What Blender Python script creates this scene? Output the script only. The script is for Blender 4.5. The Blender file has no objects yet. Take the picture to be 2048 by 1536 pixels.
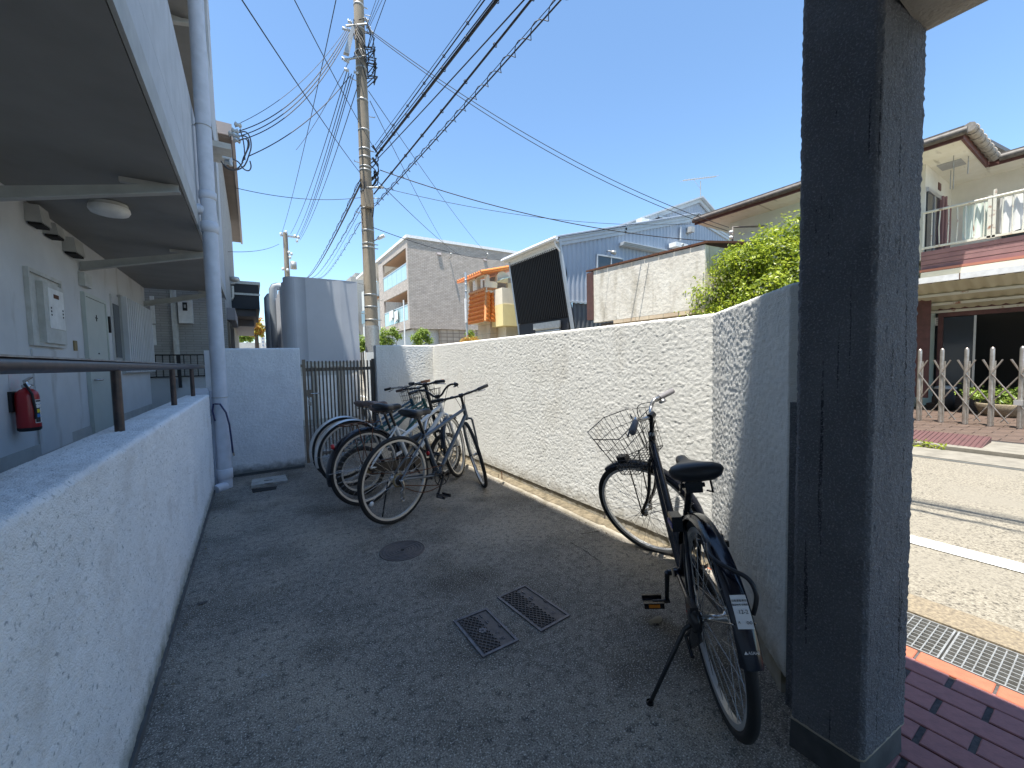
import bpy, math, random
import numpy as np
from mathutils import Vector, Matrix

random.seed(7)
SC = bpy.context.scene
COL = SC.collection
R = math.radians

# ---------------------------------------------------------------- camera
F, PITCH, ROLL, YAW, H = 810.0, math.atan(44.4 / 810), R(1.26), R(32.6), 1.25
fw = np.array([math.sin(YAW) * math.cos(PITCH), math.cos(YAW) * math.cos(PITCH), -math.sin(PITCH)])
r0 = np.array([math.cos(YAW), -math.sin(YAW), 0.0])
u0 = np.cross(r0, fw)
rt = math.cos(ROLL) * r0 - math.sin(ROLL) * u0
up = math.sin(ROLL) * r0 + math.cos(ROLL) * u0
cd = bpy.data.cameras.new('camera')
cam = bpy.data.objects.new('camera', cd)
COL.objects.link(cam)
cam.matrix_world = Matrix(((rt[0], up[0], -fw[0], 0), (rt[1], up[1], -fw[1], 0), (rt[2], up[2], -fw[2], H), (0, 0, 0, 1)))
cd.sensor_width = 36
cd.lens = F * 36 / 2048
cd.clip_start = 0.05
cd.clip_end = 3000
SC.camera = cam

# ---------------------------------------------------------------- sky, sun, exposure
SUNV = Vector((-0.225, -0.108, 1)).normalized()          # towards the sun
ELEV = math.asin(SUNV.z)
w = bpy.data.worlds.new('World')
SC.world = w
w.use_nodes = True
nt = w.node_tree
nt.nodes.clear()
sky = nt.nodes.new('ShaderNodeTexSky')
sky.sky_type = 'NISHITA'
sky.sun_disc = False
sky.sun_elevation = ELEV
sky.sun_rotation = math.atan2(SUNV.x, SUNV.y)
sky.altitude = 0
sky.air_density = 1.0
sky.dust_density = 0.15
sky.ozone_density = 3.0
bg = nt.nodes.new('ShaderNodeBackground')
bg.inputs['Strength'].default_value = 0.122
wo = nt.nodes.new('ShaderNodeOutputWorld')
tint = nt.nodes.new('ShaderNodeMix')
tint.data_type = 'RGBA'
tint.blend_type = 'MULTIPLY'
tint.inputs['Factor'].default_value = 1
tint.inputs[7].default_value = (0.88, 0.965, 0.965, 1)
nt.links.new(sky.outputs[0], tint.inputs[6])
nt.links.new(tint.outputs[2], bg.inputs[0])
nt.links.new(bg.outputs[0], wo.inputs[0])
sd = bpy.data.lights.new('sun', 'SUN')
sd.energy = 5.0
sd.angle = R(0.53)
sd.color = (1.0, 0.955, 0.88)
sun = bpy.data.objects.new('sun', sd)
COL.objects.link(sun)
sun.rotation_euler = SUNV.to_track_quat('Z', 'Y').to_euler()
vs = SC.view_settings
vs.view_transform = 'Standard'
vs.look = 'None'
vs.gamma = 1
vs.exposure = 1.25
vs.use_curve_mapping = False
try:
    SC.cycles.max_bounces = 10
    SC.cycles.diffuse_bounces = 8
except Exception:
    pass


# ---------------------------------------------------------------- measuring helpers (picture point -> place)
def ray(x, y):
    d = fw * F + rt * (x - 1024) - up * (y - 768)
    return d / np.linalg.norm(d)


def PA(x, y, ax, v):
    d = ray(x, y)
    t = (v - (0, 0, H)[ax]) / d[ax]
    return Vector((d[0] * t, d[1] * t, H + d[2] * t))


def PX(x, y, v): return PA(x, y, 0, v)
def PY(x, y, v): return PA(x, y, 1, v)
def PZ(x, y, v): return PA(x, y, 2, v)


def PL(x, y, a, b):
    """point on the upright plane through ground points a and b"""
    d = ray(x, y)
    n = (b[1] - a[1], a[0] - b[0])
    t = (n[0] * a[0] + n[1] * a[1]) / (n[0] * d[0] + n[1] * d[1])
    return Vector((d[0] * t, d[1] * t, H + d[2] * t))


# ---------------------------------------------------------------- materials
def nn(t, ty, **kw):
    n = t.nodes.new('ShaderNode' + ty)
    for k, v in kw.items():
        n.inputs[k].default_value = v
    return n


def mat(name, col, rough=0.7, metal=0.0, col2=None, scale=8.0, detail=6.0, bump=0.0, bscale=60.0, bdist=0.004,
        lo=0.35, hi=0.65, spec=0.5, alpha=None, stretch=None, extra=None):
    m = bpy.data.materials.new(name)
    m.use_nodes = True
    t = m.node_tree
    b = t.nodes['Principled BSDF']
    b.inputs['Base Color'].default_value = (*col, 1)
    b.inputs['Roughness'].default_value = rough
    b.inputs['Metallic'].default_value = metal
    b.inputs['Specular IOR Level'].default_value = spec
    tc = t.nodes.new('ShaderNodeTexCoord')
    src = tc.outputs['Object']
    if stretch:
        mp = t.nodes.new('ShaderNodeMapping')
        mp.inputs['Scale'].default_value = stretch
        t.links.new(src, mp.inputs[0])
        src = mp.outputs[0]
    last = None
    if col2 is not None:
        n = nn(t, 'TexNoise', Scale=scale, Detail=detail, Roughness=0.6)
        t.links.new(src, n.inputs['Vector'])
        r = t.nodes.new('ShaderNodeValToRGB')
        r.color_ramp.elements[0].position = lo
        r.color_ramp.elements[1].position = hi
        r.color_ramp.elements[0].color = (*col, 1)
        r.color_ramp.elements[1].color = (*col2, 1)
        t.links.new(n.outputs['Fac'], r.inputs[0])
        last = r.outputs[0]
        t.links.new(last, b.inputs['Base Color'])
    if bump:
        n = nn(t, 'TexNoise', Scale=bscale, Detail=5.0, Roughness=0.6)
        t.links.new(src, n.inputs['Vector'])
        bp = t.nodes.new('ShaderNodeBump')
        bp.inputs['Strength'].default_value = bump
        bp.inputs['Distance'].default_value = bdist
        t.links.new(n.outputs['Fac'], bp.inputs['Height'])
        t.links.new(bp.outputs[0], b.inputs['Normal'])
    if alpha is not None:
        b.inputs['Alpha'].default_value = alpha
    if extra:
        extra(m, t, b, src, last)
    return m


def overlay(t, b, src, last, col, scale, lo, hi, detail=4.0, base=None, ntype='TexNoise', axis=None):
    """lay a second colour over the first by a noise mask"""
    n = nn(t, ntype, Scale=scale)
    if ntype == 'TexNoise':
        n.inputs['Detail'].default_value = detail
    v = src
    if axis:
        mp = t.nodes.new('ShaderNodeMapping')
        mp.inputs['Scale'].default_value = axis
        t.links.new(src, mp.inputs[0])
        v = mp.outputs[0]
    t.links.new(v, n.inputs['Vector'])
    mr = nn(t, 'MapRange')
    mr.inputs['From Min'].default_value = lo
    mr.inputs['From Max'].default_value = hi
    t.links.new(n.outputs['Fac' if ntype == 'TexNoise' else 'Distance'], mr.inputs['Value'])
    mx = t.nodes.new('ShaderNodeMix')
    mx.data_type = 'RGBA'
    t.links.new(mr.outputs[0], mx.inputs['Factor'])
    if last is None:
        mx.inputs[6].default_value = b.inputs['Base Color'].default_value[:]
    else:
        t.links.new(last, mx.inputs[6])
    mx.inputs[7].default_value = (*col, 1)
    t.links.new(mx.outputs[2], b.inputs['Base Color'])
    return mx.outputs[2]


def zmask(t, b, src, last, col, z0, z1, nscale=6.0, amp=0.1, strength=1.0):
    """stain colour that fades out from height z0 (full) to z1 (none), with a ragged edge"""
    sx = t.nodes.new('ShaderNodeSeparateXYZ')
    t.links.new(src, sx.inputs[0])
    n = nn(t, 'TexNoise', Scale=nscale, Detail=5.0)
    t.links.new(src, n.inputs['Vector'])
    a = t.nodes.new('ShaderNodeMath'); a.operation = 'MULTIPLY_ADD'
    t.links.new(n.outputs['Fac'], a.inputs[0]); a.inputs[1].default_value = amp * 2
    t.links.new(sx.outputs['Z'], a.inputs[2])
    mr = nn(t, 'MapRange')
    mr.inputs['From Min'].default_value = z0 + amp
    mr.inputs['From Max'].default_value = z1 + amp
    mr.inputs['To Min'].default_value = strength
    mr.inputs['To Max'].default_value = 0
    t.links.new(a.outputs[0], mr.inputs['Value'])
    mx = t.nodes.new('ShaderNodeMix'); mx.data_type = 'RGBA'
    t.links.new(mr.outputs[0], mx.inputs['Factor'])
    if last is None:
        mx.inputs[6].default_value = b.inputs['Base Color'].default_value[:]
    else:
        t.links.new(last, mx.inputs[6])
    mx.inputs[7].default_value = (*col, 1)
    t.links.new(mx.outputs[2], b.inputs['Base Color'])
    return mx.outputs[2]


M = {}


def ex_boundary(m, t, b, src, last):
    l = overlay(t, b, src, last, (0.58, 0.56, 0.50), 1.3, 0.55, 0.8)
    l = overlay(t, b, src, l, (0.52, 0.50, 0.45), 4, 0.58, 0.95, detail=8, axis=(1.5, 1.5, .3))
    zmask(t, b, src, l, (0.27, 0.245, 0.19), 0.06, 0.2, 14, 0.1, 0.8)


M['stucco'] = mat('white_stucco', (0.735, 0.735, 0.70), 0.9, col2=(0.68, 0.68, 0.645), scale=3, bump=1.0, bscale=210, bdist=0.0045, spec=0.2, extra=ex_boundary)


def ex_lowwall(m, t, b, src, last):
    l = overlay(t, b, src, last, (0.36, 0.39, 0.41), 75, 0.60, 0.74, detail=4)
    l = overlay(t, b, src, l, (0.66, 0.65, 0.64), 4.5, 0.52, 0.8, detail=9)
    zmask(t, b, src, l, (0.16, 0.175, 0.14), 0.02, 0.13, 16, 0.07, 0.9)


M['stucco_low'] = mat('pale_grey_stucco', (0.86, 0.87, 0.88), 0.9, col2=(0.78, 0.795, 0.81), scale=4, bump=1.0, bscale=190, bdist=0.006, spec=0.2, extra=ex_lowwall)
M['stucco_gate'] = mat('gate_wall_stucco', (0.80, 0.815, 0.84), 0.9, col2=(0.72, 0.735, 0.76), scale=5, bump=1.0, bscale=170, bdist=0.007, spec=0.2,
                       extra=lambda m, t, b, s, l: zmask(t, b, s, l, (0.15, 0.16, 0.15), 0.04, 0.14, 12, 0.08, 0.9))
def ex_pil(m, t, b, src, last):
    l = overlay(t, b, src, last, (0.05, 0.052, 0.057), 7, 0.63, 0.68, detail=9, axis=(9, 9, 0.22))
    overlay(t, b, src, l, (0.34, 0.345, 0.37), 210, 0.53, 0.72, detail=4)


M['pillar'] = mat('dark_grey_pillar_coat', (0.15, 0.157, 0.172), 0.85, col2=(0.20, 0.208, 0.225), scale=5, bump=1.0, bscale=105, bdist=0.016, spec=0.25, extra=ex_pil)
M['plinth'] = mat('dark_smooth_plinth', (0.06, 0.064, 0.068), 0.85, col2=(0.1, 0.105, 0.108), scale=9, bump=0.2)


def ex_yard(m, t, b, src, last):
    l = overlay(t, b, src, last, (0.42, 0.37, 0.30), 0.9, 0.46, 0.66, detail=6)
    l = overlay(t, b, src, l, (0.075, 0.066, 0.052), 1.5, 0.53, 0.68, detail=12)
    l = overlay(t, b, src, l, (0.10, 0.093, 0.08), 2.6, 0.52, 0.80, detail=9)
    l = overlay(t, b, src, l, (0.085, 0.079, 0.07), 190, 0.46, 0.66, detail=6)
    l = overlay(t, b, src, l, (0.07, 0.066, 0.06), 34, 0.52, 0.72, detail=12)
    l = overlay(t, b, src, l, (0.60, 0.57, 0.51), 160, 0.55, 0.68, detail=6)
    l = overlay(t, b, src, l, (0.62, 0.60, 0.56), 34, 0.06, 0.03, ntype='TexVoronoi')
    l = overlay(t, b, src, l, (0.5, 0.48, 0.44), 90, 0.12, 0.05, ntype='TexVoronoi')


M['yard'] = mat('weathered_yard_concrete', (0.165, 0.153, 0.135), 0.88, col2=(0.28, 0.26, 0.228), scale=22, detail=12, lo=0.4, hi=0.6, bump=1.0, bscale=120, bdist=0.008, spec=0.35, extra=ex_yard)
M['lip'] = mat('mortar_lip', (0.42, 0.38, 0.31), 0.9, col2=(0.30, 0.265, 0.2), scale=12, bump=0.4, bscale=80)
M['base_band'] = mat('stained_base_band', (0.36, 0.34, 0.29), 0.9, col2=(0.19, 0.165, 0.11), scale=9, detail=9, bump=0.3)
M['asphalt'] = mat('worn_pale_asphalt', (0.15, 0.132, 0.10), 0.9, col2=(0.29, 0.262, 0.205), scale=90, lo=0.38, hi=0.62, bump=0.6, bscale=110, bdist=0.006,
                   extra=lambda m, t, b, s, l: overlay(t, b, s, overlay(t, b, s, l, (0.08, 0.07, 0.055), 55, 0.56, 0.66, detail=3), (0.21, 0.19, 0.15), 1.0, 0.5, 0.7))
M['line'] = mat('worn_white_line', (0.66, 0.66, 0.63), 0.7, extra=lambda m, t, b, s, l: overlay(t, b, s, l, (0.3, 0.28, 0.23), 45, 0.53, 0.60, detail=8), bump=0.3)
M['washed'] = mat('exposed_aggregate_concrete', (0.27, 0.22, 0.145), 0.9, col2=(0.13, 0.105, 0.075), scale=60, bump=0.7, bscale=70, bdist=0.006)
M['concrete'] = mat('pale_concrete', (0.36, 0.35, 0.32), 0.9, col2=(0.27, 0.26, 0.235), scale=9, bump=0.25, bscale=80)
M['concrete_dark'] = mat('dark_concrete', (0.07, 0.07, 0.065), 0.9, col2=(0.1, 0.1, 0.09), scale=9)
M['brick_purple'] = mat('purple_brown_paving_brick', (0.33, 0.145, 0.14), 0.75, col2=(0.25, 0.115, 0.115), scale=30, bump=0.3, bscale=120)
M['brick_orange'] = mat('orange_edging_brick', (0.40, 0.125, 0.068), 0.8, col2=(0.33, 0.10, 0.055), scale=25, bump=0.3, bscale=120)
M['mortar'] = mat('dark_mortar', (0.045, 0.043, 0.045), 0.95, col2=(0.09, 0.085, 0.085), scale=60, bump=0.3)
M['galv'] = mat('galvanised_steel', (0.5, 0.5, 0.48), 0.5, 0.65, col2=(0.36, 0.355, 0.33), scale=30, bump=0.1)
M['iron'] = mat('brown_cast_iron', (0.10, 0.088, 0.086), 0.62, 0.35, col2=(0.14, 0.125, 0.12), scale=40, bump=0.3, bscale=150)
M['iron_edge'] = mat('worn_cast_iron_rim', (0.17, 0.165, 0.185), 0.5, 0.4, col2=(0.1, 0.095, 0.1), scale=30, bump=0.2)
M['lid'] = mat('old_concrete_lid', (0.40, 0.40, 0.38), 0.9, col2=(0.26, 0.26, 0.25), scale=18, bump=0.4)
M['gap'] = mat('dark_gap', (0.012, 0.012, 0.012), 0.9)
M['pipe'] = mat('blue_grey_painted_pvc', (0.56, 0.59, 0.66), 0.5, col2=(0.49, 0.52, 0.58), scale=12, bump=0.08, bscale=200)
M['bwall'] = mat('grey_apartment_wall', (0.58, 0.59, 0.60), 0.85, col2=(0.52, 0.53, 0.54), scale=2.5, bump=0.4, bscale=160, bdist=0.002,
                 extra=lambda m, t, b, s, l: overlay(t, b, s, l, (0.22, 0.19, 0.14), 2.4, 0.6, 0.85, detail=6, axis=(1, 1.6, 0.5)))
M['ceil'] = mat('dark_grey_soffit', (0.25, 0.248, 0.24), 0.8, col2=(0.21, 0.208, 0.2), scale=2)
M['fascia'] = mat('pale_parapet_coat', (0.50, 0.52, 0.55), 0.85, col2=(0.43, 0.45, 0.475), scale=5, bump=0.5, bscale=140, bdist=0.003,
                  extra=lambda m, t, b, s, l: overlay(t, b, s, l, (0.3, 0.31, 0.32), 5, 0.62, 0.8, detail=6, axis=(1, 2, 0.4)))
M['beam'] = mat('grey_painted_beam', (0.42, 0.425, 0.41), 0.7, col2=(0.35, 0.35, 0.34), scale=6)
M['door'] = mat('pale_green_steel_door', (0.50, 0.53, 0.49), 0.5, col2=(0.46, 0.49, 0.455), scale=4)
M['white'] = mat('white_paint', (0.80, 0.80, 0.78), 0.55, col2=(0.66, 0.66, 0.64), scale=9)
M['offwhite'] = mat('grimy_white_paint', (0.55, 0.555, 0.53), 0.6, col2=(0.44, 0.44, 0.41), scale=10)
M['dark'] = mat('near_black', (0.012, 0.012, 0.014), 0.6)
M['black'] = mat('black_paint', (0.016, 0.016, 0.018), 0.25, spec=0.6)
M['glass'] = mat('dark_window_glass', (0.03, 0.035, 0.04), 0.08, spec=0.8)
M['rail'] = mat('weathered_brown_rail', (0.035, 0.031, 0.032), 0.4, 0.3, col2=(0.08, 0.055, 0.05), scale=25)
M['railtop'] = mat('pale_rail_top', (0.33, 0.34, 0.35), 0.35, 0.3, col2=(0.16, 0.14, 0.14), scale=30)  # top strip of the handrail, paler than the rail below
M['gatebrown'] = mat('bronze_painted_steel', (0.17, 0.135, 0.10), 0.5, 0.2, col2=(0.21, 0.165, 0.12), scale=20)
M['gatebar'] = mat('dark_bronze_bar', (0.10, 0.08, 0.062), 0.5, 0.2)
M['red'] = mat('fire_red_paint', (0.36, 0.012, 0.018), 0.3, spec=0.6)
M['rubber'] = mat('black_rubber', (0.016, 0.016, 0.017), 0.8, bump=0.3, bscale=180)
M['chrome'] = mat('dull_chrome', (0.55, 0.55, 0.55), 0.25, 0.95, col2=(0.4, 0.39, 0.37), scale=60)
M['alu'] = mat('brushed_aluminium', (0.62, 0.62, 0.61), 0.42, 0.75)
M['rust'] = mat('rusty_steel', (0.16, 0.06, 0.028), 0.85, 0.2, col2=(0.08, 0.04, 0.025), scale=60)
M['brass'] = mat('yellowed_sprocket', (0.27, 0.21, 0.11), 0.6, 0.4)
M['slate'] = mat('slate_grey_enamel', (0.10, 0.125, 0.155), 0.28, 0.3, spec=0.6)
M['bikewhite'] = mat('white_enamel', (0.72, 0.73, 0.72), 0.3, spec=0.6)
M['teal'] = mat('deep_teal_enamel', (0.012, 0.075, 0.13), 0.3, 0.2, spec=0.6)
M['green'] = mat('dark_green_enamel', (0.012, 0.085, 0.085), 0.3, 0.2, spec=0.6)
M['navy'] = mat('navy_black_enamel', (0.007, 0.009, 0.018), 0.18, 0.1, spec=0.7)
M['bbrown'] = mat('brown_vinyl', (0.20, 0.14, 0.115), 0.6, col2=(0.15, 0.105, 0.09), scale=40)
M['vinyl'] = mat('black_vinyl', (0.02, 0.02, 0.023), 0.42, bump=0.15, bscale=300)
M['gripgrey'] = mat('grey_rubber_grip', (0.16, 0.155, 0.165), 0.6)
M['tan'] = mat('tan_leather_grip', (0.5, 0.22, 0.10), 0.6)
M['reflred'] = mat('red_reflector', (0.55, 0.01, 0.012), 0.15, spec=0.8)
M['reflwhite'] = mat('clear_reflector', (0.7, 0.72, 0.75), 0.15, spec=0.8)
M['amber'] = mat('amber_reflector', (0.75, 0.24, 0.02), 0.2, spec=0.8)
M['wire'] = mat('black_cable_sheath', (0.02, 0.021, 0.024), 0.6)
M['wiregrey'] = mat('grey_cable_sheath', (0.10, 0.105, 0.12), 0.6)
M['poleconc'] = mat('spun_concrete_pole', (0.31, 0.262, 0.195), 0.9, col2=(0.22, 0.185, 0.14), scale=4, bump=0.3, stretch=(1, 1, 0.3))
M['porcelain'] = mat('white_porcelain', (0.6, 0.62, 0.62), 0.25)
M['tank'] = mat('grey_ribbed_cladding', (0.42, 0.445, 0.485), 0.6, col2=(0.38, 0.40, 0.44), scale=1.5, bump=0.05)
M['tankside'] = M['tank']
M['paper'] = mat('paper', (0.7, 0.68, 0.66), 0.7)
M['pink'] = mat('faded_pink_notice', (0.62, 0.50, 0.52), 0.7, col2=(0.55, 0.56, 0.56), scale=30)
M['hose'] = mat('blue_hose', (0.012, 0.022, 0.09), 0.35)
M['ink'] = mat('black_ink', (0.02, 0.02, 0.02), 0.6)
M['yellow'] = mat('yellow_print', (0.75, 0.6, 0.03), 0.5)
M['blueprint'] = mat('blue_print', (0.05, 0.2, 0.5), 0.5)


# ---------------------------------------------------------------- mesh building
class MB:
    def __init__(s, T=None):
        s.v, s.f, s.sm, s.T = [], [], [], T

    def add(s, vs_, fs, smooth=False):
        o = len(s.v)
        if s.T is not None:
            vs_ = [s.T(Vector(p)) for p in vs_]
        s.v += [tuple(p) for p in vs_]
        s.f += [tuple(i + o for i in f) for f in fs]
        s.sm += [smooth] * len(fs)
        return s

    def box(s, a, b):
        x0, y0, z0 = a
        x1, y1, z1 = b
        return s.hexa([(x0, y0, z0), (x1, y0, z0), (x1, y1, z0), (x0, y1, z0)], [(x0, y0, z1), (x1, y0, z1), (x1, y1, z1), (x0, y1, z1)])

    def hexa(s, lo, hi):
        n = len(lo)
        fs = [tuple(range(n))[::-1], tuple(range(n, 2 * n))]
        for i in range(n):
            j = (i + 1) % n
            fs.append((i, j, n + j, n + i))
        return s.add(list(lo) + list(hi), fs)

    def slab(s, pts, off):
        off = Vector(off)
        return s.hexa([Vector(p) for p in pts], [Vector(p) + off for p in pts])

    def tube(s, pts, r, n=8, caps=True, closed=False, smooth=True):
        pts = [Vector(p) for p in pts]
        m = len(pts)
        rr = r if isinstance(r, (list, tuple)) else [r] * m
        vs_, fs = [], []
        prev = None
        for i, p in enumerate(pts):
            if closed:
                d = pts[(i + 1) % m] - pts[i - 1]
            else:
                d = pts[min(i + 1, m - 1)] - pts[max(i - 1, 0)]
            if d.length < 1e-9:
                d = Vector((0, 0, 1))
            d.normalize()
            if prev is None:
                a = Vector((0, 0, 1)) if abs(d.z) < 0.9 else Vector((1, 0, 0))
                e = d.cross(a).normalized()
            else:
                e = (prev - d * prev.dot(d))
                e = e.normalized() if e.length > 1e-6 else d.orthogonal().normalized()
            prev = e
            g = d.cross(e)
            for k in range(n):
                t = 2 * math.pi * k / n
                vs_.append(p + (e * math.cos(t) + g * math.sin(t)) * rr[i])
        for i in range(m if closed else m - 1):
            for k in range(n):
                a, b2 = i * n + k, i * n + (k + 1) % n
                c, d2 = ((i + 1) % m) * n + (k + 1) % n, ((i + 1) % m) * n + k
                fs.append((a, b2, c, d2))
        s.add(vs_, fs, smooth)
        if caps and not closed:
            s.add([vs_[k] for k in range(n)], [tuple(range(n))[::-1]])
            s.add([vs_[(m - 1) * n + k] for k in range(n)], [tuple(range(n))])
        return s

    def cyl(s, a, b, r, n=16, r2=None):
        return s.tube([a, b], [r, r if r2 is None else r2], n)

    def torus(s, c, axis, Rr, r, n=48, k=8, a0=0.0, a1=None):
        c = Vector(c)
        axis = Vector(axis).normalized()
        e = axis.orthogonal().normalized()
        g = axis.cross(e)
        if a1 is None:
            return s.tube([c + (e * math.cos(t) + g * math.sin(t)) * Rr for t in [2 * math.pi * i / n for i in range(n)]], r, k, closed=True)
        return s.tube([c + (e * math.cos(t) + g * math.sin(t)) * Rr for t in [a0 + (a1 - a0) * i / n for i in range(n + 1)]], r, k)

    def lathe(s, prof, c=(0, 0, 0), n=20, axis='z'):
        vs_, fs = [], []
        for r, z in prof:
            for k in range(n):
                t = 2 * math.pi * k / n
                p = (r * math.cos(t), r * math.sin(t), z)
                if axis == 'y':
                    p = (p[0], z, p[1])
                if axis == 'x':
                    p = (z, p[0], p[1])
                vs_.append((c[0] + p[0], c[1] + p[1], c[2] + p[2]))
        for i in range(len(prof) - 1):
            for k in range(n):
                fs.append((i * n + k, i * n + (k + 1) % n, (i + 1) * n + (k + 1) % n, (i + 1) * n + k))
        return s.add(vs_, fs, True)

    def build(s, name, m, parent=None, base=None):
        me = bpy.data.meshes.new(name)
        me.from_pydata(s.v, [], s.f)
        if any(s.sm):
            me.polygons.foreach_set('use_smooth', s.sm)
        me.materials.append(M[m] if isinstance(m, str) else m)
        me.update()
        o = bpy.data.objects.new(name, me)
        COL.objects.link(o)
        if parent is not None:
            o.parent = parent
            if not parent.get('_local', 0):
                ro = parent
                off = Vector((0, 0, 0))
                while ro is not None:
                    off += ro.location
                    ro = ro.parent
                o.location = -off
            else:
                o['_local'] = 1
        return o


def fixn(o):
    import bmesh
    bm = bmesh.new(); bm.from_mesh(o.data)
    bmesh.ops.recalc_face_normals(bm, faces=bm.faces); bm.to_mesh(o.data); bm.free()
    return o


def tag(o, label, cat, group=None):
    o['label'] = label
    o['category'] = cat
    if group:
        o['group'] = group
    return o


def thing(name, label, cat, loc=(0, 0, 0), group=None, local=False):
    o = bpy.data.objects.new(name, None)
    o.empty_display_size = 0.1
    COL.objects.link(o)
    o.location = loc
    if local:
        o['_local'] = 1
    return tag(o, label, cat, group)


def struct(name, mb, m):
    o = mb.build(name, m)
    o['kind'] = 'structure'
    return o


def single(name, mb, m, label, cat, group=None):
    return tag(mb.build(name, m), label, cat, group)


def text_mesh(txt, size, mtx, m, parent, name='lettering', ext=0.0004):
    c = bpy.data.curves.new(name, 'FONT')
    c.body = txt
    c.size = size
    c.extrude = ext
    c.align_x = 'CENTER'
    c.align_y = 'CENTER'
    c.resolution_u = 2
    tmp = bpy.data.objects.new('tmp', c)
    COL.objects.link(tmp)
    dg = bpy.context.evaluated_depsgraph_get()
    me = bpy.data.meshes.new_from_object(tmp.evaluated_get(dg))
    bpy.data.objects.remove(tmp)
    me.materials.clear()
    me.materials.append(M[m])
    me.transform(mtx)
    o = bpy.data.objects.new(name, me)
    COL.objects.link(o)
    if parent is not None:
        o.parent = parent
        if not parent.get('_local', 0):
            off = Vector((0, 0, 0)); ro = parent
            while ro is not None:
                off += ro.location; ro = ro.parent
            o.location = -off
    return o


def frame_mtx(o, xdir, ydir):
    x = Vector(xdir).normalized(); y = Vector(ydir).normalized(); z = x.cross(y).normalized(); y = z.cross(x)
    return Matrix(((x.x, y.x, z.x, o[0]), (x.y, y.y, z.y, o[1]), (x.z, y.z, z.z, o[2]), (0, 0, 0, 1)))


# ---------------------------------------------------------------- rough-cast walls with real relief
RNG = np.random.RandomState(5)
LAT = RNG.rand(256, 256)


def vnoise(x, y):
    xi = np.floor(x).astype(int); yi = np.floor(y).astype(int)
    fx = x - xi; fy = y - yi
    fx = fx * fx * (3 - 2 * fx); fy = fy * fy * (3 - 2 * fy)
    g = lambda a, b: LAT[a & 255, b & 255]
    return (g(xi, yi) * (1 - fx) + g(xi + 1, yi) * fx) * (1 - fy) + (g(xi, yi + 1) * (1 - fx) + g(xi + 1, yi + 1) * fx) * fy


def relief(s, t):
    wx = vnoise(s * 30 + 7, t * 30) * 1.5
    wy = vnoise(s * 30, t * 30 + 31) * 1.5
    a = vnoise(s * 96 + wx, t * 128 + wy)
    b = vnoise(s * 45 + 11 + wx, t * 60 + wy)
    c = np.abs(vnoise(s * 74 + 5, t * 95 + 3) - 0.5) * 2
    return (a - 0.5) * 1.25 + (b - 0.5) * 0.22 + (c - 0.4) * 0.5


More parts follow.
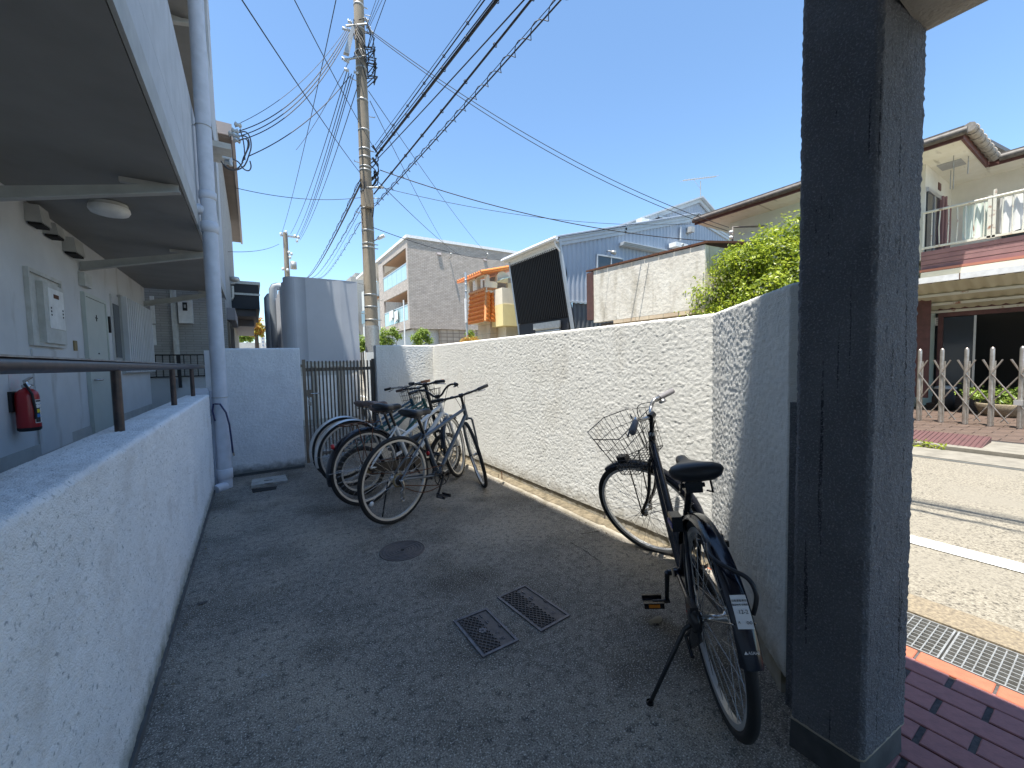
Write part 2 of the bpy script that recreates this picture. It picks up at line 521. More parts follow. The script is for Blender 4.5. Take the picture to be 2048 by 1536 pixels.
def sweep_wall(name, path, tops, z0, width, step, amp, m, parent=None, rad=0.014, zstep=None, wav=0.0):
    P = [np.array(p, float) for p in path]
    segs = [P[i + 1] - P[i] for i in range(len(P) - 1)]
    dirs = [s / np.linalg.norm(s) for s in segs]
    nor = [np.array([d[1], -d[0]]) for d in dirs]                       # front = right-hand side
    pos, off, dist, top = [], [], [], []
    acc = 0.0
    for i, s in enumerate(segs):
        L = np.linalg.norm(s)
        n = max(1, int(round(L / step)))
        mi0 = nor[i] if i == 0 else (nor[i] + nor[i - 1]) / (1 + nor[i] @ nor[i - 1])
        mi1 = nor[i] if i == len(segs) - 1 else (nor[i] + nor[i + 1]) / (1 + nor[i] @ nor[i + 1])
        for k in range(n + (1 if i == len(segs) - 1 else 0)):
            f = k / n
            pos.append(P[i] + s * f)
            off.append(mi0 * (1 - f) + mi1 * f)
            dist.append(acc + L * f)
            top.append(tops[i] * (1 - f) + tops[i + 1] * f)
        acc += L
    pos = np.array(pos); off = np.array(off); dist = np.array(dist); top = np.array(top)
    zs = zstep or step
    nz = int((max(tops) - z0) / zs)
    prof = []                                                           # (d back, zfrac or None, dz from top, nx, nz)
    for k in range(nz + 1):
        prof.append((0.0, k / nz, 0, 1, 0))
    for k in range(1, 5):
        a = k / 5 * math.pi / 2
        prof.append((rad * (1 - math.cos(a)), None, -rad * (1 - math.sin(a)), math.cos(a), math.sin(a)))
    nt_ = max(2, int((width - 2 * rad) / zs))
    for k in range(nt_ + 1):
        prof.append((rad + (width - 2 * rad) * k / nt_, None, 0, 0, 1))
    half = len(prof)
    back = [(width - d, zf, dz, -nx, nz_) for d, zf, dz, nx, nz_ in prof[:nz + 5]][::-1]
    prof = prof + back
    N = len(prof)
    V = np.zeros((len(pos), N, 3))
    tcoord = 0
    last = None
    for j, (d, zf, dz, nx, nzz) in enumerate(prof):
        z = (z0 + (top - rad - z0) * zf) if zf is not None else top + dz
        if j:
            tcoord += zs if zf is not None else 0.006 if abs(nx) > 0 and nzz > 0 else zs
        h = relief(dist, np.full_like(dist, tcoord)) * amp
        if wav:
            h = h + (vnoise(dist * 2.1, np.full_like(dist, tcoord * 2)) - 0.5) * wav
        if nx < 0:
            h *= 0.3
        q = pos - off * d
        n2 = off / np.maximum(np.linalg.norm(off, axis=1, keepdims=True), 1e-6)
        V[:, j, :2] = q + n2 * (h * nx)[:, None]
        V[:, j, 2] = z + h * nzz
    nS = len(pos)
    idx = np.arange(nS * N).reshape(nS, N)
    q = np.stack([idx[:-1, :-1], idx[1:, :-1], idx[1:, 1:], idx[:-1, 1:]], -1).reshape(-1, 4)
    caps = []
    for e, flip in ((0, False), (nS - 1, True)):
        for j in range(N // 2 - 1):
            a, b, c, d = idx[e, j], idx[e, j + 1], idx[e, N - 2 - j], idx[e, N - 1 - j]
            caps.append((d, c, b, a) if flip else (a, b, c, d))
    q = np.concatenate([q, np.array(caps)])
    me = bpy.data.meshes.new(name)
    me.vertices.add(nS * N)
    me.vertices.foreach_set('co', V.reshape(-1))
    me.loops.add(q.size)
    me.loops.foreach_set('vertex_index', q.reshape(-1).astype(np.int32))
    me.polygons.add(len(q))
    me.polygons.foreach_set('loop_start', np.arange(0, q.size, 4, dtype=np.int32))
    me.polygons.foreach_set('loop_total', np.full(len(q), 4, dtype=np.int32))
    me.polygons.foreach_set('use_smooth', np.ones(len(q), dtype=bool))
    me.update(calc_edges=True)
    me.materials.append(M[m])
    o = bpy.data.objects.new(name, me)
    COL.objects.link(o)
    if parent is not None:
        o.parent = parent
        o.location = -parent.location
    return o
M['eavegrey2'] = mat('tan_grey_strap', (0.33, 0.31, 0.26), 0.6)


# ================================================================ THE GROUND
g = MB(); g.box((-300, -300, -0.6), (500, 900, -0.4)); struct('ground', g, 'concrete')


def ground_prism(name, pts, z0, z1, m):
    q = MB(); q.hexa([(x, y, z0) for x, y in pts], [(x, y, z1) for x, y in pts])
    return struct(name, q, m)


yard = ground_prism('yard_floor', [(-0.45, -4), (1.52, -4), (1.52, 0.6), (1.62, 0.66), (2.24, 1.30), (2.24, 40), (-0.45, 40)], -0.5, 0, 'yard')
# mortar lip and stained band at the foot of the street wall
q = MB()
ys = np.linspace(5.5, 1.36, 120)
ring = []
for i, y in enumerate(ys):
    wv = 0.012 * (vnoise(np.array([y * 5.0]), np.array([1.0]))[0] - 0.5) + 0.01 * (vnoise(np.array([y * 17.0]), np.array([4.0]))[0] - 0.5)
    if abs(y - 2.13) < 0.03:
        wv += 0.02
    ring.append([(2.098 + wv, y, -0.01), (2.112 + wv, y, 0.012), (2.13 + wv, y, 0.022), (2.20, y, 0.030), (2.24, y, 0.030)])
for a, b in zip(ring, ring[1:]):
    for j in range(2):
        q.add([a[j], a[j + 1], b[j + 1], b[j]], [(0, 1, 2, 3)], True)
    q2 = globals().setdefault('lip_back', MB())
    for j in (2, 3):
        q2.add([a[j], a[j + 1], b[j + 1], b[j]], [(0, 1, 2, 3)], True)
struct('mortar_lip', q, 'lip')
M['dirt'] = mat('packed_wall_foot_dirt', (0.20, 0.165, 0.11), 0.95, col2=(0.085, 0.07, 0.045), scale=22, detail=9, bump=.7, bscale=90, bdist=.008)
struct('wall_foot_dirt', lip_back, 'dirt')
q = MB()
base_path = [(2.228, 5.56), (2.228, 1.333), (1.60, 0.69)]
for (ax, ay), (bx, by) in zip(base_path, base_path[1:]):
    dx, dy = bx - ax, by - ay
    L = math.hypot(dx, dy); nx, ny = dy / L, -dx / L
    q.hexa([(ax, ay, -0.1), (bx, by, -0.1), (bx - nx * .1, by - ny * .1, -0.1), (ax - nx * .1, ay - ny * .1, -0.1)],
           [(ax, ay, 0.10), (bx, by, 0.10), (bx - nx * .1, by - ny * .1, 0.10), (ax - nx * .1, ay - ny * .1, 0.10)])
bandmb = q

# cracks in the yard floor: thin recessed lines
def crack(pts, wid, name='floor_crack'):
    q = MB()
    rnd = random.Random(int(pts[0][0] * 1000))
    P = []
    for (ax, ay), (bx, by) in zip(pts, pts[1:]):
        n = max(3, int(math.hypot(bx - ax, by - ay) / 0.02))
        for i in range(n):
            f = i / n
            P.append((ax + (bx - ax) * f + rnd.uniform(-.006, .006), ay + (by - ay) * f + rnd.uniform(-.006, .006)))
    for i in range(len(P) - 1):
        a, b = Vector(P[i]), Vector(P[i + 1]); d = (b - a).normalized(); n_ = Vector((-d.y, d.x)) * wid * (0.5 + rnd.random())
        q.add([(a.x - n_.x, a.y - n_.y, .003), (b.x - n_.x, b.y - n_.y, .003), (b.x + n_.x, b.y + n_.y, .003), (a.x + n_.x, a.y + n_.y, .003)], [(0, 1, 2, 3)])
    o = q.build(name, 'gap'); o['kind'] = 'structure'


c1 = [PZ(x, y, 0) for x, y in ((1198, 1063), (1175, 1067), (1155, 1068))]
crack([(p.x, p.y) for p in c1], 0.003)
c1 = [PZ(x, y, 0) for x, y in ((1140, 1085), (1165, 1098), (1190, 1117), (1205, 1130))]
crack([(p.x, p.y) for p in c1], 0.002)

# pavement of long bricks outside the wall
ground_prism('pavement_base', [(1.53, -4), (2.30, -4), (2.30, 30), (2.26, 30), (2.26, 1.30), (1.64, 0.66), (1.53, 0.6)], -0.5, -0.007, 'mortar')


def brick_mesh(lx, ly, lz, m, name, bev=0.003):
    import bmesh
    bm = bmesh.new()
    bmesh.ops.create_cube(bm, size=1)
    for v in bm.verts:
        v.co = (v.co.x * lx, v.co.y * ly, v.co.z * lz - lz / 2)
    bmesh.ops.bevel(bm, geom=[e for e in bm.edges if e.verts[0].co.z > -lz * .5 and e.verts[1].co.z > -lz * .5], offset=bev, segments=1, affect='EDGES')
    me = bpy.data.meshes.new(name)
    bm.to_mesh(me); bm.free()
    me.materials.append(M[m])
    return me


pave = bpy.data.objects.new('pavement', None); COL.objects.link(pave); pave['kind'] = 'structure'
bm_p = brick_mesh(0.092, 0.196, 0.03, 'brick_purple', 'brick')
bm_o = brick_mesh(0.082, 0.205, 0.03, 'brick_orange', 'brick')


def put(me, name, loc, parent, rot=0, sc=None):
    o = bpy.data.objects.new(name, me); COL.objects.link(o)
    o.location = loc; o.rotation_euler[2] = rot
    if sc: o.scale = sc
    o.parent = parent
    return o


yb = 0.362
for r in range(8):
    xc = 2.183 - r * 0.0985
    for k in range(-4, 6):
        y = yb + 0.103 + k * 0.213 + (0 if r % 2 == 0 else -0.107) - 0.0
        inner = max(1.54, 1.60 + (y - 0.62) * 0.95) if y > 0.6 else 1.54
        if xc - 0.05 < inner: continue
        put(bm_p, 'brick', (xc, y, random.uniform(-.0012, .0012)), pave, random.uniform(-.004, .004))
for k in range(-4, 30):
    put(bm_o, 'brick', (2.262 - 0.003, 0.3625 + k * 0.2135, random.uniform(0.0, .002)), pave)

# drain channel and its steel gratings
q = MB()
q.box((2.302, -4, -0.5), (2.60, 30, -0.2))
q.box((2.302, -4, -0.2), (2.312, 30, -0.03))
q.box((2.612, -4, -0.5), (2.63, 30, -0.01))
struct('drain_channel', q, 'concrete_dark')


def grating(y0, y1, label):
    t = thing('drain_grating', label, 'drain grating', (2.30, y0, 0), 'steel gratings over the roadside drain')
    x0, x1 = 2.306, 2.606
    q = MB()
    for x in (x0, x1 - 0.006):
        q.box((x, y0, -0.028), (x + 0.006, y1, 0.002))
    for y in (y0, y1 - 0.006):
        q.box((x0 + .006, y, -0.028), (x1 - .006, y + 0.006, 0.001))
    q.build('frame', 'galv', t)
    n = 9
    for i in range(1, n):
        b = MB(); x = x0 + (x1 - x0) * i / n
        b.box((x - .002, y0 + .006, -0.026), (x + .002, y1 - .006, -0.0005)); b.build('bar', 'galv', t)
    m_ = int((y1 - y0) / 0.0265)
    for i in range(1, m_):
        b = MB(); y = y0 + (y1 - y0) * i / m_
        b.tube([(x0 + .006, y, -0.0035), (x1 - .006, y, -0.0035)], 0.0028, 5, caps=False); b.build('cross_bar', 'galv', t)
    return t


grating(0.415, 0.94, 'steel grating over the drain, the piece reaching behind the dark pillar')
grating(-0.12, 0.408, 'steel grating over the drain at the right picture edge by the purple bricks')

# debris lying in the drain
rnd = random.Random(3)
q = MB()
for i in range(260):
    x, y, z = rnd.uniform(2.33, 2.58), rnd.uniform(-.1, .9), -0.196
    r_ = rnd.uniform(.006, .02)
    q.add([(x + rnd.uniform(-r_, r_), y + rnd.uniform(-r_, r_), z + rnd.uniform(0, .03)) for _ in range(4)], [(0, 1, 2), (0, 2, 3), (0, 3, 1), (1, 2, 3)])
o = q.build('litter_in_drain', 'base_band'); o['kind'] = 'stuff'

ground_prism('gutter_strip', [(2.63, -20), (2.825, -20), (2.825, 200), (2.63, 200)], -0.5, 0.0, 'washed')
ground_prism('road', [(2.825, -60), (6.72, -60), (6.72, 300), (2.825, 300)], -0.5, -0.006, 'asphalt')
q = MB(); q.add([(3.60, -40, .0), (3.765, -40, .0), (3.765, 200, .0), (3.60, 200, .0)], [(0, 1, 2, 3)])
struct('road_marking', q, 'line')
M['farconc'] = mat('dusty_kerb_concrete', (0.24, 0.22, 0.18), 0.9, col2=(0.17, 0.155, 0.125), scale=7, bump=.4, bscale=60)
ground_prism('far_gutter', [(6.72, -20), (6.80, -20), (6.80, 200), (6.72, 200)], -0.5, -0.002, 'concrete_dark')
ground_prism('far_gutter_strip', [(6.80, -20), (7.40, -20), (7.40, 200), (6.80, 200)], -0.5, 0.004, 'farconc')
ground_prism('far_kerb', [(7.42, -20), (7.58, -20), (7.58, 200), (7.42, 200)], -0.5, 0.05, 'farconc')
ground_prism('far_pavement', [(7.58, -20), (8.3, -20), (8.3, 200), (7.58, 200)], -0.5, 0.045, 'farconc')
ground_prism('far_lot_ground', [(8.3, -20), (60, -20), (60, 200), (8.3, 200)], -0.5, 0.02, 'farconc')

# small stones and chips on the yard floor
q = MB(); rnd = random.Random(9)
for i in range(340):
    x, y = rnd.uniform(-.25, 2.0), rnd.uniform(.45, 4.5)
    if x > 1.35 and y < 1.2: continue
    s = rnd.choice((.002, .0025, .003, .004, .0065 if rnd.random() < .3 else .003))
    p = [(x + s * rnd.uniform(.6, 1) * math.cos(a), y + s * rnd.uniform(.6, 1) * math.sin(a)) for a in (0, 1.3, 2.5, 3.7, 5)]
    q.hexa([(a, b, -0.001) for a, b in p], [(x + (a - x) * .6, y + (b - y) * .6, s * .8) for a, b in p])
o = q.build('grit', 'concrete'); o['kind'] = 'stuff'

# ---------------------------------------------------------------- iron covers in the yard
def plate(corners, label, mirror=False):
    P = [PZ(x, y, 0) for x, y in corners]      # far-left, far-right, near-right, near-left
    c = sum(P, Vector()) / 4
    ux = (P[1] - P[0] + P[2] - P[3]).normalized(); lx = ((P[1] - P[0]).length + (P[2] - P[3]).length) / 2
    uy = Vector((-ux.y, ux.x, 0)); ly = ((P[0] - P[3]).length + (P[1] - P[2]).length) / 2
    t = thing('meter_cover', label, 'metal cover', c, 'pair of patterned meter covers')
    T = lambda p: c + ux * p[0] + uy * p[1] + Vector((0, 0, p[2]))
    hx, hy = lx / 2, ly / 2
    q = MB(T)
    for a, b in (((-hx, -hy), (hx, -hy + .012)), ((-hx, hy - .012), (hx, hy)), ((-hx, -hy + .012), (-hx + .012, hy - .012)), ((hx - .012, -hy + .012), (hx, hy - .012))):
        q.box((a[0], a[1], -.01), (b[0], b[1], .0065))
    q.build('rim', 'iron_edge', t)
    ix, iy = hx - .015, hy - .015
    q = MB(T); q.box((-ix, -iy, -.01), (ix, iy, .002)); lid = q.build('lid', 'iron', t)
    q = MB(T)                                  # crossing ribs over most of the lid
    x1 = ix - .062
    def clip(x0_, y0_, dx, dy):
        lo, hi = -9, 9
        for p0, d, a, b in ((x0_, dx, -ix + .004, x1), (y0_, dy, -iy + .004, iy - .004)):
            t0, t1 = sorted(((a - p0) / d, (b - p0) / d)); lo, hi = max(lo, t0), min(hi, t1)
        return lo, hi
    for sgn in (1, -1):
        for k in range(-22, 23):
            lo, hi = clip(k * .022, 0, .6, .8 * sgn)
            if hi - lo < .006: continue
            a = Vector((k * .022 + .6 * lo, .8 * sgn * lo, 0)); b = Vector((k * .022 + .6 * hi, .8 * sgn * hi, 0))
            d = (b - a).normalized(); n_ = Vector((-d.y, d.x, 0)) * .0014
            z1 = .0075 + (0.0002 if sgn > 0 else 0)
            q.hexa([a - n_ + Vector((0, 0, .001)), b - n_ + Vector((0, 0, .001)), b + n_ + Vector((0, 0, .001)), a + n_ + Vector((0, 0, .001))],
                   [a - n_ + Vector((0, 0, z1)), b - n_ + Vector((0, 0, z1)), b + n_ + Vector((0, 0, z1)), a + n_ + Vector((0, 0, z1))])
    q.build('rib_pattern', 'iron', t)
    q = MB(T); cx, cy = -.012, 0.0             # flower-like six armed emblem
    for k in range(6):
        a = k * math.pi / 3
        d = Vector((math.cos(a), math.sin(a), 0)); n_ = Vector((-d.y, d.x, 0))
        o_ = Vector((cx, cy, .0062))
        pts = [o_ + n_ * .003, o_ - n_ * .003, o_ + d * .017 - n_ * .0065, o_ + d * .021, o_ + d * .017 + n_ * .0065]
        q.slab([pts[0], pts[1], pts[2], pts[3], pts[4]], (0, 0, .0035))
    q.build('emblem', 'iron_edge' if not mirror else 'iron', t)
    q = MB(T)
    for yy in (.25, .62):
        q.box((x1 + .018, hy * (yy) - .012 + .01, .001), (x1 + .022, hy * yy + .028, .006))
    q.box((x1 + .055, -.02, .001), (x1 + .06, .0, .008))
    q.build('grip_slot', 'iron_edge', t)
    for ch, px_, py_ in (('水', .030, -.045), ('道', .030, -.088), ('止', .030, .055)):
        text_mesh(ch, .026, frame_mtx(T(Vector((x1 + .027, py_ if not mirror else py_ * 1.2, .0028))), uy, -ux), 'iron_edge', t, ext=.0008)
    return t


plate(((905, 1243), (973, 1219), (1038, 1280), (968, 1318)), 'near-left patterned iron cover with a pale raised flower mark')
plate(((997, 1194), (1052, 1171), (1139, 1232), (1079, 1268)), 'far-right patterned iron cover with a dull brown flower mark', True)

c = PZ(805, 1101, 0)
t = thing('round_cover', 'small round iron cover set in the dark yard concrete', 'manhole cover', c)
q = MB(); q.lathe([(.148, -.01), (.148, .004), (.140, .0045), (.140, .002)], c, 48); q.build('rim', 'iron', t)
q = MB(); q.lathe([(.0, .002), (.139, .002)], c, 48)
for rr in (.125, .105, .085, .065, .045, .028):
    q.lathe([(rr - .004, .002), (rr - .003, .0042), (rr + .003, .0042), (rr + .004, .002)], c, 40)
q.build('lid', 'iron', t)
q = MB(); q.lathe([(.0, .0046), (.012, .0046)], c, 16); q.build('keyhole', 'gap', t)

P = [PZ(*p, 0.0) for p in ((505, 964), (571, 954), (576, 966), (502, 977))]
t = thing('floor_drain', 'slotted concrete drain lid lying slightly open beside the downpipe', 'drain lid', P[3])
q = MB(); q.hexa([p + Vector((0, 0, .002)) for p in P], [p + Vector((0, 0, .03)) for p in P]); fixn(q.build('slab', 'lid', t))
for a, b in (((528, 962), (545, 960)), ((529, 968), (546, 966))):
    A, B = PZ(*a, .03), PZ(*b, .03)
    q = MB(); d = Vector((0, .016, 0)); q.slab([A, B, B + d, A + d], (0, 0, .002)); q.build('slot', 'gap', t)
P = [PZ(*p, 0.0) for p in ((503, 979), (554, 973), (552, 979), (506, 986))]
q = MB(); q.slab([p + Vector((0, 0, .001)) for p in P], (0, 0, .004)); q.build('opening', 'gap', t)

# white scuffs of old paint on the floor
for x, y, w_, h_ in ((531, 1351, .05, .018), (568, 1281, .075, .012), (592, 1462, .022, .016), (640, 1225, .02, .01)):
    p = PZ(x, y, 0); q = MB(); rr = random.Random(x)
    for k in range(16):
        cx_, cy_ = p.x + rr.gauss(0, w_ * .33), p.y + rr.gauss(0, h_ * .5); s = rr.uniform(.002, .006)
        q.add([(cx_ + s * rr.uniform(.5, 1.4) * math.cos(a), cy_ + s * rr.uniform(.4, 1) * math.sin(a), .003 + k * .00005) for a in (0, 1.2, 2.4, 3.7, 5.1)], [(0, 1, 2, 3, 4)])
    o = q.build('paint_scuff', 'lid'); o['kind'] = 'structure'
# dry leaf bits and grit gathered along the foot of the street wall and the low wall
q = MB(); rr = random.Random(21)
for k in range(150):
    if k % 3: x, y = 2.12 - abs(rr.gauss(0, .06)), rr.uniform(1.5, 5.2)
    else: x, y = -.36 + abs(rr.gauss(0, .035)), rr.uniform(.8, 5)
    s = rr.uniform(.004, .012); a0 = rr.uniform(0, 6)
    q.add([(x + s * math.cos(a0 + a) * (1 if i % 2 else .5), y + s * math.sin(a0 + a) * (1 if i % 2 else .5), .004 + rr.uniform(0, .006)) for i, a in enumerate((0, 1.5, 3.1, 4.6))], [(0, 1, 2, 3)])
o = q.build('leaf_litter', 'dirt'); o['kind'] = 'stuff'
# leaves fallen on the floor
for i, (x, y, lab) in enumerate(((405, 1208, 'small dark curled leaf on the yard floor near the low wall'), (1312, 1243, 'dark flattened leaf lump on the floor under the pedal'))):
    p = PZ(x, y, 0); q = MB(); s = .022 if i == 0 else .045
    n = 12
    ringp = [(p.x + s * math.cos(a) * (1 + .2 * math.sin(3 * a)), p.y + s * .45 * math.sin(a), .004 + .006 * math.sin(2 * a) ** 2) for a in [2 * math.pi * k / n for k in range(n)]]
    q.add(ringp + [(p.x, p.y, .012)], [(k, (k + 1) % n, n) for k in range(n)], True)
    single('fallen_leaf', q, 'base_band' if i else 'mortar', lab, 'leaf')
p = PZ(1211, 1045, 0)
q = MB(); q.slab([(p.x, p.y, .0), (p.x + .02, p.y - .012, .0), (p.x + .027, p.y - .02, .05), (p.x + .02, p.y - .016, .075), (p.x - .004, p.y - .004, .07), (p.x - .012, p.y + .004, .03)], (.006, .012, 0))
single('stone_chip', q, 'iron', 'dark flat chip leaning on the mortar lip by the front wheel', 'stone')
# thin steel stakes by the wall foot
for x, y, h, lab in ((1004, 962, .10, 'thicker rusty stake standing by the foot of the white wall'), (997, 960, .07, 'thin wire stake beside the thicker rusty stake')):
    p = PZ(x, y, 0); q = MB(); q.tube([p + Vector((0, 0, -.02)), p + Vector((0, 0, h))], [.007 if h > .08 else .003, .004 if h > .08 else .002], 6); single('steel_stake', q, 'rust', lab, 'stake')

# ================================================================ WALLS OF THE YARD
wall = thing('boundary_wall', 'white rough-cast wall between bicycle yard and street, rising towards the pillar', 'wall', (2.22, 3.5, 0))
sweep_wall('rough_cast', [(1.408, 5.58), (2.22, 5.58), (2.22, 1.335), (1.572, 0.668), (1.572, 0.56)], [1.512, 1.515, 1.50, 1.50, 1.50], 0.088, 0.12, 0.0072, 0.0031, 'stucco', wall, rad=.016)
bandmb.build('base_band', 'base_band', wall)
q = MB(); q.box((1.415, 5.60, -.1), (2.2, 5.68, .2)); q.build('footing', 'base_band', wall)
q = MB(); p = PZ(1572, 1100, .5)
q.box((1.555, .575, -.01), (1.60, .655, 1.09)); q.build('thickening', 'pillar', wall)

lw = thing('ramp_parapet', 'low pale grey rough-cast wall along the raised walkway', 'wall', (-.38, 2, 0))
sweep_wall('rough_cast', [(-.38, .35), (-.38, 5.12)], [.99, .99], .03, .2, .0085, .0042, 'stucco_low', lw, rad=.02, wav=.004)
q = MB(); q.box((-.575, -3.9, 0), (-.384, .346, .985)); q.build('near_stretch', 'stucco_low', lw)
q = MB(); q.box((-.55, -3.9, -.2), (-.372, 5.12, .03)); q.build('footing', 'plinth', lw)
q = MB(); q.box((-.50, 5.13, 0), (-.385, 5.20, 1.05)); q.tube([(-.37, 5.165, .03), (-.37, 5.165, 1.02)], .018, 8); q.build('end_trim', 'pipe', lw)

gw = thing('gate_wall', 'grey rough-cast wall left of the slatted gate, behind the downpipe', 'wall', (0, 5.6, 0))
sweep_wall('rough_cast', [(-.375, 5.58), (.497, 5.58)], [1.468, 1.478], .03, .13, .009, .0042, 'stucco_gate', gw, rad=.02, wav=.006)
q = MB(); q.box((-.40, 5.565, -.1), (.49, 5.69, .03)); q.build('footing', 'plinth', gw)
q = MB(); q.box((-.44, 5.60, 0), (-.376, 5.70, 1.45)); q.build('end_post', 'stucco_gate', gw)

# ---------------------------------------------------------------- pillar and canopy over the entrance
pl = thing('entrance_pillar', 'dark grey rough-cast pillar carrying the entrance canopy', 'pillar', (1.52, .48, 0))
q = MB()
sweep_wall('shaft', [(1.402, .572), (1.39, .560), (1.39, .400), (1.402, .388), (1.655, .366), (1.668, .376), (1.668, .56)], [2.6] * 7, .105, .06, .0058, .0036, 'pillar', pl, rad=.004, zstep=.0075)
q.box((1.42, .415, .0), (1.63, .56, 2.6)); q.build('core', 'pillar', pl)
q = MB(); q.hexa([(1.394, .394, -.01), (1.662, .371, -.01), (1.662, .575, -.01), (1.394, .575, -.01)], [(1.397, .397, .10), (1.660, .374, .10), (1.660, .572, .10), (1.397, .572, .10)]); q.build('plinth', 'plinth', pl)
q = MB(); q.tube([(1.393, .57, .101), (1.393, .40, .101), (1.403, .391, .101), (1.655, .369, .101), (1.665, .378, .101)], .0045, 6); q.build('mortar_bead', 'lip', pl)
cn = thing('entrance_canopy', 'rough-cast beam and slab overhead at the top of the pillar', 'canopy', (1.52, 0, 2.2))
q = MB(); q.box((1.385, -1.9, 2.165), (1.664, .375, 2.45))
q.build('beam', mat('bounce_tinted_beam_coat', (0.34, 0.32, 0.28), 0.9, col2=(0.26, 0.245, 0.215), scale=6, bump=1.0, bscale=90, bdist=.006), cn)  # sandy tone stands in for light bounced up from the road
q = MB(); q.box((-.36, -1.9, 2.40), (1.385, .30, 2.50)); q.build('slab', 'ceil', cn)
q = MB(); q.box((-3, -4.2, 0), (1.664, -4.0, 2.66)); q.build('back_wall', 'bwall', cn)

# ================================================================ APARTMENT BUILDING ON THE LEFT
XW = -1.505
ap = thing('apartment_building', 'grey apartment building with open walkways and steel brackets', 'building', (-3, 3, 0))
q = MB()
q.box((-9, -9, 0), (XW, 9.35, 10.85)); q.build('wall', 'bwall', ap)
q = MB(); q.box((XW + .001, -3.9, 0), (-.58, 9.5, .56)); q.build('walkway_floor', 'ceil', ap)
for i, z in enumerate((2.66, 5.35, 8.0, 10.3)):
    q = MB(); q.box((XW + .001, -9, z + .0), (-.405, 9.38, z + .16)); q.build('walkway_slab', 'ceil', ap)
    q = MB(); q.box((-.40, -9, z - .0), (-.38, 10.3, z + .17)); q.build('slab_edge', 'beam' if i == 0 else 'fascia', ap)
    top = z + 1.22 if i < 3 else 10.85
    q = MB(); q.box((-.50, -9, z + .175), (-.382, 10.3, z + .40)); q.box((-.50, -9, z + .408), (-.383, 10.3, top)); q.build('parapet', 'fascia', ap)
    for y in (1.75, 4.05, 6.2, 9.25):
        q = MB()
        dw, de = .30, .07
        q.hexa([(XW + .002, y, z - .325), (-.41, y, z - .055), (-.41, y + .012, z - .055), (XW + .002, y + .012, z - .325)], [(XW + .002, y, z - .235), (-.41, y, z + .01), (-.41, y + .012, z + .01), (XW + .002, y + .012, z - .235)])
        q.box((-.75, y + .013, z - .035), (-.42, y + .05, z))
        q.hexa([(XW + .002, y - .05, z - .337), (-.40, y - .05, z - .067), (-.40, y + .012, z - .067), (XW + .002, y + .012, z - .337)],
               [(XW + .002, y - .05, z - .326), (-.40, y - .05, z - .056), (-.40, y + .012, z - .056), (XW + .002, y + .012, z - .326)])
        q.build('bracket_beam', 'beam', ap)
q = MB(); q.box((-.52, 9.5, 2.7), (-.385, 10.3, 10.84)); q.build('end_wall', 'fascia', ap)
q = MB(); q.box((-9, -9, 10.851), (-.36, 10.3, 11.0)); q.build('roof', 'ceil', ap)


def wbox(a, b, d0, d1):
    """box on the walkway wall between two picture points"""
    A, B = PX(*a, XW), PX(*b, XW)
    y0, y1 = sorted((A.y, B.y)); z0, z1 = sorted((A.z, B.z))
    return (XW + d0, y0, z0), (XW + d1, y1, z1)


# meter cabinet in its frame
A, B = PX(45, 545, XW), PX(126, 702, XW)
y0, y1, z0, z1 = A.y + .0, B.y, 1.47, 2.10
q = MB()
for a, b in (((y0, z1 - .03), (y1, z1)), ((y0, z0), (y1, z0 + .03)), ((y0, z0 + .03), (y0 + .03, z1 - .03)), ((y1 - .03, z0 + .03), (y1, z1 - .03))):
    q.box((XW + .001, a[0], a[1]), (XW + .03, b[0], b[1]))
mf = q.build('meter_niche', 'offwhite', ap)
q = MB(); q.box((XW + .001, y0 + .03, z0 + .03), (XW + .008, y1 - .03, z1 - .03)); q.build('back_panel', 'offwhite', mf)
ym = (y0 + y1) / 2
q = MB(); q.box((XW + .009, y0 + .19, z0 + .03), (XW + .05, y1 - .06, z1 - .08)); q.build('cabinet', 'offwhite', mf)
q = MB(); q.box((XW + .0505, y0 + .26, z0 + .16), (XW + .058, y1 - .10, z1 - .12)); q.build('cover', 'white', mf)
q = MB(); q.box((XW + .0585, ym + .02, z1 - .20), (XW + .061, ym + .13, z1 - .165)); q.build('meter_window', 'rust', mf)
for k in range(3):
    for yy in (y0 + .29, y1 - .15):
        q = MB(); q.box((XW + .0585, yy, 1.80 - k * .03), (XW + .06, yy + .02, 1.815 - k * .03)); q.build('vent_slot', 'gap', mf)
# ground to ceiling duct below the cabinet
q = MB(); q.box((XW + .001, y0 + .02, .57), (XW + .012, y1 + .02, 1.44)); q.build('access_panel', 'bwall', ap)
# steel door
A = PX(160, 590, XW); B = PX(202, 598, XW)
dy0, dy1 = A.y, A.y + .78
q = MB()
for a, b in (((dy0, 2.06), (dy1, 2.10)), ((dy0, .56), (dy0 + .035, 2.06)), ((dy1 - .035, .56), (dy1, 2.06))):
    q.box((XW + .001, a[0], a[1]), (XW + .035, b[0], b[1]))
dr = q.build('door', 'door', ap)
q = MB(); q.box((XW + .002, dy0 + .036, .57), (XW + .022, dy1 - .036, 2.058)); q.build('door_leaf', 'door', dr)
q = MB(); q.tube([(XW + .03, dy0 + .12, 1.15), (XW + .07, dy0 + .12, 1.15), (XW + .07, dy0 + .24, 1.15)], .011, 8); q.build('handle', 'chrome', dr)
q = MB(); q.box((XW + .023, dy0 + .35, 1.85), (XW + .028, dy0 + .42, 1.86)); q.box((XW + .023, dy0 + .38, 1.82), (XW + .028, dy0 + .39, 1.89)); q.cyl((XW + .022, dy0 + .38, 1.45), (XW + .03, dy0 + .38, 1.45), .008, 8); q.build('fitting', 'dark', dr)
q = MB(); q.box((XW + .001, dy0 - .02, 2.16), (XW + .05, dy0 + .22, 2.30)); q.build('door_lamp', 'offwhite', ap)
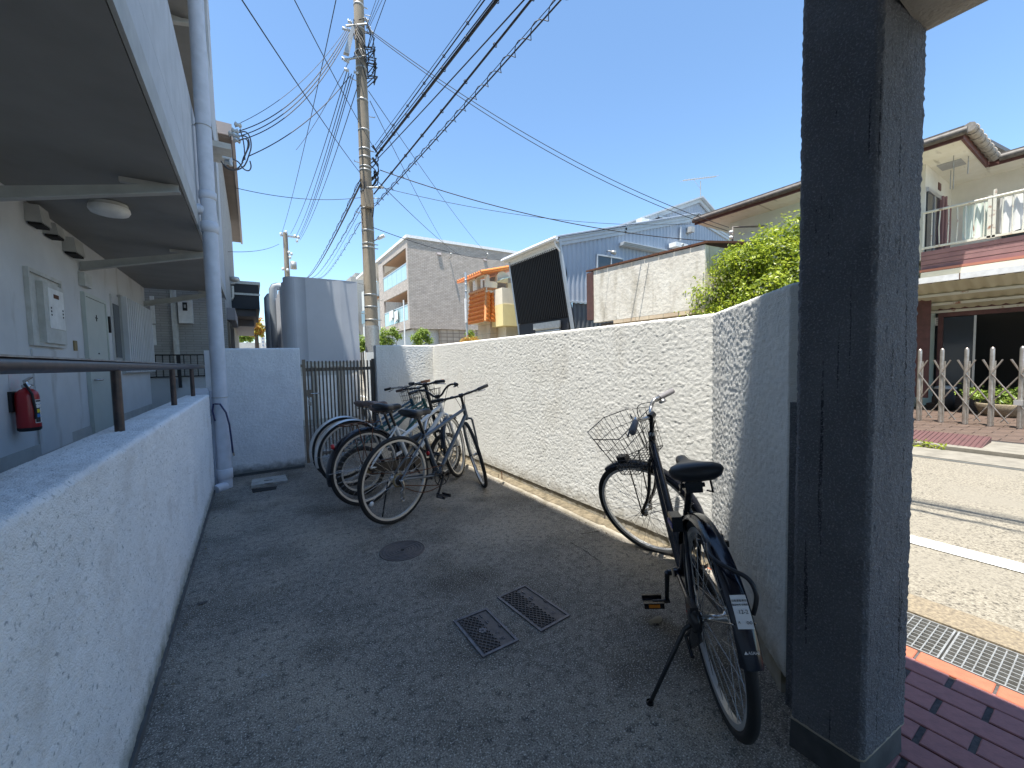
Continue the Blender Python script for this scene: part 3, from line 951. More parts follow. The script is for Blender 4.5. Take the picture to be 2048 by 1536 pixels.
q = MB(); q.box((XW + .001, dy0 - .32, 1.46), (XW + .012, dy0 - .24, 1.56)); q.build('wall_plate', 'brass', ap)
q = MB(); q.box((XW + .001, dy1 + .02, 1.72), (XW + .05, dy1 + .05, 1.92)); q.build('intercom', 'dark', ap)
# tall window and the louvred bay beside it
A = PX(218, 593, XW)
wy0 = A.y
q = MB(); q.box((XW + .001, wy0, 1.36), (XW + .02, wy0 + .33, 2.24)); wn = q.build('window', 'alu', ap)
q = MB(); q.box((XW + .021, wy0 + .03, 1.42), (XW + .026, wy0 + .30, 2.12)); q.build('pane', 'glass', wn)
ly0, ly1 = wy0 + .36, 9.30
n = 15
for i in range(n):
    y = ly0 + (ly1 - ly0) * i / n
    q = MB(); q.box((XW + .04, y, .60 if i > 99 else 1.22), (XW + .095, y + .055, 2.26)); q.build('louvre_slat', 'bwall', ap)
q = MB(); q.box((XW + .001, ly0, 1.2), (XW + .038, ly1, 2.28)); q.build('louvre_back', 'beam', ap)
q = MB(); q.box((XW + .001, -3.9, .56), (XW + .01, 9.3, .66)); q.build('skirting', 'beam', ap)
# ventilation hoods under the ceiling
for i, (yy, s, wy) in enumerate(((4.97, .14, .19), (5.30, .10, .17), (5.74, .14, .25))):
    z = (2.63, 2.58, 2.57)[i]
    q = MB()
    q.hexa([(XW + .001, yy, z - s), (XW + .10, yy, z - s), (XW + .10, yy + wy, z - s), (XW + .001, yy + wy, z - s)],
           [(XW + .001, yy, z), (XW + .085, yy, z), (XW + .085, yy + wy, z), (XW + .001, yy + wy, z)])
    h = q.build('vent_hood', 'beam', ap)
    q = MB(); q.box((XW + .012, yy + .012, z - s - .02), (XW + .09, yy + wy - .012, z - s - .001)); q.build('hood_mouth', 'gap', h)

c = PZ(218, 408, 2.655)
t = thing('ceiling_lamp', 'unlit round white lamp under the walkway ceiling', 'ceiling lamp', c)
q = MB(); q.lathe([(.12, -.0), (.125, -.03), (.11, -.035)], c, 28); q.build('lamp_base', 'offwhite', t)
q = MB(); q.lathe([(.13, -.03), (.134, -.055), (.12, -.08), (.07, -.095), (0, -.098)], c, 32); q.build('lamp_shade', 'white', t)

# handrail on the low wall
hr = thing('handrail', 'brown steel handrail on short posts along the low wall', 'handrail', (-.5, 3, .99))
XR = -.49
q = MB(); q.tube([(XR, -2, 1.268), (XR, 6.5, 1.268)], .021, 12); q.build('rail', 'rail', hr)
q = MB(); q.box((XR - .016, -2, 1.2875), (XR + .016, 6.5, 1.2925)); q.build('rail_cap', 'railtop', hr)
for y in (-.5, .9, 2.36, 3.80, 4.92, 6.45):
    q = MB(); q.tube([(XR, y, .985 if y < 5.1 else .7), (XR, y, 1.25)], .017, 12); q.build('post', 'rail', hr)
    

# fire extinguisher on the walkway wall
A = PX(60, 862, XW + .08)
ex = thing('fire_extinguisher', 'red fire extinguisher with a printed label hung on the walkway wall', 'fire extinguisher', (A.x, A.y, A.z))
q = MB(); q.lathe([(0, .0), (.052, .002), (.062, .012), (.0625, .03)], A, 24); q.build('foot_ring', 'dark', ex)
q = MB(); q.lathe([(.0622, .03), (.0622, .26), (.056, .29), (.035, .312), (.02, .318), (.018, .33)], A, 28); q.build('cylinder', 'red', ex)
q = MB(); q.lathe([(.024, .328), (.024, .345), (.014, .35), (.014, .375)], A, 16); q.build('valve', 'chrome', ex)
q = MB(); q.hexa([A + Vector((-.01, -.02, .37)), A + Vector((.01, -.02, .37)), A + Vector((.01, .09, .395)), A + Vector((-.01, .09, .395))],
                 [A + Vector((-.01, -.02, .38)), A + Vector((.01, -.02, .38)), A + Vector((.01, .09, .405)), A + Vector((-.01, .09, .405))])
q.hexa([A + Vector((-.008, -.02, .35)), A + Vector((.008, -.02, .35)), A + Vector((.008, .10, .335)), A + Vector((-.008, .10, .335))],
       [A + Vector((-.008, -.02, .358)), A + Vector((.008, -.02, .358)), A + Vector((.008, .10, .343)), A + Vector((-.008, .10, .343))])
q.build('lever', 'chrome', ex)
q = MB(); q.tube([A + Vector((.0, -.02, .35)), A + Vector((.02, -.06, .34)), A + Vector((.045, -.06, .28)), A + Vector((.052, -.045, .15)), A + Vector((.05, -.048, .09))], .008, 8); q.build('hose', 'dark', ex)


def cyl_patch(m, a0, a1, z0, z1, r, name, parent, n=8):
    q = MB(); vs_ = []
    for i in range(n + 1):
        a = a0 + (a1 - a0) * i / n
        for z in (z0, z1):
            vs_.append((A.x + r * math.cos(a), A.y + r * math.sin(a), A.z + z))
    q.add(vs_, [(2 * i, 2 * i + 2, 2 * i + 3, 2 * i + 1) for i in range(n)], True)
    return q.build(name, m, parent)


cyl_patch('paper', -.75, .9, .06, .235, .0629, 'label', ex)
cyl_patch('ink', -.6, .9, .218, .23, .0632, 'print', ex)
cyl_patch('ink', -.7, -.15, .065, .2, .0631, 'print', ex)
for zz, mm in ((.185, 'paper'), (.15, 'yellow'), (.115, 'blueprint')):
    q = MB()
    for k in range(1):
        a = -.42
        o_ = Vector((A.x + .0636 * math.cos(a), A.y + .0636 * math.sin(a), A.z + zz))
        ex_x = Vector((-math.sin(a), math.cos(a), 0))
        q.add([o_] + [o_ + ex_x * .016 * math.cos(u) + Vector((0, 0, .014)) * math.sin(u) for u in [2 * math.pi * i / 14 for i in range(14)]], [(0, i + 1, (i + 1) % 14 + 1) for i in range(14)])
    q.build('pictogram', mm, ex)
for k, zz in enumerate((.2, .185, .17, .15, .135, .12, .1, .085)):
    cyl_patch('blueprint' if k % 3 == 0 else 'yellow' if k % 3 == 1 else 'ink', .02 + .1 * (k % 2), .8, zz, zz + .007, .0633, 'print', ex)
q = MB(); q.box((XW + .001, A.y - .05, A.z + .15), (XW + .02, A.y + .05, A.z + .3)); q.build('wall_bracket', 'dark', ex)
a_, b_ = wbox((14, 732), (40, 776), .001, .003)
q = MB(); q.box(a_, b_); single('paper_notice', q, 'pink', 'faded pink notice stuck to the walkway wall above the extinguisher', 'notice')

# downpipe
dp = thing('downpipe', 'thick pale blue-grey downpipe rising beside the low wall', 'downpipe', (-.295, 5.155, 0))
q = MB(); q.tube([(-.295, 5.155, 0.0), (-.295, 5.155, 11)], .0655, 24); q.build('pipe', 'pipe', dp)
for z0_, z1_, r_ in ((.10, .20, .073), (2.62, 2.72, .075), (2.95, 3.02, .075), (5.4, 5.5, .075)):
    q = MB(); q.lathe([(.066, z0_ - .004), (r_, z0_), (r_, z1_), (.066, z1_ + .004)], (-.295, 5.155, 0), 24); q.build('collar', 'pipe', dp)
q = MB(); q.tube([(-.295, 5.155, 2.835), (-.37, 5.13, 2.835), (-.45, 5.10, 2.835)], .045, 16); q.lathe([(.05, -.02), (.05, .02)], (-.37, 5.13, 2.835), 16, 'x'); q.build('branch', 'pipe', dp)
q = MB(); q.tube([(-.30, 5.10, .02), (-.345, 5.03, .035), (-.37, 4.99, .03)], [.05, .045, .042], 16); q.build('outlet', 'pipe', dp)
for z in (.19, .95, 3.66):
    q = MB(); q.torus((-.295, 5.155, z), (0, 0, 1), .069, .004, 28, 6); q.tube([(-.36, 5.155, z), (-.40, 5.155, z)], .006, 6); q.build('clamp', 'galv', dp)

# hose hung over the pipe clamp
hp = [PY(x, y, 5.06) for x, y in ((427, 808), (425, 822), (430, 842), (436, 850), (441, 838), (437, 818), (431, 808), (440, 808), (452, 825), (459, 850), (463, 880), (466, 905))]
q = MB(); q.tube([hp[2], hp[1], hp[0], hp[6], hp[7], hp[8], hp[9], hp[10], hp[11]], .0085, 8)
t = thing('garden_hose', 'short blue-black hose looped over the downpipe clamp', 'hose', hp[0])
q.build('hose', 'hose', t)
q = MB(); q.cyl(hp[11], hp[11] + Vector((.003, 0, -.035)), .011, 10); q.build('nozzle', 'chrome', t)

# ---------------------------------------------------------------- slatted gate
GY = 5.68
gt = thing('slatted_gate', 'brown steel gate of thin upright bars with a bolt latch', 'gate', (.53, GY, 0))
q = MB(); q.box((.527, GY - .02, .03), (.562, GY + .02, 1.335)); q.box((.503, GY - .012, 1.24), (.527, GY + .012, 1.275)); q.build('post', 'gatebrown', gt)
q = MB(); q.box((1.372, GY - .02, .03), (1.40, GY + .02, 1.335)); q.build('post', 'gatebar', gt)
q = MB(); q.box((.562, GY - .004, 1.185), (1.372, GY + .014, 1.228)); q.build('rail', 'gatebrown', gt)
q = MB(); q.box((.562, GY - .004, .11), (1.372, GY + .014, .15)); q.build('rail', 'gatebrown', gt)
for i in range(19):
    x = .584 + i * .0428
    q = MB(); q.box((x - .0085, GY - .022, .08), (x + .0085, GY - .006, 1.315)); q.build('bar', 'gatebar', gt)
q = MB(); q.box((.563, GY - .034, .86), (.625, GY - .021, .955)); lt = q.build('latch', 'gatebrown', gt)
q = MB(); q.tube([(.60, GY - .045, .905), (.70, GY - .045, .905)], .006, 8); q.build('bolt', 'chrome', lt)
q = MB(); q.tube([(.56, GY - .04, .88), (.578, GY - .05, .84), (.588, GY - .05, .80)], .003, 6); q.box((.578, GY - .06, .755), (.602, GY - .045, .80)); q.build('padlock', 'chrome', lt)

# ================================================================ BEHIND THE GATE
YT = 9.5
def scallop(pts, depth, side=1, n=8):
    out = []
    for a, b in zip(pts, pts[1:]):
        a, b = Vector(a), Vector(b); d = b - a; nrm = Vector((d.y, -d.x)).normalized() * side
        for i in range(n):
            f = i / n
            out.append(a + d * f - nrm * depth * math.sin(math.pi * f))
    out.append(Vector(pts[-1]))
    return out
ta = thing('ribbed_enclosure', 'tall grey enclosure of scalloped sheet panels behind the gate', 'enclosure', (1.3, YT, 0))
def tx(px): return PY(px, 640, YT).x
side = [(tx(571) + .0, YT + .25 + 5.9 - i * .59) for i in range(10)]
front = [(tx(571), YT + .25), (tx(592), YT), (tx(614), YT - .02), (tx(683), YT - .02), (tx(717), YT)]
rside = [(tx(717), YT), (tx(717) + .0, YT + 5)]
z0, z1 = 1.33, 3.10
prof = scallop(side, .045) + [Vector(p) for p in [front[0]]]
q = MB()
def wallstrip(q, pts, z0, z1, sm=True):
    n = len(pts)
    q.add([(p[0], p[1], z0) for p in pts] + [(p[0], p[1], z1) for p in pts], [(i, i + 1, n + i + 1, n + i) for i in range(n - 1)], False)
wallstrip(q, scallop(side + [front[0]], .045), z0, z1)
q.build('side_panel', 'tank', ta)
arc = [Vector((front[1][0] + (front[0][0] - front[1][0]) * math.sin(a), front[0][1] + (front[1][1] - front[0][1]) * math.cos(a))) for a in [math.pi / 2 * (1 - i / 8) for i in range(9)]]
q = MB(); wallstrip(q, arc, z0, z1); 
q.add([], [])
fixn(q.build('corner_panel', 'tank', ta))
for a, b in ((front[1], front[2]), (front[2], front[3]), (front[3], front[4])):
    q = MB(); wallstrip(q, scallop([a, b], .018 if b == front[2] else .005), z0, z1 + .0); q.build('front_panel', 'tank', ta)
q = MB(); wallstrip(q, rside, z0, z1); q.build('side_panel', 'tank', ta)
q = MB(); pts = scallop(side + [front[0]], .045) + arc + [Vector(front[2]), Vector(front[3]), Vector(front[4]), Vector((front[4][0], YT + 5.9))]
q.add([(p[0], p[1], z1 - .005) for p in pts], [tuple(range(len(pts)))]); q.build('roof', 'tank', ta)
q = MB(); x0, x1 = tx(571) + .03, tx(717) - .02
q.box((x0, YT + .02, 0), (x1, YT + 5.8, 1.33)); q.build('base', 'offwhite', ta)
for i in range(3):
    xa = x0 + (x1 - x0) * i / 3 + .03; xb = x0 + (x1 - x0) * (i + 1) / 3 - .03
    q = MB(); q.box((xa, YT + .0, .12), (xb, YT + .018, 1.05)); q.build('base_door', 'white', ta)
for i in range(2):
    xa = x0 + (x1 - x0) * (i + .75) / 2.6
    q = MB(); q.box((xa, YT - .06, .0), (xa + .035, YT - .03, 1.25)); q.box((xa + .07, YT - .06, .0), (xa + .105, YT - .03, 1.25)); q.build('strut', 'eavegrey2', ta)
    for k in range(2):
        q = MB(); q.torus((xa + .018 + k * .07, YT - .05, 1.19), (0, 1, 0), .02, .006, 14, 6); q.build('hook', 'galv', ta)
q = MB(); q.box((x0 + .02, YT - .1, 1.245), (x1 - .3, YT - .02, 1.265)); q.build('shelf', 'galv', ta)

# fat pipes by the enclosure
M['ductgrey'] = mat('slate_duct_paint', (0.24, 0.27, 0.30), 0.55)
def px_pipe(pts, Y, r, label):
    P_ = [PY(x, y, Y) for x, y in pts]
    P_[-1].z = 0; P_[-1].x = P_[-2].x
    q = MB(); q.tube(P_, r, 14); single('steel_duct', q, 'ductgrey', label, 'duct')
px_pipe(((566, 574), (553, 573), (549, 574), (546, 579), (547, 600), (549, 650)), 13.2, .105, 'fat grey duct bending down beside the ribbed enclosure')
px_pipe(((556, 594), (546, 592), (538, 593), (535, 597), (536, 620), (537, 660)), 16.0, .11, 'second grey duct standing behind the fat bent one')
q = MB(); q.box((2.05, 8.9, 0), (3.2, 9.05, 1.52)); single('block_wall', q, 'stucco', 'sunlit white wall seen in the gap between enclosure and gate pier', 'wall')
q = MB(); q.box((-.4, 5.75, 0), (-.2, 40, .9)); single('side_wall', q, 'stucco_gate', 'low grey wall running on behind the gate wall', 'wall')

# ================================================================ NEIGHBOURING BRICK HOUSE (left, beyond the walkway)
def brickmat(name, c1, c2, mortar, scale, bw, bh, ms, bump=0.5, rough=0.85, ax='XZ', off=0.5):
    m = bpy.data.materials.new(name); m.use_nodes = True; t = m.node_tree; b = t.nodes['Principled BSDF']
    b.inputs['Roughness'].default_value = rough
    tc = t.nodes.new('ShaderNodeTexCoord'); sx = t.nodes.new('ShaderNodeSeparateXYZ'); cx = t.nodes.new('ShaderNodeCombineXYZ')
    t.links.new(tc.outputs['Object'], sx.inputs[0])
    if ax == 'XY+':
        ad = t.nodes.new('ShaderNodeMath'); t.links.new(sx.outputs['X'], ad.inputs[0]); t.links.new(sx.outputs['Y'], ad.inputs[1]); t.links.new(ad.outputs[0], cx.inputs[0])
    else:
        t.links.new(sx.outputs[ax[0]], cx.inputs[0])
    t.links.new(sx.outputs['Z'], cx.inputs[1])
    br = t.nodes.new('ShaderNodeTexBrick'); br.offset = off
    for k, v in dict(Color1=(*c1, 1), Color2=(*c2, 1), Mortar=(*mortar, 1), Scale=scale).items(): br.inputs[k].default_value = v
    br.inputs['Mortar Size'].default_value = ms; br.inputs['Brick Width'].default_value = bw; br.inputs['Row Height'].default_value = bh
    br.inputs['Mortar Smooth'].default_value = 0.3
    t.links.new(cx.outputs[0], br.inputs['Vector'])
    n = nn(t, 'TexNoise', Scale=3.0, Detail=8.0); t.links.new(tc.outputs['Object'], n.inputs['Vector'])
    mx = t.nodes.new('ShaderNodeMix'); mx.data_type = 'RGBA'; mx.blend_type = 'MULTIPLY'; mx.inputs['Factor'].default_value = 0.45
    t.links.new(br.outputs['Color'], mx.inputs[6])
    cr = t.nodes.new('ShaderNodeValToRGB'); cr.color_ramp.elements[0].position = .3; cr.color_ramp.elements[1].position = .7
    cr.color_ramp.elements[0].color = (.6, .6, .6, 1); t.links.new(n.outputs['Fac'], cr.inputs[0])
    t.links.new(cr.outputs[0], mx.inputs[7]); t.links.new(mx.outputs[2], b.inputs['Base Color'])
    bp = t.nodes.new('ShaderNodeBump'); bp.inputs['Strength'].default_value = bump; bp.inputs['Distance'].default_value = 0.01; bp.invert = True
    t.links.new(br.outputs['Fac'], bp.inputs['Height']); t.links.new(bp.outputs[0], b.inputs['Normal'])
    return m


M['nbrick'] = brickmat('pale_narrow_brick', (.40, .39, .365), (.35, .34, .32), (.27, .265, .25), 1, .26, .052, .006, ax='XY+')
M['soffbrown'] = mat('brown_eave_boards', (0.125, 0.10, 0.088), 0.7, col2=(0.10, 0.082, 0.072), scale=3)
M['eavegrey'] = mat('taupe_fascia', (0.30, 0.27, 0.27), 0.6)
nh = thing('brick_neighbour_house', 'pale narrow-brick house with deep brown eave beyond the walkway', 'house', (-2, 11, 0))
YN = 10.9
xr = PY(450, 600, YN).x
q = MB(); q.box((-6, YN, 0), (xr, 20, 6.9)); q.build('wall', 'nbrick', nh)
e0, e1 = PZ(468, 279, 7.1), PZ(479, 485, 7.1)
ex_ = (e0.x + e1.x) / 2
q = MB(); q.box((-6, e0.y, 7.1), (ex_, e1.y, 7.16)); q.build('soffit', 'soffbrown', nh)
q = MB(); q.box((-6, e0.y - .05, 7.16), (ex_ + .02, e1.y + .05, 7.45)); q.box((ex_ + .002, e0.y - .05, 7.05), (ex_ + .07, e1.y + .05, 7.2)); q.build('roof', 'eavegrey', nh)
q = MB()
A, B = PY(326, 592, YN), PY(352, 690, YN); A2 = PY(333, 708, YN)
q.tube([(A.x + .17, YN - .06, .5), (A.x + .17, YN - .06, 3.2)], .05, 12); q.build('drainpipe', 'offwhite', nh)
a, b = PY(357, 600, YN), PY(388, 648, YN)
q = MB(); q.box((a.x, YN - .16, b.z), (b.x, YN - .001, a.z)); bx = q.build('meter_box', 'white', nh)
q = MB(); q.box((a.x + (b.x - a.x) * .33, YN - .166, a.z - (a.z - b.z) * .48), (a.x + (b.x - a.x) * .66, YN - .161, a.z - (a.z - b.z) * .13)); q.build('window', 'dark', bx)
q = MB(); q.box((a.x + (b.x - a.x) * .42, YN - .17, a.z - (a.z - b.z) * .36), (a.x + (b.x - a.x) * .58, YN - .166, a.z - (a.z - b.z) * .22)); q.build('dial', 'galv', bx)
for i, (p0, p1) in enumerate((((299, 592), (311, 647)), ((301, 650), (313, 690)))):
    a, b = PY(*p0, YN - .6), PY(*p1, YN - .6)
    q = MB(); q.box((a.x, YN - .62, b.z), (b.x, YN - .58, a.z)); q.build('signboard', 'white', nh)
q = MB(); q.box((-4, 9.9, 0), (-.45, 10.0, PY(360, 757, 9.9).z)); single('dark_end_wall', q, 'bwall', 'low grey wall closing the end of the walkway under the black railing', 'wall')
br_ = thing('black_railing', 'black steel railing of upright bars at the end of the walkway', 'railing', (-1, 9.8, .9))
zt, zb = PY(360, 710, 9.8).z, PY(360, 753, 9.8).z
for z in (zt, zb):
    q = MB(); q.box((-2.2, 9.79, z - .012), (-.45, 9.815, z + .012)); q.build('rail', 'black', br_)
for i in range(17):
    x = -2.1 + i * .102
    q = MB(); q.box((x - .007, 9.795, zb + .012), (x + .007, 9.81, zt - .012)); q.build('bar', 'black', br_)
q = MB(); q.box((-1.18, 9.78, .9), (-1.13, 9.83, zt + .002)); q.build('post', 'black', br_)
# road side of that house: shutters, canopy
q = MB(); q.box((xr - .02, YN + .4, 2.35), (xr + .16, YN + 2.6, 2.62)); q.build('shutter_box', 'eavegrey', nh)
for i in range(6):
    y = YN + .35 + i * .36
    q = MB(); q.box((xr + .001, y, .3), (xr + .045 + .02 * (i % 2), y + .27, 2.3)); q.build('shutter', 'soffbrown' if i % 2 else 'gatebrown', nh)

# black balcony box further along
bb = thing('black_clad_house', 'house with black clad balcony box and grey soffit beyond the brick house', 'house', (-.8, 15, 0))
M['blackclad'] = mat('charcoal_cladding', (0.022, 0.024, 0.03), 0.7, bump=.3, bscale=60)
Yb = 15.0
a, b = PY(440, 565, Yb), PY(520, 619, Yb)
q = MB(); q.box((a.x - 1, Yb, b.z), (b.x, Yb + 4.5, a.z)); q.build('balcony', 'blackclad', bb)
zz = PY(500, 589, Yb).z
q = MB(); q.box((a.x - 1, Yb - .03, zz - .03), (b.x + .02, Yb - .001, zz + .03)); q.box((a.x - 1, Yb - .04, a.z), (b.x + .04, Yb + 4.5, a.z + .09)); q.build('trim', 'galv', bb)
q = MB(); zc = PY(500, 632, Yb + .0).z
q.box((a.x - 1, Yb + .1, zc), (b.x - .1, Yb + 4.4, b.z - .001)); q.build('soffit_box', 'soffbrown', bb)
zd = PY(500, 652, Yb + 1).z
q = MB(); q.box((a.x - 1, Yb + 1.2, zd), (PY(508, 640, Yb + 1.2).x, Yb + 6, zc - .001)); q.build('lower_box', 'eavegrey', bb)
q = MB(); q.box((a.x - 4, Yb + .5, 0), (PY(466, 640, Yb + .5).x, Yb + 7, zc)); q.build('wall', 'nbrick', bb)
p = [PY(x, y, Yb - .12) for x, y in ((464, 572), (465, 593), (463, 598), (455, 601), (454, 612))]
q = MB(); q.tube(p, .05, 8); q.build('gutter_pipe', 'galv', bb)
p0, p1 = PY(452, 568, Yb - .5), PY(469, 567, Yb - .5)
q = MB(); q.tube([p0, p1, p1 + Vector((0, 0, .14))], .02, 8); q.lathe([(0, .2), (.12, .18), (.14, .1), (.05, .05), (0, .05)], p1, 14); q.build('floodlight', 'galv', bb)

# far things seen through the gap: wall, sign, trees
q = MB(); a = PY(476, 685, 30); b = PY(540, 697, 30)
q.box((-4, 30, 0), (2, 30.2, a.z)); single('cream_wall', q, 'offwhite', 'long low cream wall far off in the gap beyond the black balcony', 'wall')
q = MB(); a = PY(520, 670, 28); b = PY(531, 690, 28)
q.box((a.x, 28, .4), (b.x, 28.08, a.z)); sg = thing('street_sign', 'small white upright sign far off beside the palm', 'sign', ((a.x + b.x) / 2, 28, 0)); q.build('board', 'white', sg)
for k in range(2):
    for j in range(3):
        q = MB(); x = a.x + .1 + k * .17; z = a.z - .15 - j * .2
        q.box((x, 27.99, z - .1), (x + .03, 27.999, z)); q.box((x, 27.99, z - .05), (x + .09, 27.999, z - .03)); q.build('lettering', 'blueprint', sg)

# ---------------------------------------------------------------- foliage
def leafmat(name, c1, c2, tr=0.35):
    m = bpy.data.materials.new(name); m.use_nodes = True; t = m.node_tree; b = t.nodes['Principled BSDF']
    b.inputs['Roughness'].default_value = 0.42
    oi = t.nodes.new('ShaderNodeTexCoord'); n = nn(t, 'TexNoise', Scale=4.0, Detail=3.0); t.links.new(oi.outputs['Object'], n.inputs['Vector'])
    n2 = nn(t, 'TexWhiteNoise') if hasattr(bpy.types, 'ShaderNodeTexWhiteNoise') else None
    r = t.nodes.new('ShaderNodeValToRGB'); r.color_ramp.elements[0].position = .35; r.color_ramp.elements[1].position = .65
    r.color_ramp.elements[0].color = (*c1, 1); r.color_ramp.elements[1].color = (*c2, 1)
    ge = t.nodes.new('ShaderNodeNewGeometry')
    ad = t.nodes.new('ShaderNodeMath'); ad.operation = 'MULTIPLY_ADD'; t.links.new(ge.outputs['Random Per Island'], ad.inputs[0]); ad.inputs[1].default_value = .45
    t.links.new(n.outputs['Fac'], ad.inputs[2])
    sb = t.nodes.new('ShaderNodeMath'); sb.operation = 'SUBTRACT'; t.links.new(ad.outputs[0], sb.inputs[0]); sb.inputs[1].default_value = .22
    t.links.new(sb.outputs[0], r.inputs[0]); t.links.new(r.outputs[0], b.inputs['Base Color'])
    tb = t.nodes.new('ShaderNodeBsdfTranslucent'); t.links.new(r.outputs[0], tb.inputs[0])
    mx = t.nodes.new('ShaderNodeMixShader'); mx.inputs[0].default_value = tr
    t.links.new(b.outputs[0], mx.inputs[1]); t.links.new(tb.outputs[0], mx.inputs[2])
    t.links.new(mx.outputs[0], t.nodes['Material Output'].inputs[0])
    return m


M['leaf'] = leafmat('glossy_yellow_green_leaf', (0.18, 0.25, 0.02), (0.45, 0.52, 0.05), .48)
M['leaf2'] = leafmat('light_green_leaf', (0.15, 0.24, 0.03), (0.32, 0.42, 0.08), .42)
M['leafred'] = leafmat('yellow_red_leaf', (0.45, 0.44, 0.06), (0.55, 0.25, 0.06), .4)
M['bark'] = mat('grey_brown_bark', (0.12, 0.09, 0.065), 0.9, col2=(0.08, 0.06, 0.045), scale=20, bump=.4)


def crown(name, blobs, nleaf, size, m, parent, seed=1, shell=0.5, clump=14, clr=0.12):
    r_ = np.random.RandomState(seed)
    vol = np.array([b[3] * b[4] * b[5] for b in blobs]) ** 0.7
    V, Fc = [], []
    nc = nleaf // clump
    for _ in range(nc):
        b = blobs[r_.choice(len(blobs), p=vol / vol.sum())]
        d = r_.normal(size=3); d /= np.linalg.norm(d)
        rad = shell + (1 - shell) * r_.rand() ** .5
        c = np.array(b[:3]) + d * rad * np.array(b[3:6])
        for k in range(clump):
            o_ = c + r_.normal(size=3) * clr * .6
            nrm = d * .6 + r_.normal(size=3) * .55 + np.array([0, 0, .45]); nrm /= np.linalg.norm(nrm)
            tt = np.cross(nrm, r_.normal(size=3)); tt /= np.linalg.norm(tt) + 1e-9
            bi = np.cross(nrm, tt)
            s = size * r_.uniform(.65, 1.25)
            i0 = len(V)
            V += [tuple(o_), tuple(o_ + tt * s * .5 + bi * s * .23 + nrm * s * .04), tuple(o_ + tt * s - nrm * s * .12), tuple(o_ + tt * s * .5 - bi * s * .23 + nrm * s * .04)]
            Fc += [(i0, i0 + 1, i0 + 2), (i0, i0 + 2, i0 + 3)]
    q = MB(); q.v = V; q.f = Fc; q.sm = [False] * len(Fc)
    return q.build(name, m, parent)


def trunk(q, base, tops, r0_):
    base = Vector(base)
    for i, t_ in enumerate(tops):
        t_ = Vector(t_); mid = base.lerp(t_, .5) + Vector((.06 * math.sin(i * 2), .06 * math.cos(i * 3), .1))
        q.tube([base, mid, t_], [r0_, r0_ * .6, r0_ * .2], 7)


# the big bush in front of the white house
XB = 9.4
def bl(px, py, rx_, rz_, X=XB, ry_=None):
    p = PX(px, py, X); s = X / 9.4
    return (p.x, p.y, p.z, (ry_ or rx_) * s, rx_ * s, rz_ * s)
tb_ = thing('garden_bush', 'large bright yellow-green bush behind the white wall, left of the pillar', 'bush', (XB, PX(1490, 600, XB).y, 0))
bls = [bl(1440, 595, .75, .55), bl(1480, 545, .65, .55), bl(1500, 515, .5, .4), bl(1555, 520, .6, .55, 9.8), bl(1590, 480, .5, .45, 10.2), bl(1560, 590, .8, .6), bl(1400, 625, .45, .35), bl(1500, 620, .8, .6), bl(1620, 560, .8, .9, 10), bl(1450, 660, .9, .6), bl(1560, 680, .9, .7), bl(1468, 520, .25, .3), bl(1525, 480, .22, .25, 9.8), bl(1600, 455, .35, .25, 10.2)]
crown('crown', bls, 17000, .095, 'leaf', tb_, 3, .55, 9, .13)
crown('inner_leaves', [(a, b, c, d * .7, e * .7, f * .7) for a, b, c, d, e, f in bls], 3500, .12, leafmat('darker_inner_leaf', (0.06, 0.10, 0.012), (0.13, 0.17, 0.02), .3), tb_, 4, .2, 8, .15)  # inner leaves coloured darker than the outer crown
q = MB(); by = PX(1490, 600, XB).y
trunk(q, (XB, by, 0), [(b[0], b[1], b[2]) for b in bls], .07); q.build('branches', 'bark', tb_)

def small_tree(label, base_px, Y_or_X, blobs_px, size, n, m='leaf2', seed=5, ax='Y', name='young_tree', clump=9, spread=.1):
    fn = (lambda x, y: PY(x, y, Y_or_X)) if ax == 'Y' else (lambda x, y: PX(x, y, Y_or_X))
    bs = []
    for (x, y, r_) in blobs_px:
        p = fn(x, y); d = (p - Vector((0, 0, H))).length; rr = r_ / 810 * d
        bs.append((p.x, p.y, p.z, rr, rr, rr * .85))
    b0 = fn(*base_px)
    t = thing(name, label, 'tree' if name != 'shrub' else 'shrub', (b0.x, b0.y, 0))
    crown('crown', bs, n, size, m, t, seed, .35, clump, spread)
    q = MB(); trunk(q, (b0.x, b0.y, 0), [(b[0], b[1], b[2]) for b in bs], .05); q.build('trunk', 'bark', t)


small_tree('light green young tree between utility pole and taupe apartments', (772, 700), 24, ((770, 668, 10), (786, 664, 9), (760, 682, 10), (778, 684, 9), (796, 672, 6)), .15, 1500, seed=6)
small_tree('light green young tree by the tiled corner of the taupe apartments', (842, 690), 24.5, ((842, 664, 9), (850, 672, 10), (832, 676, 9), (838, 686, 9), (858, 682, 7)), .15, 1500, seed=7)
small_tree('yellow and red tipped shrub below the orange tiled balcony', (942, 690), 17, ((935, 680, 7), (950, 682, 8), (928, 686, 6), (942, 690, 9)), .1, 900, m='leafred', seed=8, name='shrub')
small_tree('green shrub beside the shrub with red tips', (944, 672), 18.5, ((940, 668, 6), (944, 676, 6)), .12, 500, seed=9, name='shrub')
small_tree('green tree low between the enclosure and the utility pole', (728, 700), 20, ((726, 680, 9), (730, 692, 10), (722, 694, 8)), .12, 900, seed=10)
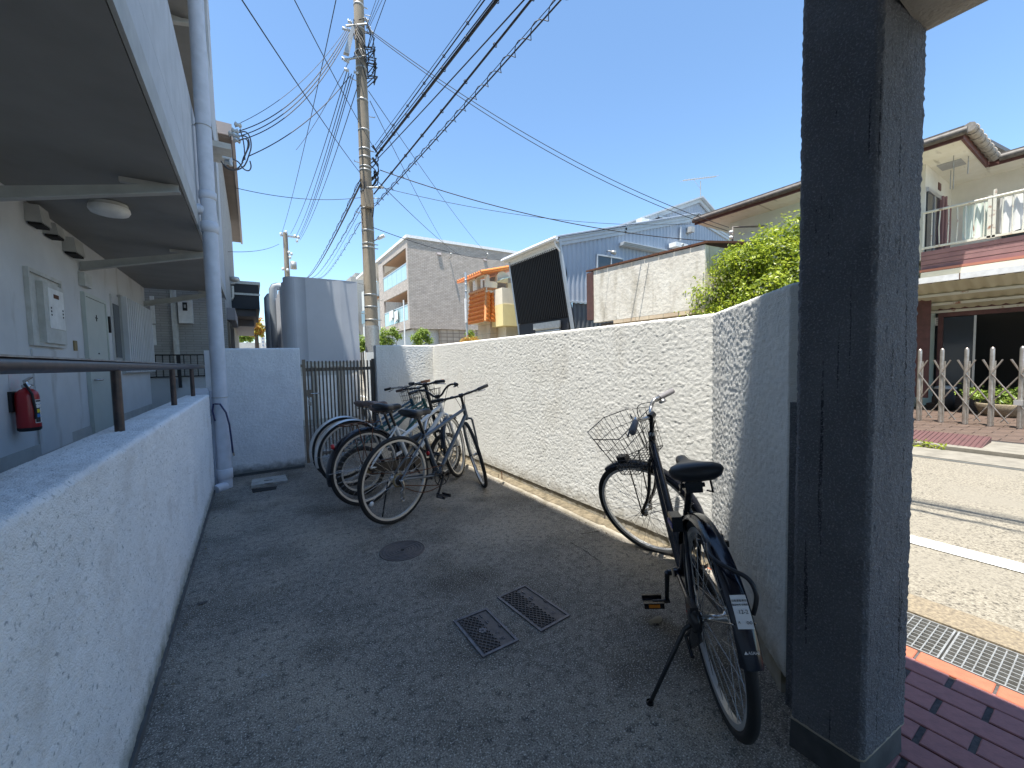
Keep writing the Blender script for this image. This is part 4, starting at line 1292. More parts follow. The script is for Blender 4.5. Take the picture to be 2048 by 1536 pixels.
# palm-like tree far left
pt = PY(514, 690, 27)
t = thing('palm_tree', 'distant palm-like tree with a yellow-green tufted crown', 'tree', (pt.x, 27, 0))
crown('crown', [(PY(513, 655, 27).x, 27, PY(513, 655, 27).z, .35, .3, .3), (PY(507, 663, 27).x, 27, PY(507, 663, 27).z, .3, .3, .2), (PY(520, 663, 27).x, 27, PY(520, 663, 27).z, .25, .3, .2), (PY(514, 644, 27).x, 27, PY(514, 644, 27).z, .15, .2, .2)], 900, .22, 'leafred', t, 12, .3, 6, .1)
q = MB(); q.tube([(pt.x, 27, 0), (pt.x, 27, PY(513, 655, 27).z)], .1, 8); q.build('trunk', 'bark', t)
small_tree('distant soft green trees under the black balcony', (490, 690), 38, ((486, 672, 9), (494, 666, 8), (480, 676, 6), (500, 676, 6)), .3, 700, seed=13)

# ================================================================ STREET HOUSES ACROSS THE ROAD
# ---- taupe three-storey apartments
XT = 10.0
cor = PX(813.5, 473, XT); YTp = cor.y
M['taupe'] = brickmat('taupe_siding_brick', (.44, .385, .33), (.54, .47, .41), (.29, .25, .21), 1, .30, .105, .014, ax='XY+', bump=.8)
M['taupe2'] = brickmat('large_taupe_tile', (.46, .37, .28), (.54, .45, .35), (.24, .19, .15), 1, .52, .30, .03, ax='XY+', off=0.0)
M['soffitwood'] = mat('warm_wood_soffit', (0.55, 0.33, 0.19), 0.6, col2=(0.46, 0.26, 0.15), scale=5, stretch=(1, 8, 1))
M['frost'] = mat('pale_green_frosted_glass', (0.40, 0.55, 0.55), 0.25, spec=.6)
tp = thing('taupe_apartments', 'three-storey taupe brick-clad apartment block with glass balconies', 'building', (XT, YTp, 0))
zt = cor.z
yl = PX(757, 515, XT).y
def zc(px, py): return PX(px, py, XT).z
def yc(px): return PX(px, 560, XT).y
zu1, zu0 = zc(812, 495), zc(813, 558)
zl1, zl0 = zc(814, 580), zc(815.5, 640)
zgr = zc(819, 657)
yo0, yo1 = YTp + .35, yc(766) 
xe = PY(1045, 560, YTp).x + 3
q = MB(); q.box((XT + 1.9, YTp + .001, zgr), (xe, yl + 8, zt - .1)); q.box((XT + .15, YTp + .001, zgr), (XT + 1.9, YTp + .33, zt - .1)); q.build('side_wall', 'taupe', tp)
q = MB()
def tface(z0, z1, y0, y1): q.box((XT, y0, z0), (XT + .15, y1, z1))
tface(zgr, zt - .1, YTp, yo0)
tface(zu1, zt - .1, yo0, yo1); tface(zl1, zu0 - .02, yo0, yo1); tface(zgr, zl0, yo0, yo1); tface(zgr, zt - .1, yo1, yl + .2)
q.build('front_wall', 'taupe', tp)
q = MB(); q.box((XT - .08, YTp - .08, zt - .08), (xe, yl + 9, zt + .13)); q.build('roof_trim', 'white', tp)
for z0_, z1_ in ((zu0, zu1), (zl0, zl1)):
    q = MB(); q.box((XT + .16, yo0 + .01, z1_ + .01), (XT + 1.88, yo1 - .01, z1_ + .06)); q.build('balcony_soffit', 'soffitwood', tp)
    q = MB(); q.box((XT + .16, yo0 + .01, z0_ - .1), (XT + 1.88, yo1 - .01, z0_)); q.build('balcony_floor', 'concrete', tp)
    q = MB(); q.box((XT + 1.3, yo0 + 3.2, z0_ + .01), (XT + 1.88, yo0 + 3.35, z1_ - .3)); q.box((XT + 1.3, yo0 + 5.6, z0_ + .01), (XT + 1.88, yo0 + 5.75, z1_ - .3)); q.build('balcony_divider', 'white', tp)
    q = MB(); q.box((XT + 1.8, yo0 + .8, z0_ + .05), (XT + 1.87, yo0 + 2.6, z1_ - .5)); wdw = q.build('window', 'glass', tp)
    hgt = (z1_ - z0_) * .50
    n = 5
    for i in range(n):
        a = yo0 + .02 + (yo1 - yo0 - .04) * i / n; b = yo0 + .02 + (yo1 - yo0 - .04) * (i + 1) / n
        q = MB(); q.box((XT + .03, a + .02, z0_ + .02), (XT + .05, b - .02, z0_ + hgt)); q.build('balcony_pane', 'frost', tp)
    q = MB(); q.box((XT + .01, yo0, z0_ + hgt + .001), (XT + .08, yo1, z0_ + hgt + .07)); q.build('balcony_rail', 'alu', tp)
q = MB(); q.box((XT + .4, YTp + .4, 0), (xe, yl, zgr - .001)); q.build('ground_floor', 'offwhite', tp)
q = MB(); q.box((XT + 2.4, YTp + .12, 0), (xe, YTp + .38, zgr - .002)); q.build('tiled_base', 'taupe2', tp)
for i in range(4):
    q = MB(); q.box((XT + .32, YTp + 1 + i * 1.6, .5), (XT + .39, YTp + 1.7 + i * 1.6, 2.6)); q.build('window', 'glass', tp)
for (x, y) in ((784 + 90, 508), (1262 / 5.12 + 720, 520)):
    p = PY(x, y, YTp); q = MB(); q.hexa([(p.x, YTp - .12, p.z - .05), (p.x + .3, YTp - .12, p.z - .05), (p.x + .3, YTp, p.z - .05), (p.x, YTp, p.z - .05)], [(p.x, YTp - .06, p.z + .12), (p.x + .3, YTp - .06, p.z + .12), (p.x + .3, YTp, p.z + .12), (p.x, YTp, p.z + .12)]); q.build('vent_cap', 'eavegrey', tp)
# washing on the lower balcony
for i, (a, b, h) in enumerate(((779, 788, 22), (789, 797, 26))):
    A, B = PX(a, 624, XT - .05), PX(b, 619, XT - .05)
    q = MB(); n = 8
    vs_ = []
    for k in range(n + 1):
        f = k / n; p = A.lerp(B, f); dz = h / 810 * 33 * (.8 + .2 * math.sin(k * 2.1 + i))
        for zz in (0, .5, 1): vs_.append((p.x - .08 * math.sin(k * 1.7 + zz), p.y, p.z - dz * zz))
    q.add(vs_, [(k * 3 + j, k * 3 + j + 1, k * 3 + j + 4, k * 3 + j + 3) for k in range(n) for j in range(2)], True)
    single('washing', q, 'white', ('white shirt hung on the left of the lower glass balcony', 'longer white towel hung right of the shirt on the lower balcony')[i], 'laundry')
A = PX(764, 601, XT - .1); B = PX(796, 603, XT + 1.0)
# further building behind, left of the taupe block
ob = thing('yellow_brown_house', 'pale house with wooden balcony soffits behind the utility pole', 'house', (12, 45, 0))
q = MB(); a, b = PX(722, 560, 11.5), PX(756, 530, 11.5)
q.box((11.5, b.y, 0), (24, a.y, b.z - 1.6)); q.build('wall', 'offwhite', ob)
q = MB(); q.box((10.9, b.y, b.z - 3.4), (11.49, a.y - 5, b.z - 3.2)); q.build('balcony', 'soffitwood', ob)
q = MB(); q.box((11.0, b.y, 0), (11.49, a.y - 3, 2.4)); q.build('lower_wall', 'soffitwood', ob)
for i in range(4):
    q = MB(); q.box((11.42, b.y + 2 + i * 4, b.z - 5.4), (11.495, b.y + 4 + i * 4, b.z - 3.9)); q.build('window', 'glass', ob)
q = MB(); p = PY(752, 548, 55); q.box((p.x - 3.2, 55, 0), (p.x - 1, 60, p.z - .6)); q.box((p.x - 2.6, 55, p.z - .6), (p.x - 1.9, 57, p.z - .1)); single('distant_block', q, 'concrete', 'distant pale block rising just right of the grey enclosure', 'building')

# ---- house with orange roof tiles
XO = 9.7
M['otile'] = mat('orange_glazed_tile', (0.78, 0.25, 0.05), 0.45, col2=(0.66, 0.19, 0.035), scale=6)
M['yellowwall'] = mat('yellow_render', (0.82, 0.70, 0.34), 0.9, col2=(0.76, 0.64, 0.32), scale=2)
M['creamwall'] = mat('cream_render', (0.78, 0.71, 0.55), 0.9, col2=(0.70, 0.64, 0.5), scale=3)
M['stonetile'] = brickmat('beige_stone_tile', (.62, .49, .34), (.7, .58, .42), (.5, .42, .3), 1, .45, .45, .02, ax='XY+', off=0)
oh = thing('orange_tiled_house', 'cream and yellow house with a balcony faced in orange roof tiles', 'house', (XO, 17, 0))
cO = PX(968, 580, XO); YO = cO.y
zt_ = cO.z; zb_ = PX(971, 643, XO).z
yle = PX(936, 600, XO).y
q = MB(); q.box((XO + .25, YO + .2, zb_ + .05), (XO + 4, yle + .3, zt_ - .03)); q.build('balcony_core', 'creamwall', oh)
def tile_mesh(w_, h_):
    n = 7; V = []; 
    for j, (z, o_) in enumerate(((0, .0), (-h_, .10))):
        for i in range(n):
            a = math.pi * i / (n - 1)
            V.append((-w_ * .43 * math.cos(a), -o_ - w_ * .5 * math.sin(a), z))
    V += [(-w_ / 2 * math.cos(math.pi * i / (n - 1)), -.02 - w_ * .25 * math.sin(math.pi * i / (n - 1)), -h_) for i in range(n)]
    Fc = [(i, i + 1, n + i + 1, n + i) for i in range(n - 1)] + [(n + i, n + i + 1, 2 * n + i + 1, 2 * n + i) for i in range(n - 1)]
    me = bpy.data.meshes.new('roof_tile'); me.from_pydata(V, [], Fc); me.polygons.foreach_set('use_smooth', [True] * len(Fc)); me.materials.append(M['otile']); return me
rows = 7; hh = (zt_ - zb_) / rows
nl = 10; wl = (yle - YO) / nl
tl = tile_mesh(wl * .98, hh * 1.12); org = Vector(oh.location)
for r_ in range(rows):
    fl = .02 + .30 * (r_ / rows) ** 1.3 * .6
    for i in range(nl):
        put(tl, 'roof_tile', Vector((XO + .2 - fl, YO + wl * (i + .5), zt_ - r_ * hh + .02)) - org, oh, -math.pi / 2)
wr = .27; nr = 6
tr_ = tile_mesh(wr * .98, hh * 1.12)
for r_ in range(rows):
    fl = .02 + .30 * (r_ / rows) ** 1.3 * .6
    for i in range(nr):
        put(tr_, 'roof_tile', Vector((XO + .12 - fl + wr * (i + .5) * (1 + fl * .3), YO + .12 - fl, zt_ - r_ * hh + .02)) - org, oh, 0)
q = MB()
for i in range(nl):
    q.tube([(XO + .1, YO + wl * i, zt_ + .06), (XO + .1, YO + wl * (i + 1) - .03, zt_ + .08)], .09, 8)
for i in range(nr):
    q.tube([(XO + .15 + wr * i, YO, zt_ + .06), (XO + .15 + wr * (i + 1) - .02, YO, zt_ + .08)], .09, 8)
q.build('ridge_tiles', mat('pale_orange_tile', (0.62, 0.30, 0.12), 0.6, col2=(.5, .2, .07), scale=8), oh)
q = MB(); q.tube([(XO + .2 - f_ - .03, YO + .12 - f_ - .03, zt_ + .03 - (zt_ - zb_) * k / 6) for k in range(7) for f_ in [.02 + .18 * (k / 6) ** 1.3]], .07, 8); q.build('corner_tiles', mat('pale_orange_corner', (0.72, 0.36, 0.15), 0.6, col2=(.62, .25, .08), scale=8), oh)
# arcade behind the balcony, upper storey
zr = PX(945, 560, XO + .6).z
zar = PX(962, 549, XO).z - .05
def arch_wall(q, o_, d, L, z0, z1, openings, th):
    """wall with round-topped openings: o_ origin, d unit dir, th thickness vector"""
    o_, d, th = Vector(o_), Vector(d), Vector(th)
    xs = [0.0]; 
    cur = 0.0
    for c_, hw, spring in openings:
        q.slab([o_ + d * cur + Vector((0, 0, z0)), o_ + d * (c_ - hw) + Vector((0, 0, z0)), o_ + d * (c_ - hw) + Vector((0, 0, z1)), o_ + d * cur + Vector((0, 0, z1))], th)
        n = 10
        for k in range(n):
            a0, a1 = math.pi * k / n, math.pi * (k + 1) / n
            x0_, x1_ = c_ - hw * math.cos(a0), c_ - hw * math.cos(a1)
            h0, h1 = spring + hw * .75 * math.sin(a0), spring + hw * .75 * math.sin(a1)
            q.slab([o_ + d * x0_ + Vector((0, 0, h0)), o_ + d * x1_ + Vector((0, 0, h1)), o_ + d * x1_ + Vector((0, 0, z1)), o_ + d * x0_ + Vector((0, 0, z1))], th)
        cur = c_ + hw
    q.slab([o_ + d * cur + Vector((0, 0, z0)), o_ + d * L + Vector((0, 0, z0)), o_ + d * L + Vector((0, 0, z1)), o_ + d * cur + Vector((0, 0, z1))], th)
q = MB()
Lw = yle - YO + .2
arch_wall(q, (XO + .1, YO - .05, 0), (0, 1, 0), Lw + .1, zt_ - .1, zar, ((Lw * .28, Lw * .2, zt_ + .75), (Lw * .75, Lw * .17, zt_ + .7)), (.2, 0, 0))
arch_wall(q, (XO + .302, YO - .05, 0), (1, 0, 0), 3.6, zt_ - .1, zar - .3, ((.75, .32, zt_ + .75), (1.7, .32, zt_ + .75)), (0, .2, 0))
fixn(q.build('arcade_wall', 'creamwall', oh))
q = MB(); q.box((XO + .9, YO + .6, zt_ - 1), (XO + 3.9, yle, zar + .1)); q.build('inner_wall', 'beam', oh)  # grey instead of cream: shade behind the arches put into the colour
q = MB()
for i in range(12):
    y0_ = YO - .25 + (Lw + .65) * i / 11
    q.tube([(XO - .3, y0_, zar + .04), (XO + 2.0, y0_, zar + .6)], .10, 6)
q.hexa([(XO - .3, YO - .25, zar - .06), (XO + 2, YO - .25, zar + .50), (XO + 2, YO + Lw + .4, zar + .50), (XO - .3, YO + Lw + .4, zar - .06)], [(XO - .3, YO - .25, zar), (XO + 2, YO - .25, zar + .56), (XO + 2, YO + Lw + .4, zar + .56), (XO - .3, YO + Lw + .4, zar)])
q.build('roof', M['otile'], oh)
q = MB(); q.box((XO + .5, YO - .9, zb_ - .25), (XO + 4, YO + .15, zt_ - .75)); q.build('side_wing', 'yellowwall', oh)
q = MB(); q.box((XO + .5, YO - .88, zt_ - .745), (XO + 4, YO + .15, zt_ + .02)); q.build('wing_parapet', 'creamwall', oh)
q = MB(); q.hexa([(XO + .75, YO - .6, zar - .25), (XO + 2, YO - .6, zar + .1), (XO + 2, YO - .07, zar + .1), (XO + .75, YO - .07, zar - .25)], [(XO + .75, YO - .6, zar - .21), (XO + 2, YO - .6, zar + .15), (XO + 2, YO - .07, zar + .15), (XO + .75, YO - .07, zar - .21)]); q.build('awning', 'frost', oh)
q = MB(); q.box((XO + .45, YO + .3, 0), (XO + 4, yle - .2, zb_ + .04)); q.build('lower_wall', 'stonetile', oh)
q = MB(); q.box((XO + .9, YO - .5, 0), (XO + 4, YO + .29, zb_ - .26)); q.build('lower_wing', 'creamwall', oh)
q = MB(); q.box((XO + .40, YO + 1.1, 0), (XO + .445, YO + 2.1, 2.15)); q.build('door', mat('dark_red_wood', (.11, .03, .025), .5, col2=(.07, .02, .02), scale=6, stretch=(1, 1, .1)), oh)
p = PX(931, 545, XO - 1.2)
up_ = thing('service_pole', 'thin white service pole in front of the orange tiled balcony', 'pole', (p.x, p.y, 0))
q = MB(); q.tube([(p.x, p.y, 0), (p.x, p.y, p.z)], .05, 10); q.build('shaft', 'alu', up_)
q = MB(); q.box((p.x - .1, p.y - .12, p.z - 2.3), (p.x - .04, p.y + .0, p.z - 1.2)); q.build('meter', 'white', up_)
for dz in (.35, .55, .85):
    q = MB(); q.lathe([(.052, -.03), (.075, 0), (.052, .03)], (p.x, p.y, p.z - dz), 10); q.build('band', 'galv', up_)
p = PX(807, 600, 8.6)
q = MB(); q.tube([(p.x, p.y, 0), (p.x, p.y, p.z)], .045, 8); single('white_post', q, 'white', 'slim white post standing before the taupe apartments', 'post')

# ---- grey corrugated house with black slatted front
XK = 9.5
M['corr'] = mat('pale_blue_grey_corrugated_steel', (0.36, 0.40, 0.46), 0.5, .1, col2=(0.31, 0.345, 0.40), scale=1.2, stretch=(1, 1, .3))
M['corrdark'] = mat('darker_corrugated_steel', (0.15, 0.165, 0.18), 0.55, .1, col2=(0.12, 0.13, 0.14), scale=2)
M['trimblue'] = mat('pale_blue_trim', (0.46, 0.50, 0.53), 0.5, col2=(0.40, 0.44, 0.47), scale=4)
M['slatblack'] = mat('matt_black_slat', (.014, .014, .015), .8)
kh = thing('slatted_house', 'blue-grey corrugated house with a black slatted upper front', 'house', (XK, 12, 0))
tl_, tr__ = PX(1018, 530, XK), PX(1115, 488, XK)
bl_, br__ = PY(1037, 665, tl_.y), PY(1141, 655, tr__.y)
YK = tr__.y
def facept(u, v):
    """u 0..1 along the front from the far end to the near end, v height in metres"""
    T_ = tl_.lerp(tr__, u); B_ = bl_.lerp(br__, u)
    f = (v - B_.z) / (T_.z - B_.z)
    return B_.lerp(T_, f)
ztk = (tl_.z + tr__.z) / 2
zsl = PX(1080, 640, (tl_.x + bl_.x) / 2 + .3).z
zsl = facept(.6, 0).z
pb = PX(1090, 640, XK + .45).z
q = MB()
A, B, C_, D_ = facept(0, ztk), facept(1, ztk), facept(1, 0), facept(0, 0)
off = Vector((.14, 0, 0))
q.slab([A + off, B + off, C_ + off, D_ + off], (.1, 0, 0)); q.build('front_backing', 'dark', kh)
n = 30
for i in range(n):
    u = (i + .5) / n
    a, b = facept(u, ztk - .05), facept(u, pb)
    q = MB(); d = Vector((0, (tr__.y - tl_.y) / n * .26, 0))
    q.slab([a - d, a + d, b + d, b - d], (.06, 0, 0)); q.build('slat', 'slatblack', kh)
for v in (ztk - .9, ztk - 1.7):
    q = MB(); a, b = facept(0, v), facept(1, v); q.slab([a + Vector((.095, 0, -.03)), b + Vector((.095, 0, -.03)), b + Vector((.095, 0, .03)), a + Vector((.095, 0, .03))], (.04, 0, 0)); q.build('slat_rail', 'black', kh)
q = MB()
a, b = facept(0.02, pb - .02), facept(.98, pb - .02)
q.slab([a + Vector((.05, 0, 0)), b + Vector((.05, 0, 0)), b + Vector((.05, 0, -pb)), a + Vector((.05, 0, -pb))], (.12, 0, 0)); q.build('lower_front', 'blackclad', kh)
for u, w_ in ((-.01, .10), (1.0, .12)):
    a, b = facept(u, ztk + .1), facept(u, 0); q = MB(); q.slab([a, a + Vector((0, -w_, 0)), b + Vector((0, -w_, 0)), b], (.08, 0, 0)); fixn(q.build('corner_post', 'trimblue', kh))
a, b = facept(.36, pb - .1), facept(.86, pb - .1)
q = MB(); q.slab([a, b, b - Vector((0, 0, .24)), a - Vector((0, 0, .24))], (-.06, 0, 0)); fixn(q.build('shutter_box', 'offwhite', kh))
for i in range(14):
    q = MB(); z_ = pb - .35 - i * .11; q.tube([(a.x + .05, a.y - .05, z_), (a.x + .05, b.y + .05, z_)], .05, 6); q.build('shutter_slat', 'offwhite', kh)
# roof and white gutter on the street side
g0, g1 = PX(1003, 521, XK - .35), PX(1124, 466, XK - .35)
zg = (g0.z + g1.z) / 2
q = MB(); q.tube([(XK - .24, g0.y + .15, zg), (XK - .24, YK - .25, zg)], .07, 8); q.build('gutter', 'white', kh)
q = MB(); q.box((XK - .16, YK - .1, zg - .07), (XK + .12, g0.y + .1, zg - .02)); q.build('eave', 'white', kh)
q = MB(); q.box((XK + .02, YK + .05, ztk - .1), (XK + .12, tl_.y - .05, zg - .071)); q.build('eave_board', 'white', kh)
q = MB(); q.tube([(XK - .23, YK - .12, zg - .08), (XK - .2, YK - .12, zg - .2), (XK + .02, YK - .1, zg - .4)], .03, 6); q.build('gutter_bend', 'white', kh)
# side wall, corrugated, following the roof slope
S = [PY(1119, 492, YK), PY(1250, 468, YK), PY(1392, 441, YK), PY(1462, 485, YK)]
xs_ = np.arange(S[0].x + .12, S[-1].x, .055)
def topz(x):
    for a, b in zip(S, S[1:]):
        if x <= b.x: return a.z + (b.z - a.z) * (x - a.x) / (b.x - a.x)
    return S[-1].z
def corrugate(q, xs_, y, zb, zf, d=.02):
    V, Fc = [], []
    for i, x in enumerate(xs_):
        yy = y - (d if (i % 4) in (1, 2) else 0)
        V += [(x, yy, zb(x) if callable(zb) else zb), (x, yy, zf(x))]
    q.add(V, [(2 * i, 2 * i + 2, 2 * i + 3, 2 * i + 1) for i in range(len(xs_) - 1)])
zmid = PY(1200, 608, YK).z
q = MB()
def slant_low(x):   # the front leans out, so the sheet is cut along it
    return max(zmid + .03, min(topz(x), tr__.z - (x - .05 - tr__.x) / (br__.x - tr__.x) * (tr__.z - br__.z)))
corrugate(q, xs_, YK, slant_low, topz, .03); q.build('side_cladding', 'corr', kh)
q = MB(); corrugate(q, xs_[9:], YK + .05, 0, lambda x: zmid - .03, .03); q.build('lower_cladding', 'corrdark', kh)
q = MB(); q.box((S[0].x + .42, YK - .05, zmid - .03), (S[-1].x, YK + .02, zmid + .03)); q.build('belt_trim', 'trimblue', kh)
q = MB()
for a, b in zip(S, S[1:]):
    for k, (d0, d1, yy) in enumerate(((-.02, .10, .08), (.105, .22, .11), (.225, .26, .15))):
        q.slab([a + Vector((-.1, -yy, d0)), b + Vector((0, -yy, d0)), b + Vector((0, -yy, d1)), a + Vector((-.1, -yy, d1))], (0, .1 + yy, 0))
fixn(q.build('verge_trim', 'trimblue', kh))
q = MB()
V0 = S[0] + Vector((-.30, 0, .22)); V1 = S[2] + Vector((0, 0, .27)); V2 = S[3] + Vector((0, 0, .27)); dY = Vector((0, tl_.y - YK + .3, 0)); up0 = Vector((0, -.18, 0))
for a, b in ((V0, V1), (V1, V2)):
    q.slab([a + up0, b + up0, b + dY, a + dY], (0, 0, .05))
fixn(q.build('roof', 'corr', kh))
q = MB()
for i in range(24):
    y = YK + (dY.y) * i / 24
    q.tube([V0 + Vector((0, y - YK, .06)), V1 + Vector((0, y - YK, .06))], .025, 4)
q.build('roof_ribs', 'corr', kh)
# upper storey gable behind
YG = YK + 2.4
G = [PY(1243, 452, YG), PY(1399, 397, YG), PY(1424, 425, YG)]
gb = PY(1300, 455, YG).z - .5
xs2 = np.arange(G[0].x + .2, G[2].x, .06)
def gz(x):
    for a, b in zip(G, G[1:]):
        if x <= b.x: return a.z + (b.z - a.z) * (x - a.x) / (b.x - a.x) - .05
    return G[-1].z
q = MB(); corrugate(q, xs2, YG + .1, gb - 1, gz, .03); q.build('upper_cladding', 'corr', kh)
q = MB()
for a, b in zip(G, G[1:]):
    for d0, d1, yy in ((-.22, -.02, .05), (0, .09, .22)):
        q.slab([a + Vector((0, -yy, d0)), b + Vector((0, -yy, d0)), b + Vector((0, -yy, d1)), a + Vector((0, -yy, d1))], (0, 3.5 if d0 == 0 else .1, 0))
fixn(q.build('upper_roof', 'trimblue', kh))
a, b = PY(1318, 434, YG - .1), PY(1343, 446, YG - .1)
q = MB(); q.box((a.x, YG - .1, b.z - .1), (b.x, YG + .02, a.z)); wd = q.build('window', 'glass', kh)
q = MB(); q.box((a.x - .04, YG - .14, a.z), (b.x + .04, YG - .0, a.z + .06)); q.build('window_frame', 'trimblue', wd)


def ac_unit(px0, px1, Y, label):
    a, b = PY(*px0, Y), PY(*px1, Y)
    t = thing('air_conditioner_unit', label, 'air conditioner', (a.x, Y, b.z), 'outdoor air conditioner units')
    q = MB(); q.box((a.x, Y, b.z), (b.x, Y + .35, a.z)); q.build('case', 'white', t)
    c_ = ((a.x + b.x) / 2 + .05, Y - .004, (a.z + b.z) / 2)
    q = MB(); q.torus(c_, (0, 1, 0), (a.z - b.z) * .36, .02, 24, 5); q.build('fan_ring', 'offwhite', t)
    q = MB(); q.lathe([(0, 0), ((a.z - b.z) * .34, 0)], (c_[0], c_[1] + .001, c_[2]), 20, 'y'); q.build('fan_opening', 'beam', t)


ac_unit((1352, 483), (1376, 497), YK - .5, 'white outdoor unit on the corrugated wall above the stained shed wall')
ac_unit((1284, 435), (1309, 449), YG - .7, 'white outdoor unit high up beside the attic window of the grey house')
a, b = PY(1195, 511, YK - .06), PY(1246, 531, YK - .06)
q = MB(); q.box((a.x, YK - .06, b.z - .3), (b.x, YK - .035, a.z)); wd = q.build('window', 'glass', kh)
q = MB()
q.box((a.x - .05, YK - .09, a.z), (b.x + .03, YK - .03, a.z + .06)); q.box((a.x - .05, YK - .09, b.z - .3), (a.x, YK - .03, a.z)); q.box(((a.x + b.x) / 2, YK - .085, b.z - .3), ((a.x + b.x) / 2 + .05, YK - .03, a.z)); q.build('window_frame', 'trimblue', wd)
a, b = PY(1248, 489, YK - .3), PY(1343, 502, YK - .3)
q = MB()
for k in range(3):
    q.box((a.x, YK - .35 + .05 * k, b.z + (a.z - b.z) * (k) / 3), (b.x, YK - .0, b.z + (a.z - b.z) * (k + .92) / 3))
q.build('canopy', 'trimblue', kh)
p = PY(1227, 505, YK - .25)
q = MB(); q.tube([(p.x - .15, YK, p.z + .1), (p.x - .1, YK - .2, p.z + .05)], .02, 6); q.lathe([(.0, -.1), (.07, -.09), (.08, .08), (0, .1)], p, 12, 'x'); q.build('camera', 'galv', kh)
p = PY(1380, 461, YK - .15)
q = MB(); q.box((p.x - .13, YK - .3, p.z - .1), (p.x + .13, YK - .04, p.z + .14)); q.build('vent_cap', 'beam', kh)
q = MB(); q.tube([(PY(1357, 470, YK).x, YK - .1, PY(1357, 455, YK).z), (PY(1357, 470, YK).x, YK - .1, PY(1357, 482, YK).z)], .045, 8); q.build('pipe', 'trimblue', kh)
# roof antenna
p0, p1 = PY(1401, 398, YG), PY(1401, 362, YG)
an = thing('roof_antenna', 'thin television antenna on the grey gable peak', 'antenna', p0)
q = MB(); q.tube([p0, p1], .028, 6); q.build('mast', 'galv', an)
a, b = PY(1366, 361, YG), PY(1432, 353, YG)
q = MB(); q.tube([a, b], .026, 6); q.build('boom', 'galv', an)
for i in range(13):
    c_ = a.lerp(b, i / 12); q = MB(); q.tube([c_ + Vector((0, -.22, 0)), c_ + Vector((0, .22, 0))], .008, 4); q.build('element', 'galv', an)
q = MB(); q.tube([p0 + Vector((0, 0, .55)), a.lerp(b, .3)], .01, 4); q.build('stay', 'galv', an)

# ---- shed with the stained rendered wall
XS = 9.0
def ex_shed(m, t, b, src, last):
    l = overlay(t, b, src, last, (0.42, 0.385, 0.31), 3.2, .5, .74, detail=9, axis=(1, 1, .35))
    l = overlay(t, b, src, l, (0.74, 0.71, 0.64), 2, .62, .8, detail=9)
    overlay(t, b, src, l, (0.3, 0.27, 0.22), 7, .64, .74, detail=6, axis=(1, 1, .08))


M['shed'] = mat('stained_cement_render', (0.62, 0.58, 0.5), 0.95, col2=(0.70, 0.67, 0.59), scale=2, bump=.7, bscale=9, bdist=.02, extra=ex_shed)
s0, s1, s2, s3 = PX(1187, 542, XS), PX(1410, 489, XS), PX(1410, 618, XS), PX(1187, 644, XS)
sh = thing('rendered_shed', 'low shed with a water-stained pale cement wall and rusty roof edge', 'shed', (XS, 8, 0))
zt1, zt0 = (s0.z + s1.z) / 2, (s2.z + s3.z) / 2
q = MB(); q.slab([Vector((XS, s0.y, s0.z)), Vector((XS, s1.y, s1.z)), Vector((XS, s2.y, zt0)), Vector((XS, s3.y, zt0))], (.18, 0, 0)); fixn(q.build('street_wall', 'shed', sh))
zr1 = PY(1450, 492, s1.y).z
q = MB(); q.slab([(XS + .19, s1.y, s1.z), (XS + 2.6, s1.y, zr1), (XS + 2.6, s1.y, zt0), (XS + .19, s1.y, zt0)], (0, .15, 0)); fixn(q.build('end_wall', 'shed', sh))
q = MB(); n = 9
for i in range(n):
    y0_, y1_ = s0.y + .3 + (s1.y - s0.y - .4) * i / n, s0.y + .3 + (s1.y - s0.y - .4) * (i + 1.0) / n
    za = s0.z + (s1.z - s0.z) * i / n; zb2 = s0.z + (s1.z - s0.z) * (i + 1) / n
    q.slab([(XS - .03, y0_, za + .02), (XS + 2.6, y0_, za + .35), (XS + 2.6, y1_ + .02, zb2 + .35), (XS - .03, y1_ + .02, zb2 + .02)], (0, 0, .05))
fixn(q.build('roof_sheet', 'rust', sh))
q = MB(); q.box((XS - .03, s0.y + .0, zt0 + .1), (XS + .3, s0.y + .28, zt1 + .03)); q.build('side_boards', mat('red_brown_boards', (.10, .045, .038), .7, col2=(.07, .035, .03), scale=5), sh)
q = MB(); q.box((XS + .3, s1.y + .2, 0), (XS + 2.5, s0.y, zt0 - .02)); q.build('undercroft', 'soffbrown', sh)
q = MB(); q.box((XS + .0, s1.y, zt0 - .1), (XS + .25, s0.y - .8, zt0 - .005)); q.build('sill_beam', 'stonetile', sh)

# ---- white house on the right with long eaves and balcony
M['cream'] = mat('aged_cream_render', (0.74, 0.72, 0.64), 0.9, col2=(0.66, 0.64, 0.55), scale=2.2, detail=8, bump=.25, bscale=60)
M['mint'] = mat('pale_mint_render', (0.72, 0.80, 0.73), 0.9, col2=(0.66, 0.74, 0.67), scale=2.2, bump=.3, bscale=40)
M['eavewhite'] = mat('flaking_cream_soffit', (0.80, 0.78, 0.68), 0.8, col2=(0.73, 0.70, 0.58), scale=4, detail=8,
                     extra=lambda m, t, b, s, l: overlay(t, b, s, l, (0.3, 0.27, 0.2), 3.5, .6, .75, detail=8, axis=(.4, 2.4, 1)))
M['browntrim'] = mat('red_brown_trim', (0.15, 0.065, 0.058), 0.6, col2=(0.10, 0.045, 0.04), scale=8)
M['gutter'] = mat('dark_weathered_gutter', (0.085, 0.075, 0.065), 0.6, col2=(0.16, 0.14, 0.12), scale=14)
M['gutterp'] = mat('pale_bleached_gutter', (0.36, 0.33, 0.29), 0.7, col2=(0.22, 0.2, 0.17), scale=14)
M['maroon'] = mat('maroon_metal_boards', (0.30, 0.165, 0.16), 0.6, col2=(0.24, 0.13, 0.13), scale=4)
